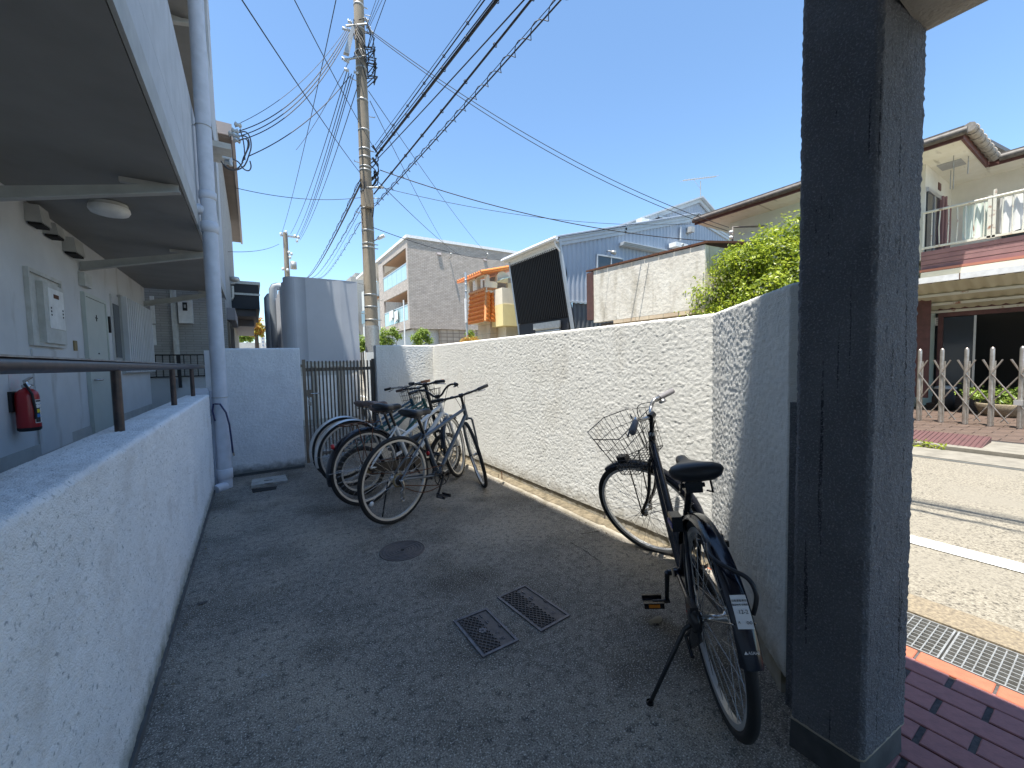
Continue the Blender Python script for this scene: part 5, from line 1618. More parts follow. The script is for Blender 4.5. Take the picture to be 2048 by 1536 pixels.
M['railcream'] = mat('chipped_cream_railing', (0.66, 0.64, 0.54), 0.6, col2=(0.30, 0.14, 0.08), scale=7, detail=8, lo=.58, hi=.68)
M['tanbrick'] = brickmat('tan_brick_wall', (.50, .37, .21), (.60, .46, .28), (.45, .37, .25), 1, .22, .065, .006, ax='XY+')
M['corrcream'] = mat('aged_translucent_roof', (0.62, 0.58, 0.42), 0.6, col2=(0.52, 0.47, 0.32), scale=2, stretch=(.3, 1, 1),
                     extra=lambda m, t, b, s, l: overlay(t, b, s, l, (0.40, 0.20, 0.06), 1.6, .60, .72, detail=8, axis=(2, .6, 1)))
rh = thing('white_street_house', 'aged white two-storey house with red-brown eaves and a railed balcony', 'house', (12, 3, 0))
zE, zS = 5.36, 5.17
YC = 1.97
q = MB(); q.box((12.0, 2.70, 0), (18, 6.7, zS - .001)); q.build('wall', 'mint', rh)
q = MB(); q.box((14.12, -3, 3.2), (18, 2.699, zS - .001)); q.box((12.02, 2.6, 3.2), (14.119, 2.699, zS - .001)); q.build('upper_wall', 'cream', rh)
q = MB(); q.box((11.2, YC, zS), (14.3, 7.25, zS + .03)); q.box((13.38, -3, zS), (14.3, YC - .001, zS + .03)); q.build('soffit', 'eavewhite', rh)
q = MB()
q.box((11.16, YC - .04, zS - .02), (11.199, 7.29, zS + .12)); q.box((11.2, YC - .04, zS - .02), (13.34, YC - .001, zS + .12)); q.box((13.34, -3, zS - .02), (13.379, YC - .041, zS + .12)); q.build('eave_board', 'browntrim', rh)
q = MB(); q.tube([(11.10, 7.3, zE - .1), (11.10, YC - .1, zE - .1)], .07, 8); q.tube([(13.28, YC - .2, zE - .1), (13.28, -3, zE - .1)], .07, 8); q.build('gutter', 'gutter', rh)
q = MB(); q.tube([(11.12, YC - .12, zE - .05), (13.3, YC - .12, zE - .05)], .085, 8)
for i in range(7): q.torus((11.3 + i * .32, YC - .12, zE - .05), (1, 0, 0), .09, .012, 12, 4)
q.build('gutter', 'gutterp', rh)
q = MB(); q.hexa([(11.12, YC - .05, zS + .125), (18, YC - .05, zS + 1.2), (18, 7.3, zS + 1.2), (11.12, 7.3, zS + .125)], [(11.12, YC - .05, zS + .2), (18, YC - .05, zS + 1.3), (18, 7.3, zS + 1.3), (11.12, 7.3, zS + .2)])
q.hexa([(13.32, -3, zS + .126), (18, -3, zS + 1.), (18, YC - .06, zS + 1.), (13.32, YC - .06, zS + .126)], [(13.32, -3, zS + .2), (18, -3, zS + 1.1), (18, YC - .06, zS + 1.1), (13.32, YC - .06, zS + .2)]); q.build('roof', 'gutter', rh)
for x, y, l_ in ((12.6, 2.3, .5), (12.3, 1.95 + .1, .35), (12.9, 2.4, .4), (12.0, 2.2, .25)):
    q = MB(); q.tube([(x, y, zS - l_), (x, y, zS)], .008, 5); q.build('hanging_hook', 'galv', rh)
q = MB(); q.box((12.3, 2.15, zS - .012), (12.75, 2.5, zS - .001)); q.build('soffit_vent', 'beam', rh)
# upper side: window, door leaf, vent
q = MB(); q.box((12.1, 2.57, 3.35), (13.0, 2.599, 4.62)); wd = q.build('window', 'glass', rh)
q = MB(); q.box((12.05, 2.55, 4.621), (13.25, 2.598, 4.7)); q.box((12.55, 2.55, 3.35), (12.59, 2.569, 4.62)); q.build('window_frame', 'alu', wd)
q = MB(); q.box((13.02, 2.52, 3.35), (13.1, 2.598, 4.7)); q.box((13.2, 2.50, 3.35), (13.26, 2.598, 4.72)); q.box((13.27, 2.56, 3.35), (13.95, 2.598, 4.62)); q.build('shutter_leaf', 'maroon', rh)
q = MB(); q.box((12.95, 2.585, 4.85), (13.15, 2.599, 5.0)); q.build('wall_vent', 'browntrim', rh)
q = MB(); q.box((14.08, -3, 4.44), (14.119, 1.85, 4.60)); q.box((14.05, -3, 3.4), (14.079, 1.8, 4.43)); q.build('upper_window', 'glass', rh)
# balcony deck, boards and railing
zd0, zd1 = 2.98, 3.36
q = MB(); q.box((12.05, -3, 3.1), (14.11, 2.59, 3.30)); q.build('balcony_floor', 'concrete', rh)
for i in range(4):
    h_ = (zd1 - zd0) / 4
    q = MB(); q.box((11.98 - .004 * (i % 2), -3, zd0 + i * h_ + .008), (12.04, 2.62, zd0 + (i + 1) * h_)); q.build('fascia_board', 'maroon', rh)
q = MB(); q.box((11.9, -3, zd0 - .05), (12.045, 2.62, zd0 - .001)); q.build('drip_trim', mat('salmon_trim', (.42, .17, .12), .6), rh)
q = MB(); q.box((11.9, -3, 2.80), (12.3, 2.6, 2.92)); q.build('under_beam', 'cream', rh)
rl = thing('balcony_railing', 'chipped cream steel railing round the upper balcony', 'railing', (11.96, 2, 3.4))
q = MB(); q.tube([(11.96, -3, 4.16), (11.96, 2.62, 4.16)], .025, 8); q.box((11.94, -3, 3.41), (11.98, 2.62, 3.45)); q.tube([(11.96, 2.6, 3.4), (11.96, 2.6, 4.16)], .022, 8); q.build('rail', 'railcream', rl)
for i in range(40):
    y = 2.47 - i * .118
    q = MB(); bend = .014 * math.sin(i * 1.7); q.tube([(11.96, y, 3.45), (11.96 , y + bend, 3.8), (11.96, y, 4.15)], .0095, 6); q.build('baluster', 'railcream', rl)
q = MB(); q.box((11.94, 1.665, 3.4), (11.975, 1.715, 4.2)); q.box((11.94, 1.61, 3.4), (11.975, 1.65, 4.3)); q.build('post', 'railcream', rl)
for y0_, y1_, z0_, z1_, mm, lab in ((1.72, 2.05, 3.46, 4.12, 'mint', 'pale mint cloth sheet hung inside the balcony railing left of its post'), (1.0, 1.58, 3.46, 4.13, 'white', 'white sheet hung inside the balcony railing right of its post')):
    n = 14; V = []
    for k in range(n + 1):
        y = y0_ + (y1_ - y0_) * k / n
        for z in (z0_ + .03 * math.sin(k), (z0_ + z1_) / 2, z1_): V.append((12.02 + .02 * math.sin(k * 1.9), y, z))
    q = MB(); q.add(V, [(k * 3 + j, k * 3 + j + 1, k * 3 + j + 4, k * 3 + j + 3) for k in range(n) for j in range(2)], True); single('hung_sheet', q, mm, lab, 'laundry')
# carport roof
cp = thing('carport_roof', 'rust-stained translucent corrugated carport roof with white gutter', 'roof', (11.2, 1, 2.7))
q = MB(); q.box((11.12, -3, 2.60), (11.2, 3.4, 2.71)); q.build('gutter', 'white', cp)
for y in (1.9, .9): 
    q = MB(); q.box((11.115, y, 2.6), (11.205, y + .012, 2.715)); q.build('gutter_joint', 'rust', cp)
xs3 = [i * .06 for i in range(110)]
q = MB(); V = []
for i, yv in enumerate(xs3):
    dz = .018 * math.cos(i * math.pi / 1.5)
    V += [(11.205, -3 + yv, 2.60 + dz), (12.46, -3 + yv, 2.15 + dz)]
q.add(V, [(2 * i, 2 * i + 1, 2 * i + 3, 2 * i + 2) for i in range(len(xs3) - 1)], True); q.build('roof_sheet', 'corrcream', cp)
for x, z in ((11.62, 2.40), (12.02, 2.25), (12.4, 2.12)):
    q = MB(); q.box((x, -3, z - .03), (x + .05, 3.4, z + .02)); q.build('purlin', 'railcream', cp)
# ground floor front
q = MB(); q.box((12.5, -3, 0), (12.7, 1.18, 3.0)); q.build('brick_wall', 'tanbrick', rh)
q = MB(); q.box((13.6, 1.18, 0), (13.7, 2.69, 3.0)); q.build('dark_interior', 'dark', rh)
q = MB(); q.box((12.42, 1.13, .3), (12.5, 1.179, 2.2)); q.box((12.42, 2.35, .3), (12.5, 2.42, 2.2)); q.box((12.42, 1.18, 2.0), (12.5, 2.35, 2.2)); q.build('door_frame', 'browntrim', rh)
q = MB(); q.box((12.46, 1.9, .35), (12.47, 2.34, 1.98)); sd_ = q.build('sliding_door', 'glass', rh)
q = MB(); q.box((12.45, 1.88, .3), (12.475, 1.91, 1.99)); q.box((12.45, 1.22, .3), (12.475, 1.24, 1.99)); q.build('door_edge', 'alu', sd_)
a, b = PX(1870, 636, 12.44), PX(1881, 651, 12.44)
q = MB(); q.box((12.448, b.y, b.z), (12.455, a.y, a.z)); q.build('posted_notice', 'paper', sd_)
q = MB()
for i in range(4): q.box((12.446, b.y + .02, b.z + .03 + i * .045), (12.4475, a.y - .02, b.z + .05 + i * .045))
q.build('notice_print', 'beam', sd_)
q = MB(); q.box((12.449, b.y + .28, b.z + .16), (12.455, a.y + .22, b.z + .2)); q.box((12.449, b.y + .28, b.z + .23), (12.455, a.y + .2, b.z + .245)); q.build('small_print', 'offwhite', sd_)
q = MB(); q.box((11.93, 2.44, .3), (11.98, 3.6, 2.75)); q.build('porch_panel', 'browntrim', rh)
# terrace of brown tiles and steps
ter = bpy.data.objects.new('terrace', None); COL.objects.link(ter); ter['kind'] = 'structure'
ground_prism('terrace_base', [(8.3, -3), (13.6, -3), (13.6, 3.6), (8.3, 3.6)], -.4, .05, 'mortar')
M['ttile'] = mat('brown_paving_tile', (0.075, 0.05, 0.038), 0.6, col2=(0.12, 0.08, 0.06), scale=5)
bt = brick_mesh(.215, .30, .02, 'ttile', 'tile'); k_ = 0
for i in range(18):
    for j in range(10):
        x = 8.44 + i * .225; y = .55 + j * .31 + (.155 if i % 2 else 0)
        if y > 2.9: continue
        put(bt, 'tile', (x, y, .062), ter)
q = MB(); q.box((12.15, .9, .04), (12.6, 2.5, .17)); q.box((12.3, 1.0, .17), (12.6, 2.45, .31)); struct('doorstep', q, 'ttile')
# expanding gate
XG = 9.8
M['gatemetal'] = mat('weathered_stainless', (.52, .47, .42), .38, .8, col2=(.38, .33, .28), scale=14)
fg = thing('folding_gate', 'bronze-grey metal expanding lattice gate across the house forecourt', 'gate', (XG, 1.5, .06))
ys_ = [2.115, 1.845, 1.566, 1.294, 1.0, .72, .43]
for y in ys_:
    q = MB(); q.tube([(XG, y, .05), (XG, y, 1.28), (XG, y, 1.305), (XG, y, 1.318)], [.028, .028, .021, .006], 12); q.build('post', 'gatemetal', fg)
    q = MB(); q.tube([(XG + .05, y - .02, .05), (XG + .05, y - .02, 1.1)], .018, 8); q.build('rear_post', 'gatemetal', fg)
    q = MB(); q.lathe([(.02, 0), (.03, .0), (.03, .02), (.02, .02)], (XG, y, .052), 10); q.build('caster', 'dark', fg)
for a, b in zip(ys_, ys_[1:]):
    m_ = (a + b) / 2; w_ = a - b
    for sgn in (0, 1):
        xx = XG - .035 if sgn == 0 else XG + .02
        for (ya, za), (yb2, zb2) in ((((a + .0, .90), (m_ + w_ * .12, 1.12))), ((a, .90), (b, .43)), ((a, .43), (m_ - w_ * .15, .13))):
            if sgn: ya, yb2 = a + b - ya, a + b - yb2
            q = MB(); q.tube([(xx, ya, za), (xx, yb2, zb2)], .0105, 4); q.build('lattice_bar', 'gatemetal', fg)
        for (ya, za), (yb2, zb2) in (((b, .90), (m_ - w_ * .15, 1.12)),):
            if sgn: continue
            q = MB(); q.tube([(XG + .02, ya, za), (XG + .02, yb2, zb2)], .0105, 4); q.build('lattice_bar', 'gatemetal', fg)
q = MB(); q.box((XG - .05, .97, .42), (XG + .03, 1.06, .5)); q.build('lock_case', 'alu', fg)
# planter, bin
t = thing('planter_trough', 'weathered bowl planter with low green plants behind the folding gate', 'planter', (11.6, 1.45, .06))
q = MB(); q.lathe([(0, .07), (.34, .07), (.42, .28), (.40, .30), (.33, .27), (0, .27)], (11.6, 1.32, 0), 20); q.build('bowl', 'washed', t)
crown('plants', [(11.6, 1.32, .42, .3, .42, .16), (11.6, 1.75, .46, .2, .2, .12)], 900, .07, 'leaf2', t, 31, .2, 6, .06)
q = MB(); q.tube([(11.6, 1.2, .3), (11.55, 1.12, .75)], .02, 6); q.build('stump', 'bark', t)
t = thing('dark_bin', 'dark round bin with grey lid by the sliding door', 'bin', (12.0, 2.2, .06))
q = MB(); q.lathe([(0, .06), (.13, .06), (.16, .5), (0, .5)], (12.0, 2.2, 0), 20); q.build('body', 'blackclad', t)
q = MB(); q.lathe([(.165, .5), (.17, .53), (.1, .56), (0, .56)], (12.0, 2.2, 0), 20); q.build('lid', 'beam', t)
q = MB(); a_ = 7.58
q.hexa([(7.45, 1.06, .006), (8.2, 1.06, .006), (8.2, 2.3, .006), (7.45, 2.3, .006)], [(7.5, 1.06, .03), (8.2, 1.06, .115), (8.2, 2.3, .115), (7.5, 2.3, .03)])
M['ramp'] = mat('faded_maroon_plastic', (0.115, 0.052, 0.05), .7, col2=(.09, .045, .042), scale=9)
t = thing('kerb_ramp', 'ribbed maroon kerb ramp lying before the folding gate', 'ramp', (7.8, 1.5, 0)); fixn(q.build('body', 'ramp', t))
for i in range(26):
    q = MB(); y = 1.08 + i * .047; q.tube([(7.51, y, .034), (8.19, y, .118)], .007, 4); q.build('rib', 'ramp', t)
p = Vector((7.44, 1.62, 0)); 
o = crown('kerb_grass', [(7.43, 1.55, .03, .05, .25, .03)], 110, .05, 'leaf', None, 33, .1, 6, .03); o['kind'] = 'stuff'

# ================================================================ UTILITY POLES AND CABLES
bp = PY(745, 690, 10.3); PXp, PYp = bp.x, 10.3
po = thing('utility_pole', 'tall near concrete utility pole with steel bands and cable fittings', 'utility pole', (PXp, PYp, 0))
q = MB(); q.tube([(PXp, PYp, 0), (PXp, PYp, 13.5)], [.165, .095], 20); q.build('shaft', 'poleconc', po)
q = MB(); q.tube([(PXp, PYp, 0), (PXp, PYp, PY(744, 652, 10.3).z)], [.172, .168], 20); q.build('sleeve', 'galv', po)
def pr(z): return .165 - .07 * z / 13.5
def zpx(y): return PY(742 - (690 - y) * .037, y, 10.3).z
for y in (12, 60, 105, 138, 202, 262, 300, 316, 335, 342, 383, 418, 462, 488, 496, 590, 614, 640):
    z = zpx(y); rr = pr(z)
    q = MB(); q.lathe([(rr + .001, -.018), (rr + .007, -.015), (rr + .007, .015), (rr + .001, .018)], (PXp, PYp, z), 18)
    if y % 4 == 0: q.tube([(PXp + rr, PYp - .03, z), (PXp + rr + .08, PYp - .03, z)], .012, 6)
    q.build('steel_band', 'galv', po)
for i, y in enumerate((28, 168, 232, 330, 395, 430, 525, 570, 600, 628)):
    z = zpx(y); s = -1 if i % 2 else 1; rr = pr(z)
    q = MB(); q.tube([(PXp + s * rr, PYp - .05, z), (PXp + s * (rr + .13), PYp - .08, z), (PXp + s * (rr + .13), PYp - .08, z + .03)], .009, 6); q.build('step_bolt', 'galv', po)
# box, cable tails and fittings on the pole
z = zpx(405)
q = MB(); q.box((PXp - .1, PYp - .32, z - .2), (PXp + .08, PYp - .19, z + .2)); q.build('junction_box', 'poleconc', po)
rnd = random.Random(4)
for k in range(16):
    q = MB()
    z0_ = zpx(rnd.uniform(45, 135)); a0 = rnd.uniform(-2.9, -.3)
    s_ = [(PXp + math.cos(a0 + j * .5) * (.17 + .22 * math.sin(j * 1.1) ** 2), PYp + math.sin(a0 + j * .5) * (.17 + .16 * math.sin(j * 1.1) ** 2), z0_ - j * .11 + .12 * math.sin(j * 1.7)) for j in range(6)]
    q.tube(s_, .012, 5); q.build('cable_tail', 'wire', po)
for k in range(9):
    q = MB()
    z0_ = zpx(rnd.uniform(285, 345)); a0 = rnd.uniform(-1.4, .3)
    s_ = [(PXp + math.cos(a0 + j * .35) * (.2 + .12 * math.sin(j)), PYp + math.sin(a0 + j * .35) * (.2 + .1 * math.sin(j)), z0_ - j * .12) for j in range(5)]
    q.tube(s_, .014, 5); q.build('cable_tail', 'wire', po)
for k in range(5):
    q = MB()
    z0_ = zpx(360 + k * 9)
    s_ = [(PXp - .1 + .05 * k, PYp - .19, z0_), (PXp - .1 + .05 * k, PYp - .24, z0_ - .25), (PXp - .08 + .04 * k, PYp - .19, z0_ - .5)]
    q.tube(s_, .014, 5); q.build('cable_tail', 'wire', po)
za, zb3 = zpx(70), zpx(128)
q = MB(); q.slab([(PXp - .22, PYp - .2, za), (PXp - .14, PYp - .2, za), (PXp - .30, PYp - .2, zb3), (PXp - .42, PYp - .2, zb3)], (0, .1, 0)); fixn(q.build('cable_guard', 'galv', po))
for i, (x, y) in enumerate(((700, 44), (689, 58), (697, 60), (688, 118), (694, 122), (693, 140), (733, 40), (742, 64), (737, 55), (712, 145), (762, 374))):
    c_ = PY(x, y, PYp - .1)
    q = MB(); q.lathe([(0, -.05), (.04, -.045), (.02, -.015), (.05, 0), (.02, .015), (.04, .045), (0, .05)], c_, 10, 'x'); q.build('insulator', 'porcelain', po)
for (x0_, y0_), (x1_, y1_) in (((692, 52), (735, 48)), ((688, 120), (730, 112)), ((735, 52), (745, 66)), ((732, 375), (768, 375))):
    a, b = PY(x0_, y0_, PYp - .12), PY(x1_, y1_, PYp - .12)
    q = MB(); q.tube([a, b], .022, 6); q.build('bracket_arm', 'galv', po)
a, b, c_ = PY(748, 482, PYp - .1), PY(758, 476, PYp - .2), PY(769, 471, PYp - .3)
ll = thing('street_lamp', 'small white tube street lamp on the utility pole', 'street lamp', a)
q = MB(); q.tube([PY(742, 488, PYp - .1), a, b], .015, 6); q.build('arm', 'galv', ll)
q = MB(); q.tube([b - (c_ - b) * .3, b, c_], [.03, .045, .04], 10); q.build('lamp_head', 'white', ll)

# far pole
F0 = PY(572, 500, 27); FX, FY = F0.x, 27
fp = thing('utility_pole', 'distant thin utility pole above the ribbed enclosure', 'utility pole', (FX, FY, 0))
ftop = PY(570, 465, FY).z
q = MB(); q.tube([(FX, FY, 0), (FX, FY, ftop)], [.19, .12], 12); q.build('shaft', 'poleconc', fp)
a, b = PY(560, 470, FY), PY(597, 476, FY)
q = MB(); q.box((a.x, FY - .07, (a.z + b.z) / 2 - .05), (b.x, FY + .0, (a.z + b.z) / 2 + .05)); q.build('cross_arm', 'galv', fp)
for (x, y) in ((562, 468), (572, 464), (590, 472), (597, 475), (594, 482), (578, 505), (583, 508), (580, 515), (566, 538), (575, 540)):
    c2 = PY(x, y, FY - .1); q = MB(); q.lathe([(0, -.1), (.07, -.06), (.07, .06), (0, .1)], c2, 8); q.build('insulator', 'porcelain', fp)
q = MB(); c2 = PY(590, 537, FY); q.lathe([(0, -.2), (.17, -.2), (.17, .2), (0, .24)], c2 + Vector((-.1, -.3, .1)), 12); q.build('transformer', 'galv', fp)


def cable(p0, p1, r, sag, label, m='wire', n=22, group='overhead cables along the street', coil=None, knots=0):
    p0, p1 = Vector(p0), Vector(p1)
    pts = [p0.lerp(p1, i / n) - Vector((0, 0, 4 * sag * (i / n) * (1 - i / n))) for i in range(n + 1)]
    q = MB(); q.tube(pts, r, 6)
    o = q.build('overhead_cable', m)
    tag(o, label, 'cable', group)
    if coil:
        q = MB(); cr_, turns = coil; m_ = turns * 8; cp_ = []
        for i in range(m_ + 1):
            f = i / m_; c = p0.lerp(p1, f) - Vector((0, 0, 4 * sag * f * (1 - f)))
            d = (p1 - p0).normalized(); e = d.cross(Vector((0, 0, 1))).normalized(); g_ = e.cross(d); a = f * turns * 2 * math.pi
            cp_.append(c + e * cr_ * math.cos(a) + g_ * cr_ * math.sin(a))
        q.tube(cp_, r * .55, 5); q.build('spiral_hanger', m, o)
    for k in range(knots):
        f = (k + .5) / knots; c = p0.lerp(p1, f) - Vector((0, 0, 4 * sag * f * (1 - f)))
        q = MB(); q.torus(c, (p1 - p0), r + .012, .007, 10, 4); q.build('hanger_ring', m, o)
    return o


# pole to the upper right, along the street past the camera (world: roughly parallel to the road)
def along(px_top, px_pole, r, label, sag=.12, X1=None, ydep=None, **kw):
    a = PY(*px_pole, PYp - .15)
    x1 = X1 or (PXp + .5)
    b = PX(*px_top, x1)
    d = b - a; b2 = a + d * ((a.y + 14) / max(.1, a.y - b.y))      # runs on over the road behind the camera
    return cable(a, b2, r, sag, label, **kw)
along((962, 0), (752, 298), .011, 'thinnest of the cables rising right from the pole, uppermost left', knots=30, sag=.1)
along((955, 0), (750, 290), .006, 'thin support strand beside the uppermost cable right of the pole', sag=.1)
along((981, 0), (752, 312), .026, 'thickest black cable bundle rising to the upper right from the pole', sag=.16, knots=30)
along((975, 0), (750, 305), .009, 'thin strand running just above the thickest black bundle', sag=.15)
along((1024, 0), (755, 318), .010, 'black cable just right of the thickest bundle, sagging below it', sag=.22)
along((1040, 0), (748, 388), .016, 'black cable with rings, second from the right above the street', sag=.22, knots=30)
along((1098, 0), (750, 412), .010, 'rightmost street cable with an open spiral hanger wound round it', sag=.18, coil=(.05, 75))
along((1092, 0), (752, 406), .005, 'thin strand beside the rightmost spiral-wound cable', sag=.15)
along((771, 0), (735, 100), .008, 'thin black wire steeply rising right of the pole top', sag=.05, X1=PXp + .35)
for k in range(3):
    along((752 + k * 6, 0), (734, 52 + k * 6), .006, ('thin grey wire leaving the pole top to the right, %s of three' % ('left', 'middle', 'right')[k]), sag=.03, X1=PXp + .25 + .05 * k, m='wiregrey')
# pole to the far pole, and further down
def far(px_a, px_b, r, label, Ya=None, sag=.15, Yb=FY, **kw):
    return cable(PY(*px_a, Ya or (PYp - .1)), PY(*px_b, Yb), r, sag, label, **kw)
names = ('leftmost', 'second', 'third', 'fourth', 'rightmost')
for k, (x0_, y0_, x1_, y1_) in enumerate(((694, 142, 581, 468), (698, 146, 591, 474), (703, 148, 596, 476), (707, 150, 598, 478), (716, 170, 600, 480))):
    far((x0_, y0_), (x1_, y1_), .010, '%s of the five close wires from the near pole to the far pole' % names[k], sag=.35)
cable(PX(672, 0, 1.75), PY(563, 468, FY), .009, .3, 'long thin wire from the picture top to the far pole, left of the near pole')
far((700, 118), (592, 300), .008, 'thin wire dropping from the near pole bracket behind the five wires', Yb=17, m='wiregrey')
for k, (ya, xb, yb_, r_, co) in enumerate(((358, 608, 560, .012, (.03, 24)), (368, 614, 556, .024, None), (410, 622, 556, .010, (.03, 20)), (420, 630, 556, .007, None), (444, 636, 556, .009, (.05, 22)))):
    far((721, ya), (xb, yb_), r_, ('upper twisted', 'thickest black', 'middle twisted', 'thin straight', 'lowest spiral-wound')[k] + ' cable from the near pole down to the left distance', Yb=44 if k != 1 else 44, sag=.4, coil=co)
# service wires to the brick house bracket
bk = [PY(476, 248, 8.6), PY(478, 262, 8.6), PY(480, 272, 8.6), PY(482, 280, 8.6), PY(498, 312, 8.3)]
for k, (x, y) in enumerate(((692, 58), (694, 60), (697, 62), (699, 66), (700, 152))):
    cable(bk[k], PY(x, y, PYp - .15), .0085 if k not in (0,) else .005, (.25, .38, .40, .42, .2)[k], '%s wire sagging between the near pole and the bracket on the left eave' % ('topmost thin', 'second', 'third', 'fourth', 'separate lowest')[k], group='service wires to the left building')
cable(PY(472, 376, 9.5), PY(722, 395, PYp - .1), .006, .12, 'thin nearly level wire from the left eave to the near pole', group='service wires to the left building')
cable(PY(450, 503, 14), PY(558, 488, FY), .01, .15, 'faint distant wire from the left roofs to the far pole', group='service wires to the left building')
# wires crossing the sky
def cross(pa, Ya, pb, Xb, r, label, sag=.15, ax='X'):
    b = PX(*pb, Xb) if ax == 'X' else PY(*pb, Xb)
    return cable(PY(*pa, Ya), b, r, sag, label, group='wires crossing to the street houses')
A = PY(721, 347, PYp - .15)
cable(PY(484, 0, 4.6), A, .007, .05, 'thin wire from the top left of the sky down to the middle of the pole', group='wires crossing to the street houses')
cable(PY(589, 0, 6.0), PY(748, 296, PYp - .15), .007, .05, 'thin wire from the top of the sky passing before the pole', group='wires crossing to the street houses')
cross((746, 353), PYp - .15, (936, 519), YTp - .3, .009, 'wire descending from the pole to the taupe brick side wall, lowest on the wall', .25, 'Y')
cross((737, 182), PYp - .15, (975, 509), YTp - .3, .009, 'wire from high on the pole to the right bracket on the taupe wall', .25, 'Y')
cross((740, 202), PYp - .15, (902, 508), YTp - .3, .009, 'wire from high on the pole to the left bracket on the taupe wall', .25, 'Y')
cross((745, 64), PYp - .15, (1458, 455), 10.9, .008, 'upper of the paired wires sweeping from the pole top to the mint house', .45)
cross((745, 68), PYp - .15, (1456, 462), 10.9, .008, 'lower of the paired wires sweeping from the pole top to the mint house', .5)
cross((760, 340), PYp - .15, (1460, 484), 10.9, .011, 'thicker wire sagging from the pole over the slatted house roof', .35)
cross((768, 376), PYp - .15, (1380, 448), 11.5, .006, 'faint thin wire sagging just under the thicker one', .3)
cross((746, 455), PYp - .15, (1010, 520), 16, .008, 'wire from low on the pole across the taupe side wall', .2, 'Y')

# service bracket on the left eave
sb = thing('service_bracket', 'cluster of insulators and looping grey cables on the left eave', 'cable bracket', PY(460, 300, 8.6))
a, b = PY(437, 285, 8.6), PY(463, 302, 8.6)
q = MB(); q.box((a.x - .3, 8.55, b.z - .0), (b.x, 9.2, a.z)); q.build('eave_end', 'offwhite', sb)
for x, y in ((470, 262), (472, 272), (474, 281), (476, 250), (464, 268), (458, 320), (456, 326)):
    c2 = PY(x, y, 8.6); q = MB(); q.lathe([(0, -.06), (.05, -.04), (.025, 0), (.05, .04), (0, .06)], c2, 10, 'x'); q.build('insulator', 'porcelain', sb)
for pth in (((478, 265), (492, 262), (501, 275), (503, 295), (498, 310), (494, 322)), ((478, 272), (495, 272), (500, 290), (492, 306), (486, 322)), ((478, 281), (490, 276), (497, 283), (495, 300), (488, 312), (484, 325)),
            ((494, 322), (488, 334), (470, 342), (452, 337), (442, 322)), ((486, 324), (476, 338), (460, 340), (446, 328)), ((466, 318), (478, 324), (486, 338), (498, 343), (503, 334), (500, 322)), ((480, 258), (488, 285), (490, 320))):
    q = MB(); pp = [PY(x, y, 8.4 + .02 * i) for i, (x, y) in enumerate(pth)]
    # smooth the loop
    for _ in range(2):
        pp = [pp[0]] + [v for a_2, b_2 in zip(pp, pp[1:]) for v in (a_2.lerp(b_2, .25), a_2.lerp(b_2, .75))] + [pp[-1]]
    q.tube(pp, .0105, 6); q.build('cable_loop', 'wiregrey', sb)
q = MB(); q.tube([PY(445, 315, 8.5), PY(460, 318, 8.5), PY(462, 332, 8.5)], .03, 8); q.build('clamp', 'porcelain', sb)
for (x, y), lab in (((902, 508), 'small cable bracket on the taupe wall, left one'), ((975, 508), 'small cable bracket on the taupe wall, right one')):
    p = PY(x, y, YTp - .3); q = MB(); q.tube([(p.x, YTp, p.z - .25), (p.x, YTp - .3, p.z - .2), p], .035, 6); q.lathe([(0, -.1), (.09, -.05), (.09, .05), (0, .1)], p, 8); single('wall_bracket', q, 'galv', lab, 'cable bracket')
tpt = PX(1462, 478, 10.9)
t = thing('eave_post', 'slim dark post with insulators under the mint house eave', 'cable bracket', (10.95, tpt.y, tpt.z - 1))
q = MB(); q.tube([(10.98, tpt.y, tpt.z - .5), (10.98, tpt.y, PX(1474, 452, 10.98).z), (12, tpt.y - .3, PX(1474, 452, 10.98).z + .1)], .025, 6); q.build('bracket', 'gutter', t)
for k in range(3):
    q = MB(); q.lathe([(0, -.05), (.05, -.03), (.05, .03), (0, .05)], (10.9, tpt.y, tpt.z + .18 - k * .14), 8); q.build('insulator', 'porcelain', t)

# ================================================================ BICYCLES
def raxis(p, P, u, a):
    p = Vector(p) - P; c, s = math.cos(a), math.sin(a)
    return P + p * c + u.cross(p) * s + u * (u.dot(p)) * (1 - c)


def lerp_path(pts, n=2):
    pts = [Vector(p) for p in pts]
    for _ in range(n):
        pts = [pts[0]] + [v for a, b in zip(pts, pts[1:]) for v in (a.lerp(b, .25), a.lerp(b, .75))] + [pts[-1]]
    return pts


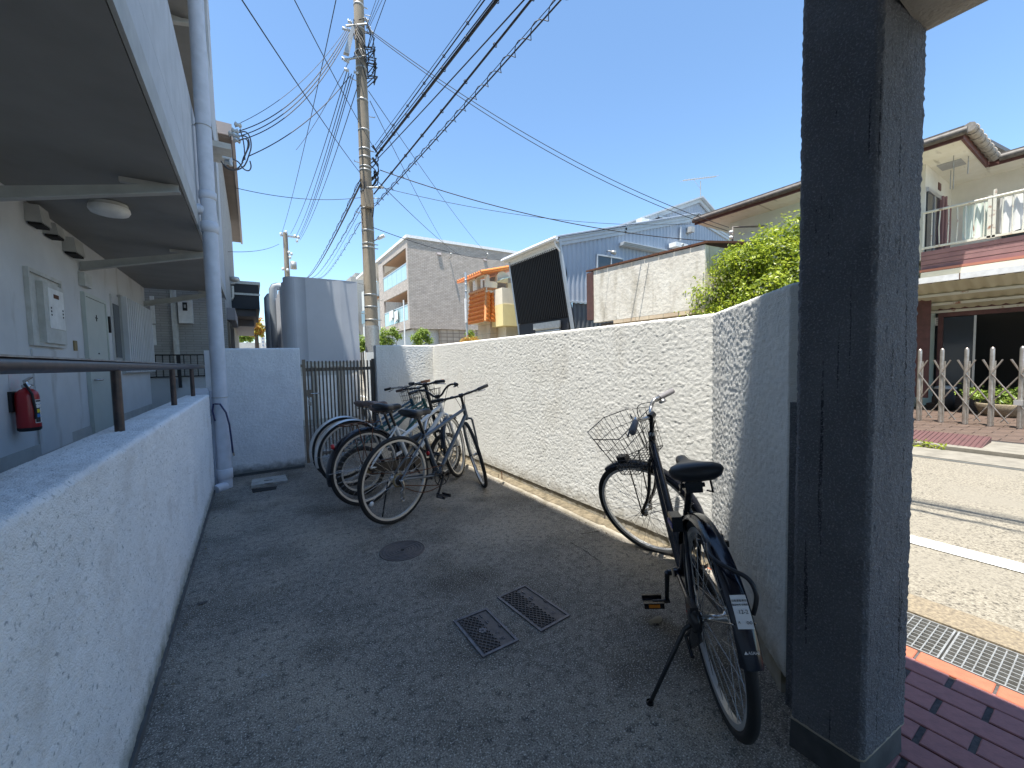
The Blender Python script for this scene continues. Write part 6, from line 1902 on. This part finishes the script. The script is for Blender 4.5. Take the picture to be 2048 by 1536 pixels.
class Bike:
    def __init__(s, label, X, Y, psi, phi, dl, L, R_, sh, bh, bw, hd, sx, bbx, HA=71, rake=.045, group='bicycles parked in the yard', name='bicycle'):
        s.R, s.L = R_, L
        ha = R(HA)
        s.u = Vector((-math.cos(ha), 0, math.sin(ha))); s.P = Vector((L - rake / math.sin(ha), 0, R_))
        s.dl = dl; s.sh, s.bh, s.bw, s.hd, s.sx, s.bbx = sh, bh, bw, hd, sx, bbx
        Mx = Matrix.Rotation(psi, 4, 'Z') @ Matrix.Rotation(phi, 4, 'X')
        zf = min((Mx @ raxis((L + R_ * math.cos(t), 0, R_ + R_ * math.sin(t)), s.P, s.u, dl)).z for t in [2 * math.pi * i / 120 for i in range(120)])
        s.root = thing(name, label, 'bicycle', (0, 0, 0), group, local=True)
        s.root.matrix_world = Matrix.Translation((X, Y, 0)) @ Mx @ Matrix.Rotation(zf / L, 4, 'Y')
        s.mw = s.root.matrix_world.copy()
        s.T = lambda p: raxis(p, s.P, s.u, s.dl)
        s.BB = Vector((bbx, 0, .275 if R_ > .3 else .27))
        s.ST = (Vector((sx, 0, sh - .05)) - s.BB)
        s.cl = s.P + s.u * bh

    def px(s, p, st=False):
        p = s.T(Vector(p)) if st else Vector(p)
        q = s.mw @ p; d = np.array(q) - np.array([0, 0, H]); z = d @ fw
        return 1024 + F * (d @ rt) / z, 768 - F * (d @ up) / z

    def local(s, wpt): return s.mw.inverted() @ Vector(wpt)

    def mb(s, st=False): return MB(s.T if st else None)

    def wheel(s, front, rimm='alu', tr=.018, nsp=36, rimw=.012, tyre='rubber', name=None, ang=0.3):
        c = Vector((s.L if front else 0, 0, s.R)); R_ = s.R
        q = s.mb(front); n = 64
        prof = [(R_ - 2 * tr - .012, -.0), (R_ - 2 * tr - .012, -rimw * .8), (R_ - 2 * tr + .002, -rimw), (R_ - tr * 1.75, -rimw), (R_ - tr * 1.75, rimw), (R_ - 2 * tr + .002, rimw), (R_ - 2 * tr - .012, rimw * .8), (R_ - 2 * tr - .012, 0)]
        V = []; Fc = []; k = len(prof)
        for i in range(n):
            a = 2 * math.pi * i / n
            for r_, y in prof: V.append(c + Vector((r_ * math.cos(a), y, r_ * math.sin(a))))
            for j in range(k - 1): Fc.append((i * k + j, i * k + j + 1, ((i + 1) % n) * k + j + 1, ((i + 1) % n) * k + j))
        q.add(V, Fc, False)
        w_ = q.build('front_wheel' if front else 'rear_wheel', rimm, s.root)
        q = s.mb(front); q.torus(c, (0, 1, 0), R_ - tr, tr, 72, 10); q.build('tyre', tyre, w_)
        q = s.mb(front); hw = .035 if front else .045
        q.lathe([(0, -hw - .03), (.006, -hw - .03), (.006, -hw), (.024, -hw + .001), (.024, -hw + .006), (.013, -hw + .012), (.013, hw - .012), (.024, hw - .006), (.024, hw), (.006, hw), (.006, hw + .03), (0, hw + .03)], c, 14, 'y'); q.build('hub', 'chrome', w_)
        q = s.mb(front)
        for i in range(nsp):
            a = 2 * math.pi * i / nsp + ang; sg = 1 if i % 2 else -1; cr = (1 if (i // 2) % 2 else -1) * 1.1
            h_ = c + Vector((.022 * math.cos(a + cr), sg * (hw - .003), .022 * math.sin(a + cr))); e = c + Vector(((R_ - 2 * tr - .01) * math.cos(a), 0, (R_ - 2 * tr - .01) * math.sin(a)))
            q.tube([h_, e], .0013, 4, caps=False)
        q.build('spokes', 'chrome', w_)
        return w_

    def guard(s, front, a0, a1, m, hw=.027, dr=.016, name='mudguard', depth=.014):
        c = Vector((s.L if front else 0, 0, s.R)); Rg = s.R + dr; n = 36; q = s.mb(front); V = []; Fc = []
        cs = [(-1, -depth), (-.75, -.004), (-.35, .0), (.35, 0), (.75, -.004), (1, -depth)]
        for i in range(n + 1):
            a = R(a0) + (R(a1) - R(a0)) * i / n
            for y, dz in cs: V.append(c + Vector(((Rg + dz) * math.cos(a), y * hw, (Rg + dz) * math.sin(a))))
        k = len(cs)
        for i in range(n):
            for j in range(k - 1): Fc.append((i * k + j, i * k + j + 1, (i + 1) * k + j + 1, (i + 1) * k + j))
        o_ = len(V)
        V2 = [c + (v - c) * (1 - .0018 / Rg) for v in V]
        q.add(V, Fc, True); q.add(V2, [f[::-1] for f in Fc], True)
        g_ = q.build(name, m, s.root)
        q = s.mb(front)
        for aa in ((a1 - 18,) if not front else (a1 - 22,)):
            a = R(aa)
            for sg in (1, -1):
                q.tube([c + Vector((0, sg * .05, 0)), c + Vector(((Rg - .004) * math.cos(a), sg * hw, (Rg - .004) * math.sin(a)))], .0022, 5)
        q.build('guard_stay', 'chrome', g_)
        return g_

    def saddle(s, m, wide=.12, ln=.27, post='chrome'):
        sx, sh = s.sx, s.sh; q = s.mb(); V = []; Fc = []; n = 14; k = 12
        for i in range(n + 1):
            f = i / n; x = sx - ln * .5 + ln * f
            w_ = wide * (1 - f) ** .6 * (1 if f > .12 else (.75 + .25 * f / .12)) if f < .5 else 0
            w_ = wide * (0.62 * (1 - f) ** .5 if False else 1) * (max(0, math.cos(min(f, .62) / .62 * math.pi / 2)) ** .8) + .022 * (1 - max(0, f - .9) * 4)
            w_ *= (.72 + .28 * min(1, f / .15))
            th = .064 * (1 - .45 * f) * (.5 + .5 * min(1, f / .1)) * (1 - .6 * max(0, (f - .93) / .07))
            zc_ = sh + .006 * math.cos(f * 6) + .012 * (1 - f) - (.012 * max(0, (f - .85) / .15))
            for j in range(k):
                a = 2 * math.pi * j / k; y = math.cos(a); z = math.sin(a)
                V.append((x, w_ * (abs(y) ** .7) * (1 if y > 0 else -1), zc_ + (z * th * .5 if z > 0 else z * th * .75)))
        for i in range(n):
            for j in range(k): Fc.append((i * k + j, i * k + (j + 1) % k, (i + 1) * k + (j + 1) % k, (i + 1) * k + j))
        Fc += [tuple(range(k)), tuple(range(n * k, n * k + k))[::-1]]
        q.add(V, Fc, True); sdl = fixn(q.build('saddle', m, s.root))
        q = s.mb()
        for sg in (1, -1): q.tube([(sx + .1, sg * .012, sh - .02), (sx + .03, sg * .022, sh - .042), (sx - .05, sg * .022, sh - .042), (sx - .1, sg * .03, sh - .02)], .0035, 6)
        if wide > .1:
            for sg in (1, -1): q.tube([(sx - .09 + .012 * math.cos(t * 1.2), sg * .05 + .012 * math.sin(t * 1.2), sh - .055 + .0035 * t) for t in range(14)], .003, 4)
        if wide < .1 and ln < .285: q.box((sx - .05, -.03, sh - .085), (sx + .03, .03, sh - .04)); q.tube([(sx - .02, -.045, sh - .065), (sx - .02, .045, sh - .065)], .009, 8); q.tube([(sx - .08, .05, sh - .03), (sx - .08, .055, sh - .075), (sx - .03, .05, sh - .085)], .004, 5); q.tube([(sx - .08, -.05, sh - .03), (sx - .08, -.055, sh - .075), (sx - .03, -.05, sh - .085)], .004, 5)
        q.build('saddle_rails', 'black', sdl)
        q = s.mb(); d = s.ST.normalized(); top = Vector((sx, 0, sh - .045)); q.tube([top, top - d * .26], .0135, 12); q.box((sx - .02, -.03, sh - .058), (sx + .02, .03, sh - .04)); q.build('seat_post', post, s.root)

    def seatpt(s, f): return s.BB + s.ST * f

    def frame(s, m, kind, r=.0155):
        q = s.mb(); P0, u, BB = s.P, s.u, s.BB; hd = s.hd
        h1 = P0 + u * hd; h0 = P0 + u * (hd - .12)
        R_ = s.R
        sc = .74
        if kind == 'city': sc = .62
        if kind == 'mama': sc = .70
        if kind == 'fold': sc = .55
        stp = s.seatpt(sc)
        q.tube([BB, stp], r, 12)
        q.tube([h0 - u * .01, h1 + u * .01], r * 1.2, 14)
        if kind == 'diamond':
            q.tube([stp - s.ST.normalized() * .03, h1 - u * .03], r * .95, 12); q.tube([BB, h0 + u * .03], r * 1.1, 12)
        elif kind == 'city':
            a = s.seatpt(.62); b = s.seatpt(.30)
            q.tube([a - Vector((0, 0, .02)), h1 - u * .02], r * .8, 12); q.tube([s.seatpt(.46), h0 + u * .055], r * .8, 12); q.tube([BB, h0 + u * .02], r * 1.1, 12)
        elif kind == 'white':
            q.tube([s.seatpt(.50), h1 - u * .025], r, 12); q.tube([BB, h0 + u * .025], r * 1.25, 12)
            q.tube([s.seatpt(.7), s.seatpt(.46) + Vector((.1, 0, .05))], r * .6, 8)
        elif kind == 'mama':
            q.tube(lerp_path([h1 - u * .035, h1 + Vector((-.13, 0, -.16)), s.seatpt(.12) + Vector((.13, 0, .12)), s.seatpt(.10)]), r * 1.05, 12)
            q.tube(lerp_path([h0 + u * .02, h0 + Vector((-.12, 0, -.17)), BB + Vector((.10, 0, .05)), BB]), r * 1.1, 12)
        elif kind == 'fold':
            q.tube([s.seatpt(.28), h0 + u * .04], r * 1.9, 12); q.tube([BB, s.seatpt(.28) + Vector((.12, 0, .01))], r, 10)
        q.lathe([(.021, -.036), (.021, .036)], BB, 14, 'y'); q.cyl(BB + Vector((0, -.04, 0)), BB + Vector((0, .04, 0)), .02, 14)
        f = q.build('frame', m, s.root)
        q = s.mb()
        for sg in (1, -1):
            q.tube([BB + Vector((-.02, sg * .025, 0)), Vector((.06, sg * .055, R_ - .004)), Vector((0, sg * .062, R_))], r * .58, 8)
        q.build('chain_stay', m, f)
        q = s.mb(); tp_ = s.seatpt(sc - .04)
        for sg in (1, -1):
            q.tube([tp_ + Vector((-.012, sg * .018, 0)), Vector((.01, sg * .06, R_ + .01)), Vector((0, sg * .062, R_))], r * .5, 8)
        q.build('seat_stay', m, f)
        # fork
        q = s.mb(True); cr = P0 + u * (R_ + .045); L_ = s.L
        q.tube([cr, h0 - u * .01], r * .95, 12)
        for sg in (1, -1):
            q.tube(lerp_path([cr + Vector((0, sg * .01, .01)), cr + Vector((.0, sg * .045, 0)), cr + Vector((.01, sg * .05, -.03)), P0 + u * .14 + Vector((.008, sg * .048, 0)), Vector((L_ - .01, sg * .047, R_ + .03)), Vector((L_, sg * .047, R_))], 2), r * .62, 8)
        q.build('fork', m if kind != 'mama' else 'black', s.root)
        return f

    def crank(s, m='black', ring=.085, ang=-100, chain='black', ped='black', case=None, amber=False, sprocket='chrome', spr=.04):
        BB = s.BB; y = -.045
        q = s.mb(); q.torus(BB + Vector((0, y, 0)), (0, 1, 0), ring, .004, 40, 6); q.torus(BB + Vector((0, y, 0)), (0, 1, 0), .03, .008, 20, 6)
        for i in range(5):
            a = i * 2 * math.pi / 5 + .3; q.tube([BB + Vector((.025 * math.cos(a), y, .025 * math.sin(a))), BB + Vector((ring * math.cos(a), y, ring * math.sin(a)))], .006, 6)
        ck = q.build('chainring', m, s.root)
        for sg, an in ((-1, ang), (1, ang + 180)):
            a = R(an); e = BB + Vector((.165 * math.cos(a), sg * .075, .165 * math.sin(a)))
            q = s.mb(); q.tube([BB + Vector((0, sg * .05, 0)), BB + Vector((0, sg * .068, 0))], .014, 10); q.tube([BB + Vector((0, sg * .068, 0)), e], [.012, .009], 8); q.tube([e - Vector((0, sg * .012, 0)), e + Vector((0, sg * .014, 0))], .011, 8); q.build('crank_arm', m, ck)
            c_ = e + Vector((0, sg * .065, 0))
            q = s.mb(); q.box(c_ + Vector((-.04, -.045, -.006)), c_ + Vector((.04, .045, -.002)))
            for dx in (-1, 1): q.box(c_ + Vector((dx * .035 - .007, -.045, -.014)), c_ + Vector((dx * .035 + .007, .045, .012)))
            q.tube([e, c_], .007, 8); pd = q.build('pedal', ped, s.root)
            q = s.mb()
            for dx in (-1, 1): q.box(c_ + Vector((dx * .043 - .001, -.025, -.008)), c_ + Vector((dx * .043 + .001, .025, .007)))
            q.build('pedal_reflector', 'amber' if amber else 'gripgrey', pd)
        hub = Vector((0, y, s.R))
        q = s.mb(); q.torus(hub, (0, 1, 0), spr * .8, .006, 24, 5); q.lathe([(0, 0), (spr, 0)], hub, 24, 'y'); q.lathe([(0, .006), (spr * .75, .006)], hub + Vector((0, -.01, 0)), 24, 'y'); q.build('sprocket', sprocket, s.root)
        if chain:
            q = s.mb(); q.tube([hub + Vector((0, 0, spr)), BB + Vector((0, y, ring))], .0042, 5); q.tube(lerp_path([hub + Vector((0, 0, -spr)), (hub + BB + Vector((0, y, 0))) / 2 + Vector((0, 0, -.07)), BB + Vector((0, y, -ring))]), .0042, 5); q.build('chain', chain, s.root)
        if case:
            q = s.mb(); a, b = BB + Vector((.02, y - .02, 0)), hub + Vector((.02, -.02, 0)); pts = []
            for t in range(-80, 81, 16): pts.append(a + Vector((.065 * math.cos(R(t)), 0, .065 * math.sin(R(t)))))
            for t in range(100, 261, 16): pts.append(b + Vector((.035 * math.cos(R(t)), 0, .035 * math.sin(R(t)))))
            q.slab(pts, (0, .014, 0)); q.build('chain_case', case, s.root)

    def bars(s, kind, m='chrome', grips=('vinyl', 'vinyl'), stem='chrome', levers=True, bell=None):
        c = s.cl; u = s.u; bw = s.bw; q = s.mb(True)
        q.tube([s.P + u * (s.hd + .01), c], .0125, 12); q.cyl(c + Vector((.0, -.02, 0)), c + Vector((.0, .02, 0)), .019, 12); q.build('stem', stem, s.root)
        if kind == 'flat': half = [(0, .0), (.0, .03), (-.012, .12), (-.02, 1)]; pts = lambda sg: [c, c + Vector((.0, sg * .05, 0)), c + Vector((-.004, sg * bw * .5, .006)), c + Vector((.03, sg * bw, .02))]
        elif kind == 'mama': pts = lambda sg: [c, c + Vector((.02, sg * .03, .0)), c + Vector((.035, sg * .075, .015)), c + Vector((.02, sg * .115, .048)), c + Vector((.007, sg * .14, .044)), c + Vector((-.028, sg * .255, .031))]
        elif kind == 'riser': pts = lambda sg: [c, c + Vector((0, sg * .04, 0)), c + Vector((0, sg * .10, .07)), c + Vector((-.01, sg * .16, .10)), c + Vector((-.05, sg * bw * .9, .09)), c + Vector((-.10, sg * bw, .08))]
        else: pts = lambda sg: [c, c + Vector((0, sg * .05, 0)), c + Vector((-.01, sg * .15, .015)), c + Vector((.0, sg * bw * .75, .02)), c + Vector((.02, sg * bw, .02))]
        q = s.mb(True); L_, R2 = lerp_path(pts(1)), lerp_path(pts(-1)); q.tube(R2[::-1] + L_[1:], .011, 10); hb = q.build('handlebar', m, s.root)
        for i, (sg, pth) in enumerate(((1, L_), (-1, R2))):
            d = (pth[-1] - pth[-2]).normalized() if (pth[-1] - pth[-2]).length > 1e-5 else Vector((0, sg, 0)); e = pth[-1]
            q = s.mb(True); q.tube([e - d * .11, e - d * .1, e + d * .004, e + d * .006], [.014, .0165, .0165, .012], 12); q.build('grip', grips[i], hb)
            if levers:
                a = e - d * .13
                q = s.mb(True); q.tube([a, a + Vector((.02, 0, -.012)), a + Vector((.035, 0, -.02)) + d * .02, e + Vector((.045, 0, -.03)) - d * .02], [.009, .007, .005, .005], 6); q.build('brake_lever', 'chrome' if kind != 'mama' else 'black', hb)
                q = s.mb(True); q.tube(lerp_path([a + Vector((.02, -sg * .01, -.01)), a + Vector((.09, -sg * .09, .02)), c + Vector((.10, sg * .03, -.06)), s.P + u * (s.hd - .1) + Vector((.03, 0, 0))]), .0028, 5); q.build('brake_cable', 'black', s.root)
        if bell:
            b = R2[len(R2) * 2 // 3]; q = s.mb(True); q.lathe([(.006, 0), (.022, .003), (.022, .008), (.014, .02), (0, .024)], b + Vector((-.02, -.02, -.035)), 14); q.build('bell', 'chrome', hb)
        return hb

    def basket(s, top_z, h=.22, yo=0.0, wt=.20, lt=.30, wb=.14, lb=.2, x0=.07, m='black', r=.0018, r2=.003):
        T_ = s.T; bx0 = s.cl.x + x0; q = s.mb(True)
        def ringp(f):
            z = top_z - h * f; w_ = wt + (wb - wt) * f; l_ = lt + (lb - lt) * f; xb = bx0 + .0 * f
            return z, w_, l_, xb
        def corner(f, fx, fy):
            z, w_, l_, xb = ringp(f); 
            return Vector((xb + l_ * fx, yo + w_ * fy * (1 - .22 * max(0, fx - .45) * 1.0), z + (.0 if f else .02 * fx)))
        ch = [(0, -1), (0, 1), (.62, 1), (1, .55), (1, -.55), (.62, -1)]
        for f, rr in ((0, r2), (.28, r), (.6, r), (1, r2)):
            q.tube([corner(f, a, b) for a, b in ch], rr, 5, closed=True)
        per = []
        for (a, b), (c_, d_) in zip(ch, ch[1:] + ch[:1]):
            ln = math.hypot((c_ - a) * lt, (d_ - b) * wt); n = max(2, int(ln / .034))
            per += [(a + (c_ - a) * i / n, b + (d_ - b) * i / n) for i in range(n)]
        for a, b in per:
            q.tube([corner(0, a, b), corner(1, a, b)], r, 4, caps=False)
        for i in range(1, 9):
            q.tube([corner(1, i / 9, -1 if i < 6 else -.6), corner(1, i / 9, 1 if i < 6 else .6)], r, 4, caps=False)
        for j in range(-4, 5):
            q.tube([corner(1, 0, j / 5), corner(1, 1 if abs(j) < 4 else .8, j / 5)], r, 4, caps=False)
        b = q.build('front_basket', m, s.root)
        q = s.mb(True)
        for sg in (1, -1):
            q.tube([Vector((s.L, sg * .055, s.R)), Vector((bx0 + lb * .8, sg * .07, top_z - h))], .004, 6)
        q.build('basket_stay', 'black', b)

    def stand(s, wpt, m='black'):
        foot = s.local(wpt); q = s.mb(); a = Vector((0, .065, s.R - .01))
        q.tube([a, a.lerp(foot, .1) + Vector((0, .02, 0)), foot], [.010, .008, .007], 8); q.lathe([(.0, 0), (.014, 0), (.012, .01)], foot, 8); q.build('kickstand', m, s.root)


# ---- the black city bicycle by the pillar
b = Bike('black city bicycle with wire front basket standing alone by the dark pillar', 1.348, .766, .85, -.094, .958, 1.119, .335, .84, .655, .235, .53, .136, .436, HA=69, rake=.05)
b.frame('navy', 'mama', .0165)
b.wheel(False); b.wheel(True)
gend = min(range(140, 215), key=lambda a: abs(b.px(((b.R + .018) * math.cos(R(a)), 0, b.R + (b.R + .018) * math.sin(R(a))))[1] - 1344))
rg = b.guard(False, 20, gend, 'navy', hw=.031, dr=.018, depth=.02)
b.guard(True, 62, 190, 'navy', hw=.028, dr=.016, depth=.018)
b.saddle('vinyl', wide=.078, ln=.28, post='black')
b.crank('black', .075, 105, None, 'black', 'black', True)
b.bars('mama', 'chrome', ('gripgrey', 'gripgrey'), 'black', bell=True)
b.basket(.945, h=.235, yo=.055, wt=.20, lt=.27, wb=.155, lb=.19, x0=.07)
b.stand(PZ(1300, 1407, .0))
q = b.mb(); q.slab([(.0, .055, b.R + .02), (-.05, .055, b.R - .05), (.0, .075, b.R - .11), (.07, .07, b.R - .06)], (0, .012, 0)); q.tube([(.01, .07, b.R - .04), (.05, .09, b.R - .10), (-.03, .09, b.R - .12)], .007, 6); q.build('stand_bracket', 'black', b.root)
# drum brake, ring lock, cable lock, dynamo lamp, inner tubes of the kinked seat cluster
q = b.mb(); q.lathe([(0, .052), (.045, .052), (.045, .075), (.02, .085), (0, .085)], (0, 0, b.R), 20, 'y'); q.box((-.02, .055, b.R - .03), (.05, .08, b.R + .05)); db = q.build('drum_brake', 'black', b.root)
q = b.mb(); q.box((.0, .0805, b.R - .012), (.045, .0815, b.R + .002)); q.build('brake_badge', 'reflred', db)
q = b.mb(); q.torus((.205, 0, b.R + .265), (.8, 0, .55), .052, .009, 24, 8, a0=.5, a1=5.6); q.box((.17, .035, b.R + .24), (.235, .075, b.R + .30)); rl_ = q.build('ring_lock', 'black', b.root)
q = b.mb(); q.box((.165, .076, b.R + .255), (.235, .079, b.R + .275)); q.build('lock_label', mat('deep_blue_plastic', (.03, .04, .22), .4), rl_)
gp = lambda a, y=0, d=.018: Vector(((b.R + d) * math.cos(R(a)), y, b.R + (b.R + d) * math.sin(R(a))))
q = b.mb(); q.tube(lerp_path([gp(112, .03), gp(122, .045, .035), gp(129, .0, .045), gp(132, -.04, .04), gp(138, -.05, .03), gp(142, -.045, .01), gp(146, -.036, -.01)], 3), .0065, 8); q.build('cable_lock', 'vinyl', b.root)
# sticker on the mudguard: find the place that shows where the photograph has it
def guard_frame(a, d=.0185):
    o_ = gp(a, 0, d); tang = Vector((-math.sin(R(a)), 0, math.cos(R(a)))); return o_, tang
best = min(range(100, 200), key=lambda a: abs(b.px(gp(a))[1] - 1224))
o_, tg = guard_frame(best)
hw_, hl_ = .0215, .042
q = b.mb(); k = 6
V = []
for j in range(k + 1):
    a = best + (hl_ / (b.R + .018)) * 57.3 * (1 - 2 * j / k)
    for y in (-hw_, hw_): V.append(gp(a, y * .98, .0188 if abs(y) < .9 else .018))
q.add(V, [(2 * i, 2 * i + 1, 2 * i + 3, 2 * i + 2) for i in range(k)]); st = q.build('permit_sticker', 'paper', rg)
# upright on the guard: text up runs towards the saddle (decreasing angle)
def txt(t_, size, a, y=0.0):
    o2, tg2 = guard_frame(a, .0194); return text_mesh(t_, size, frame_mtx(o2 + Vector((0, y, 0)), (0, -1, 0), -tg2), 'ink', st if True else None, ext=.0002)
dg_ = 57.3 / (b.R + .018)
txt('12-2', .0145, best + .001 * dg_, -.003)
txt('自転車駐車証', .0068, best - .027 * dg_); txt('集合住宅 住民用', .0058, best - .017 * dg_); txt('A', .009, best + .026 * dg_, .014)
q = b.mb(); o2, tg2 = guard_frame(best + .027 * dg_, .0194)
for dy_ in (-.004, .004): q.torus(o2 + Vector((0, -.012 + dy_, 0)), (o2 - Vector((0, 0, b.R))).normalized(), .003, .0006, 10, 4)
q.build('bicycle_pictogram', 'ink', st)
lw_ = min(range(100, 215), key=lambda a: abs(b.px(gp(a))[1] - 1309))
o2, tg2 = guard_frame(lw_, .0194)
text_mesh('▲ASAHI', .0105, frame_mtx(o2, (0, -1, 0), -tg2), 'paper', rg, ext=.0002)
q = b.mb(); q.tube([(-.30, .0, b.R + .10), (-.30, 0, b.R + .085)], .012, 8); q.build('guard_bolt', 'chrome', rg)
q = b.mb(True); q.box((b.L - .06, .03, b.R + .37), (b.L + .0, .07, b.R + .41)); q.build('front_light', 'black', b.root)
q = b.mb(True); q.tube([(b.cl.x - .02, .012, b.cl.z - .02), (b.cl.x + .04, .03, b.cl.z - .12), (b.cl.x + .03, .02, b.cl.z - .2)], .0035, 6); q.build('brake_cable', 'black', b.root)
q = b.mb(); q.lathe([(.022, 0), (.022, .02)], b.P + b.u * .53, 12); q.build('headset', 'chrome', b.root)

# ---- five bicycles by the gate
A_ = Bike('slate grey hybrid bicycle with no mudguards, nearest of the five by the gate', .905, 3.16, .401, .023, .923, 1.033, .344, .849, .641, .273, .531, .24, .47)
A_.frame('slate', 'diamond', .0165); A_.wheel(False, tr=.0165); A_.wheel(True, tr=.0165); A_.saddle('vinyl', wide=.085, ln=.29, post='black')
A_.crank('black', .088, -120, 'rust', 'vinyl', sprocket='vinyl', spr=.036); A_.bars('flat', 'black', stem='black')
q = A_.mb(); q.torus((0, -.035, .344), (0, 1, 0), .05, .007, 28, 6); q.build('spoke_protector', 'brass', A_.root)
q = A_.mb(); q.tube([(0, -.07, .344), (.02, -.075, .29), (.0, -.07, .25), (.015, -.07, .2)], [.014, .012, .016, .008], 8)
for z in (.26, .2): q.torus((.008, -.072, z), (0, 1, 0), .018, .005, 14, 5)
q.build('derailleur', 'chrome', A_.root)
q = A_.mb(); q.lathe([(0, -.006), (.017, -.004), (.02, .004), (0, .008)], A_.seatpt(.30) + Vector((-.075, -.02, .06)), 12, 'x'); q.build('rear_reflector', 'reflred', A_.root)
q = A_.mb(); q.tube([(-.02, .07, .33), (-.04, .12, .03)], .006, 6); q.build('kickstand', 'black', A_.root)
q = A_.mb(); c_ = Vector((-.235, -.012, .22)); q.lathe([(0, -.004), (.018, -.003), (.018, .003), (0, .004)], c_, 12, 'y'); q.build('wheel_reflector', 'reflwhite', A_.root)
q = A_.mb()
q.tube(lerp_path([Vector((0, -.05, .30)), Vector((.18, -.05, .20)), Vector((.30, -.05, .17)), A_.BB + Vector((0, -.05, -.085))]), .004, 5); q.build('slack_chain', 'rust', A_.root)
text_mesh('26 x 1 3/8', .0, Matrix.Identity(4), 'ink', A_.root) if False else None

B_ = Bike('white bicycle with black mudguards and rear rack, second from the front by the gate', .815, 3.722, .317, .0, .55, 1.089, .339, .855, .60, .26, .515, .26, .471)
B_.frame('bikewhite', 'white', .0185); B_.wheel(False); B_.wheel(True); B_.guard(False, 15, 195, 'navy', hw=.03, dr=.02); B_.guard(True, 55, 175, 'navy', hw=.028)
B_.saddle('vinyl', wide=.10, ln=.26, post='black'); B_.crank('black', .08, -60, 'rust', 'vinyl', case='black', sprocket='brass', spr=.05); B_.bars('riser', 'black', stem='black', bell=True)
q = B_.mb(); zr_ = B_.R * 2 + .06
for sg in (1, -1):
    q.tube([(.13, sg * .05, zr_), (-.22, sg * .055, zr_), (-.23, 0, zr_)], .005, 6); q.tube([(-.1, sg * .055, zr_), (0, sg * .065, B_.R)], .004, 6); q.tube([(.05, sg * .055, zr_), (0, sg * .065, B_.R)], .004, 6)
for x in (-.2, -.12, -.04, .04): q.tube([(x, -.055, zr_), (x, .055, zr_)], .004, 6)
q.build('rear_rack', 'rust', B_.root)
q = B_.mb(); q.lathe([(0, -.01), (.02, -.008), (.024, .006), (0, .01)], (-.30, 0, B_.R + .235), 12, 'x'); q.build('rear_reflector', 'reflred', B_.root)
q = B_.mb(); q.slab([B_.seatpt(.2) + Vector((-.13, -.03, .0)), B_.seatpt(.2) + Vector((-.07, -.03, .02)), B_.seatpt(.2) + Vector((-.07, -.03, .045)), B_.seatpt(.2) + Vector((-.13, -.03, .03))], (0, .01, 0)); q.build('wheel_reflector', 'reflwhite', B_.root)

D_ = Bike('teal city bicycle with steel mudguards and tan right grip, its bar nearer the wall', .824, 4.404, .187, -.041, .514, 1.102, .339, .828, .672, .321, .525, .302, .42)
D_.frame('green', 'city', .0175); D_.wheel(False); D_.wheel(True); D_.guard(False, 15, 195, 'alu', hw=.029, dr=.018); D_.guard(True, 55, 180, 'alu', hw=.027)
D_.saddle('bbrown', wide=.11, ln=.25); D_.crank('chrome', .08, -80, None, 'vinyl', case='alu'); D_.bars('curve', 'black', ('bbrown', 'tan'), 'chrome'); D_.basket(.93, h=.2, wt=.17, lt=.24, wb=.13, lb=.19)
C_ = Bike('deep blue city bicycle with pale steel mudguards, farthest and closest to the gate', .807, 4.732, .239, -.039, .444, 1.096, .339, .805, .667, .33, .498, .313, .42)
C_.frame('teal', 'city', .0175); C_.wheel(False); C_.wheel(True); C_.guard(False, 15, 195, 'alu', hw=.029, dr=.018); C_.guard(True, 55, 180, 'alu', hw=.027)
C_.saddle('bbrown', wide=.11, ln=.25); C_.crank('chrome', .08, -40, None, 'vinyl', case='alu'); C_.bars('curve', 'chrome', ('vinyl', 'tan'), 'chrome'); C_.basket(.93, h=.2, wt=.17, lt=.24, wb=.13, lb=.19)
E_ = Bike('small-wheeled dark folding bicycle with a tall stem, squeezed behind the white bicycle', .838, 4.02, .16, -.012, .22, .95, .238, .815, .815, .27, .40, .252, .42, HA=76, rake=.03)
E_.frame('vinyl', 'fold', .019); E_.wheel(False, tr=.024, nsp=28); E_.wheel(True, tr=.024, nsp=28); E_.saddle('bbrown', wide=.105, ln=.25, post='black'); E_.crank('black', .075, 30, 'black', 'vinyl'); E_.bars('curve', 'black', ('vinyl', 'vinyl'), 'black')
q = E_.mb(True); q.tube([E_.P + E_.u * .42, E_.cl], .019, 12); q.build('stem_post', 'black', E_.root)

for o in list(bpy.data.objects):
    if '_local' in o: del o['_local']
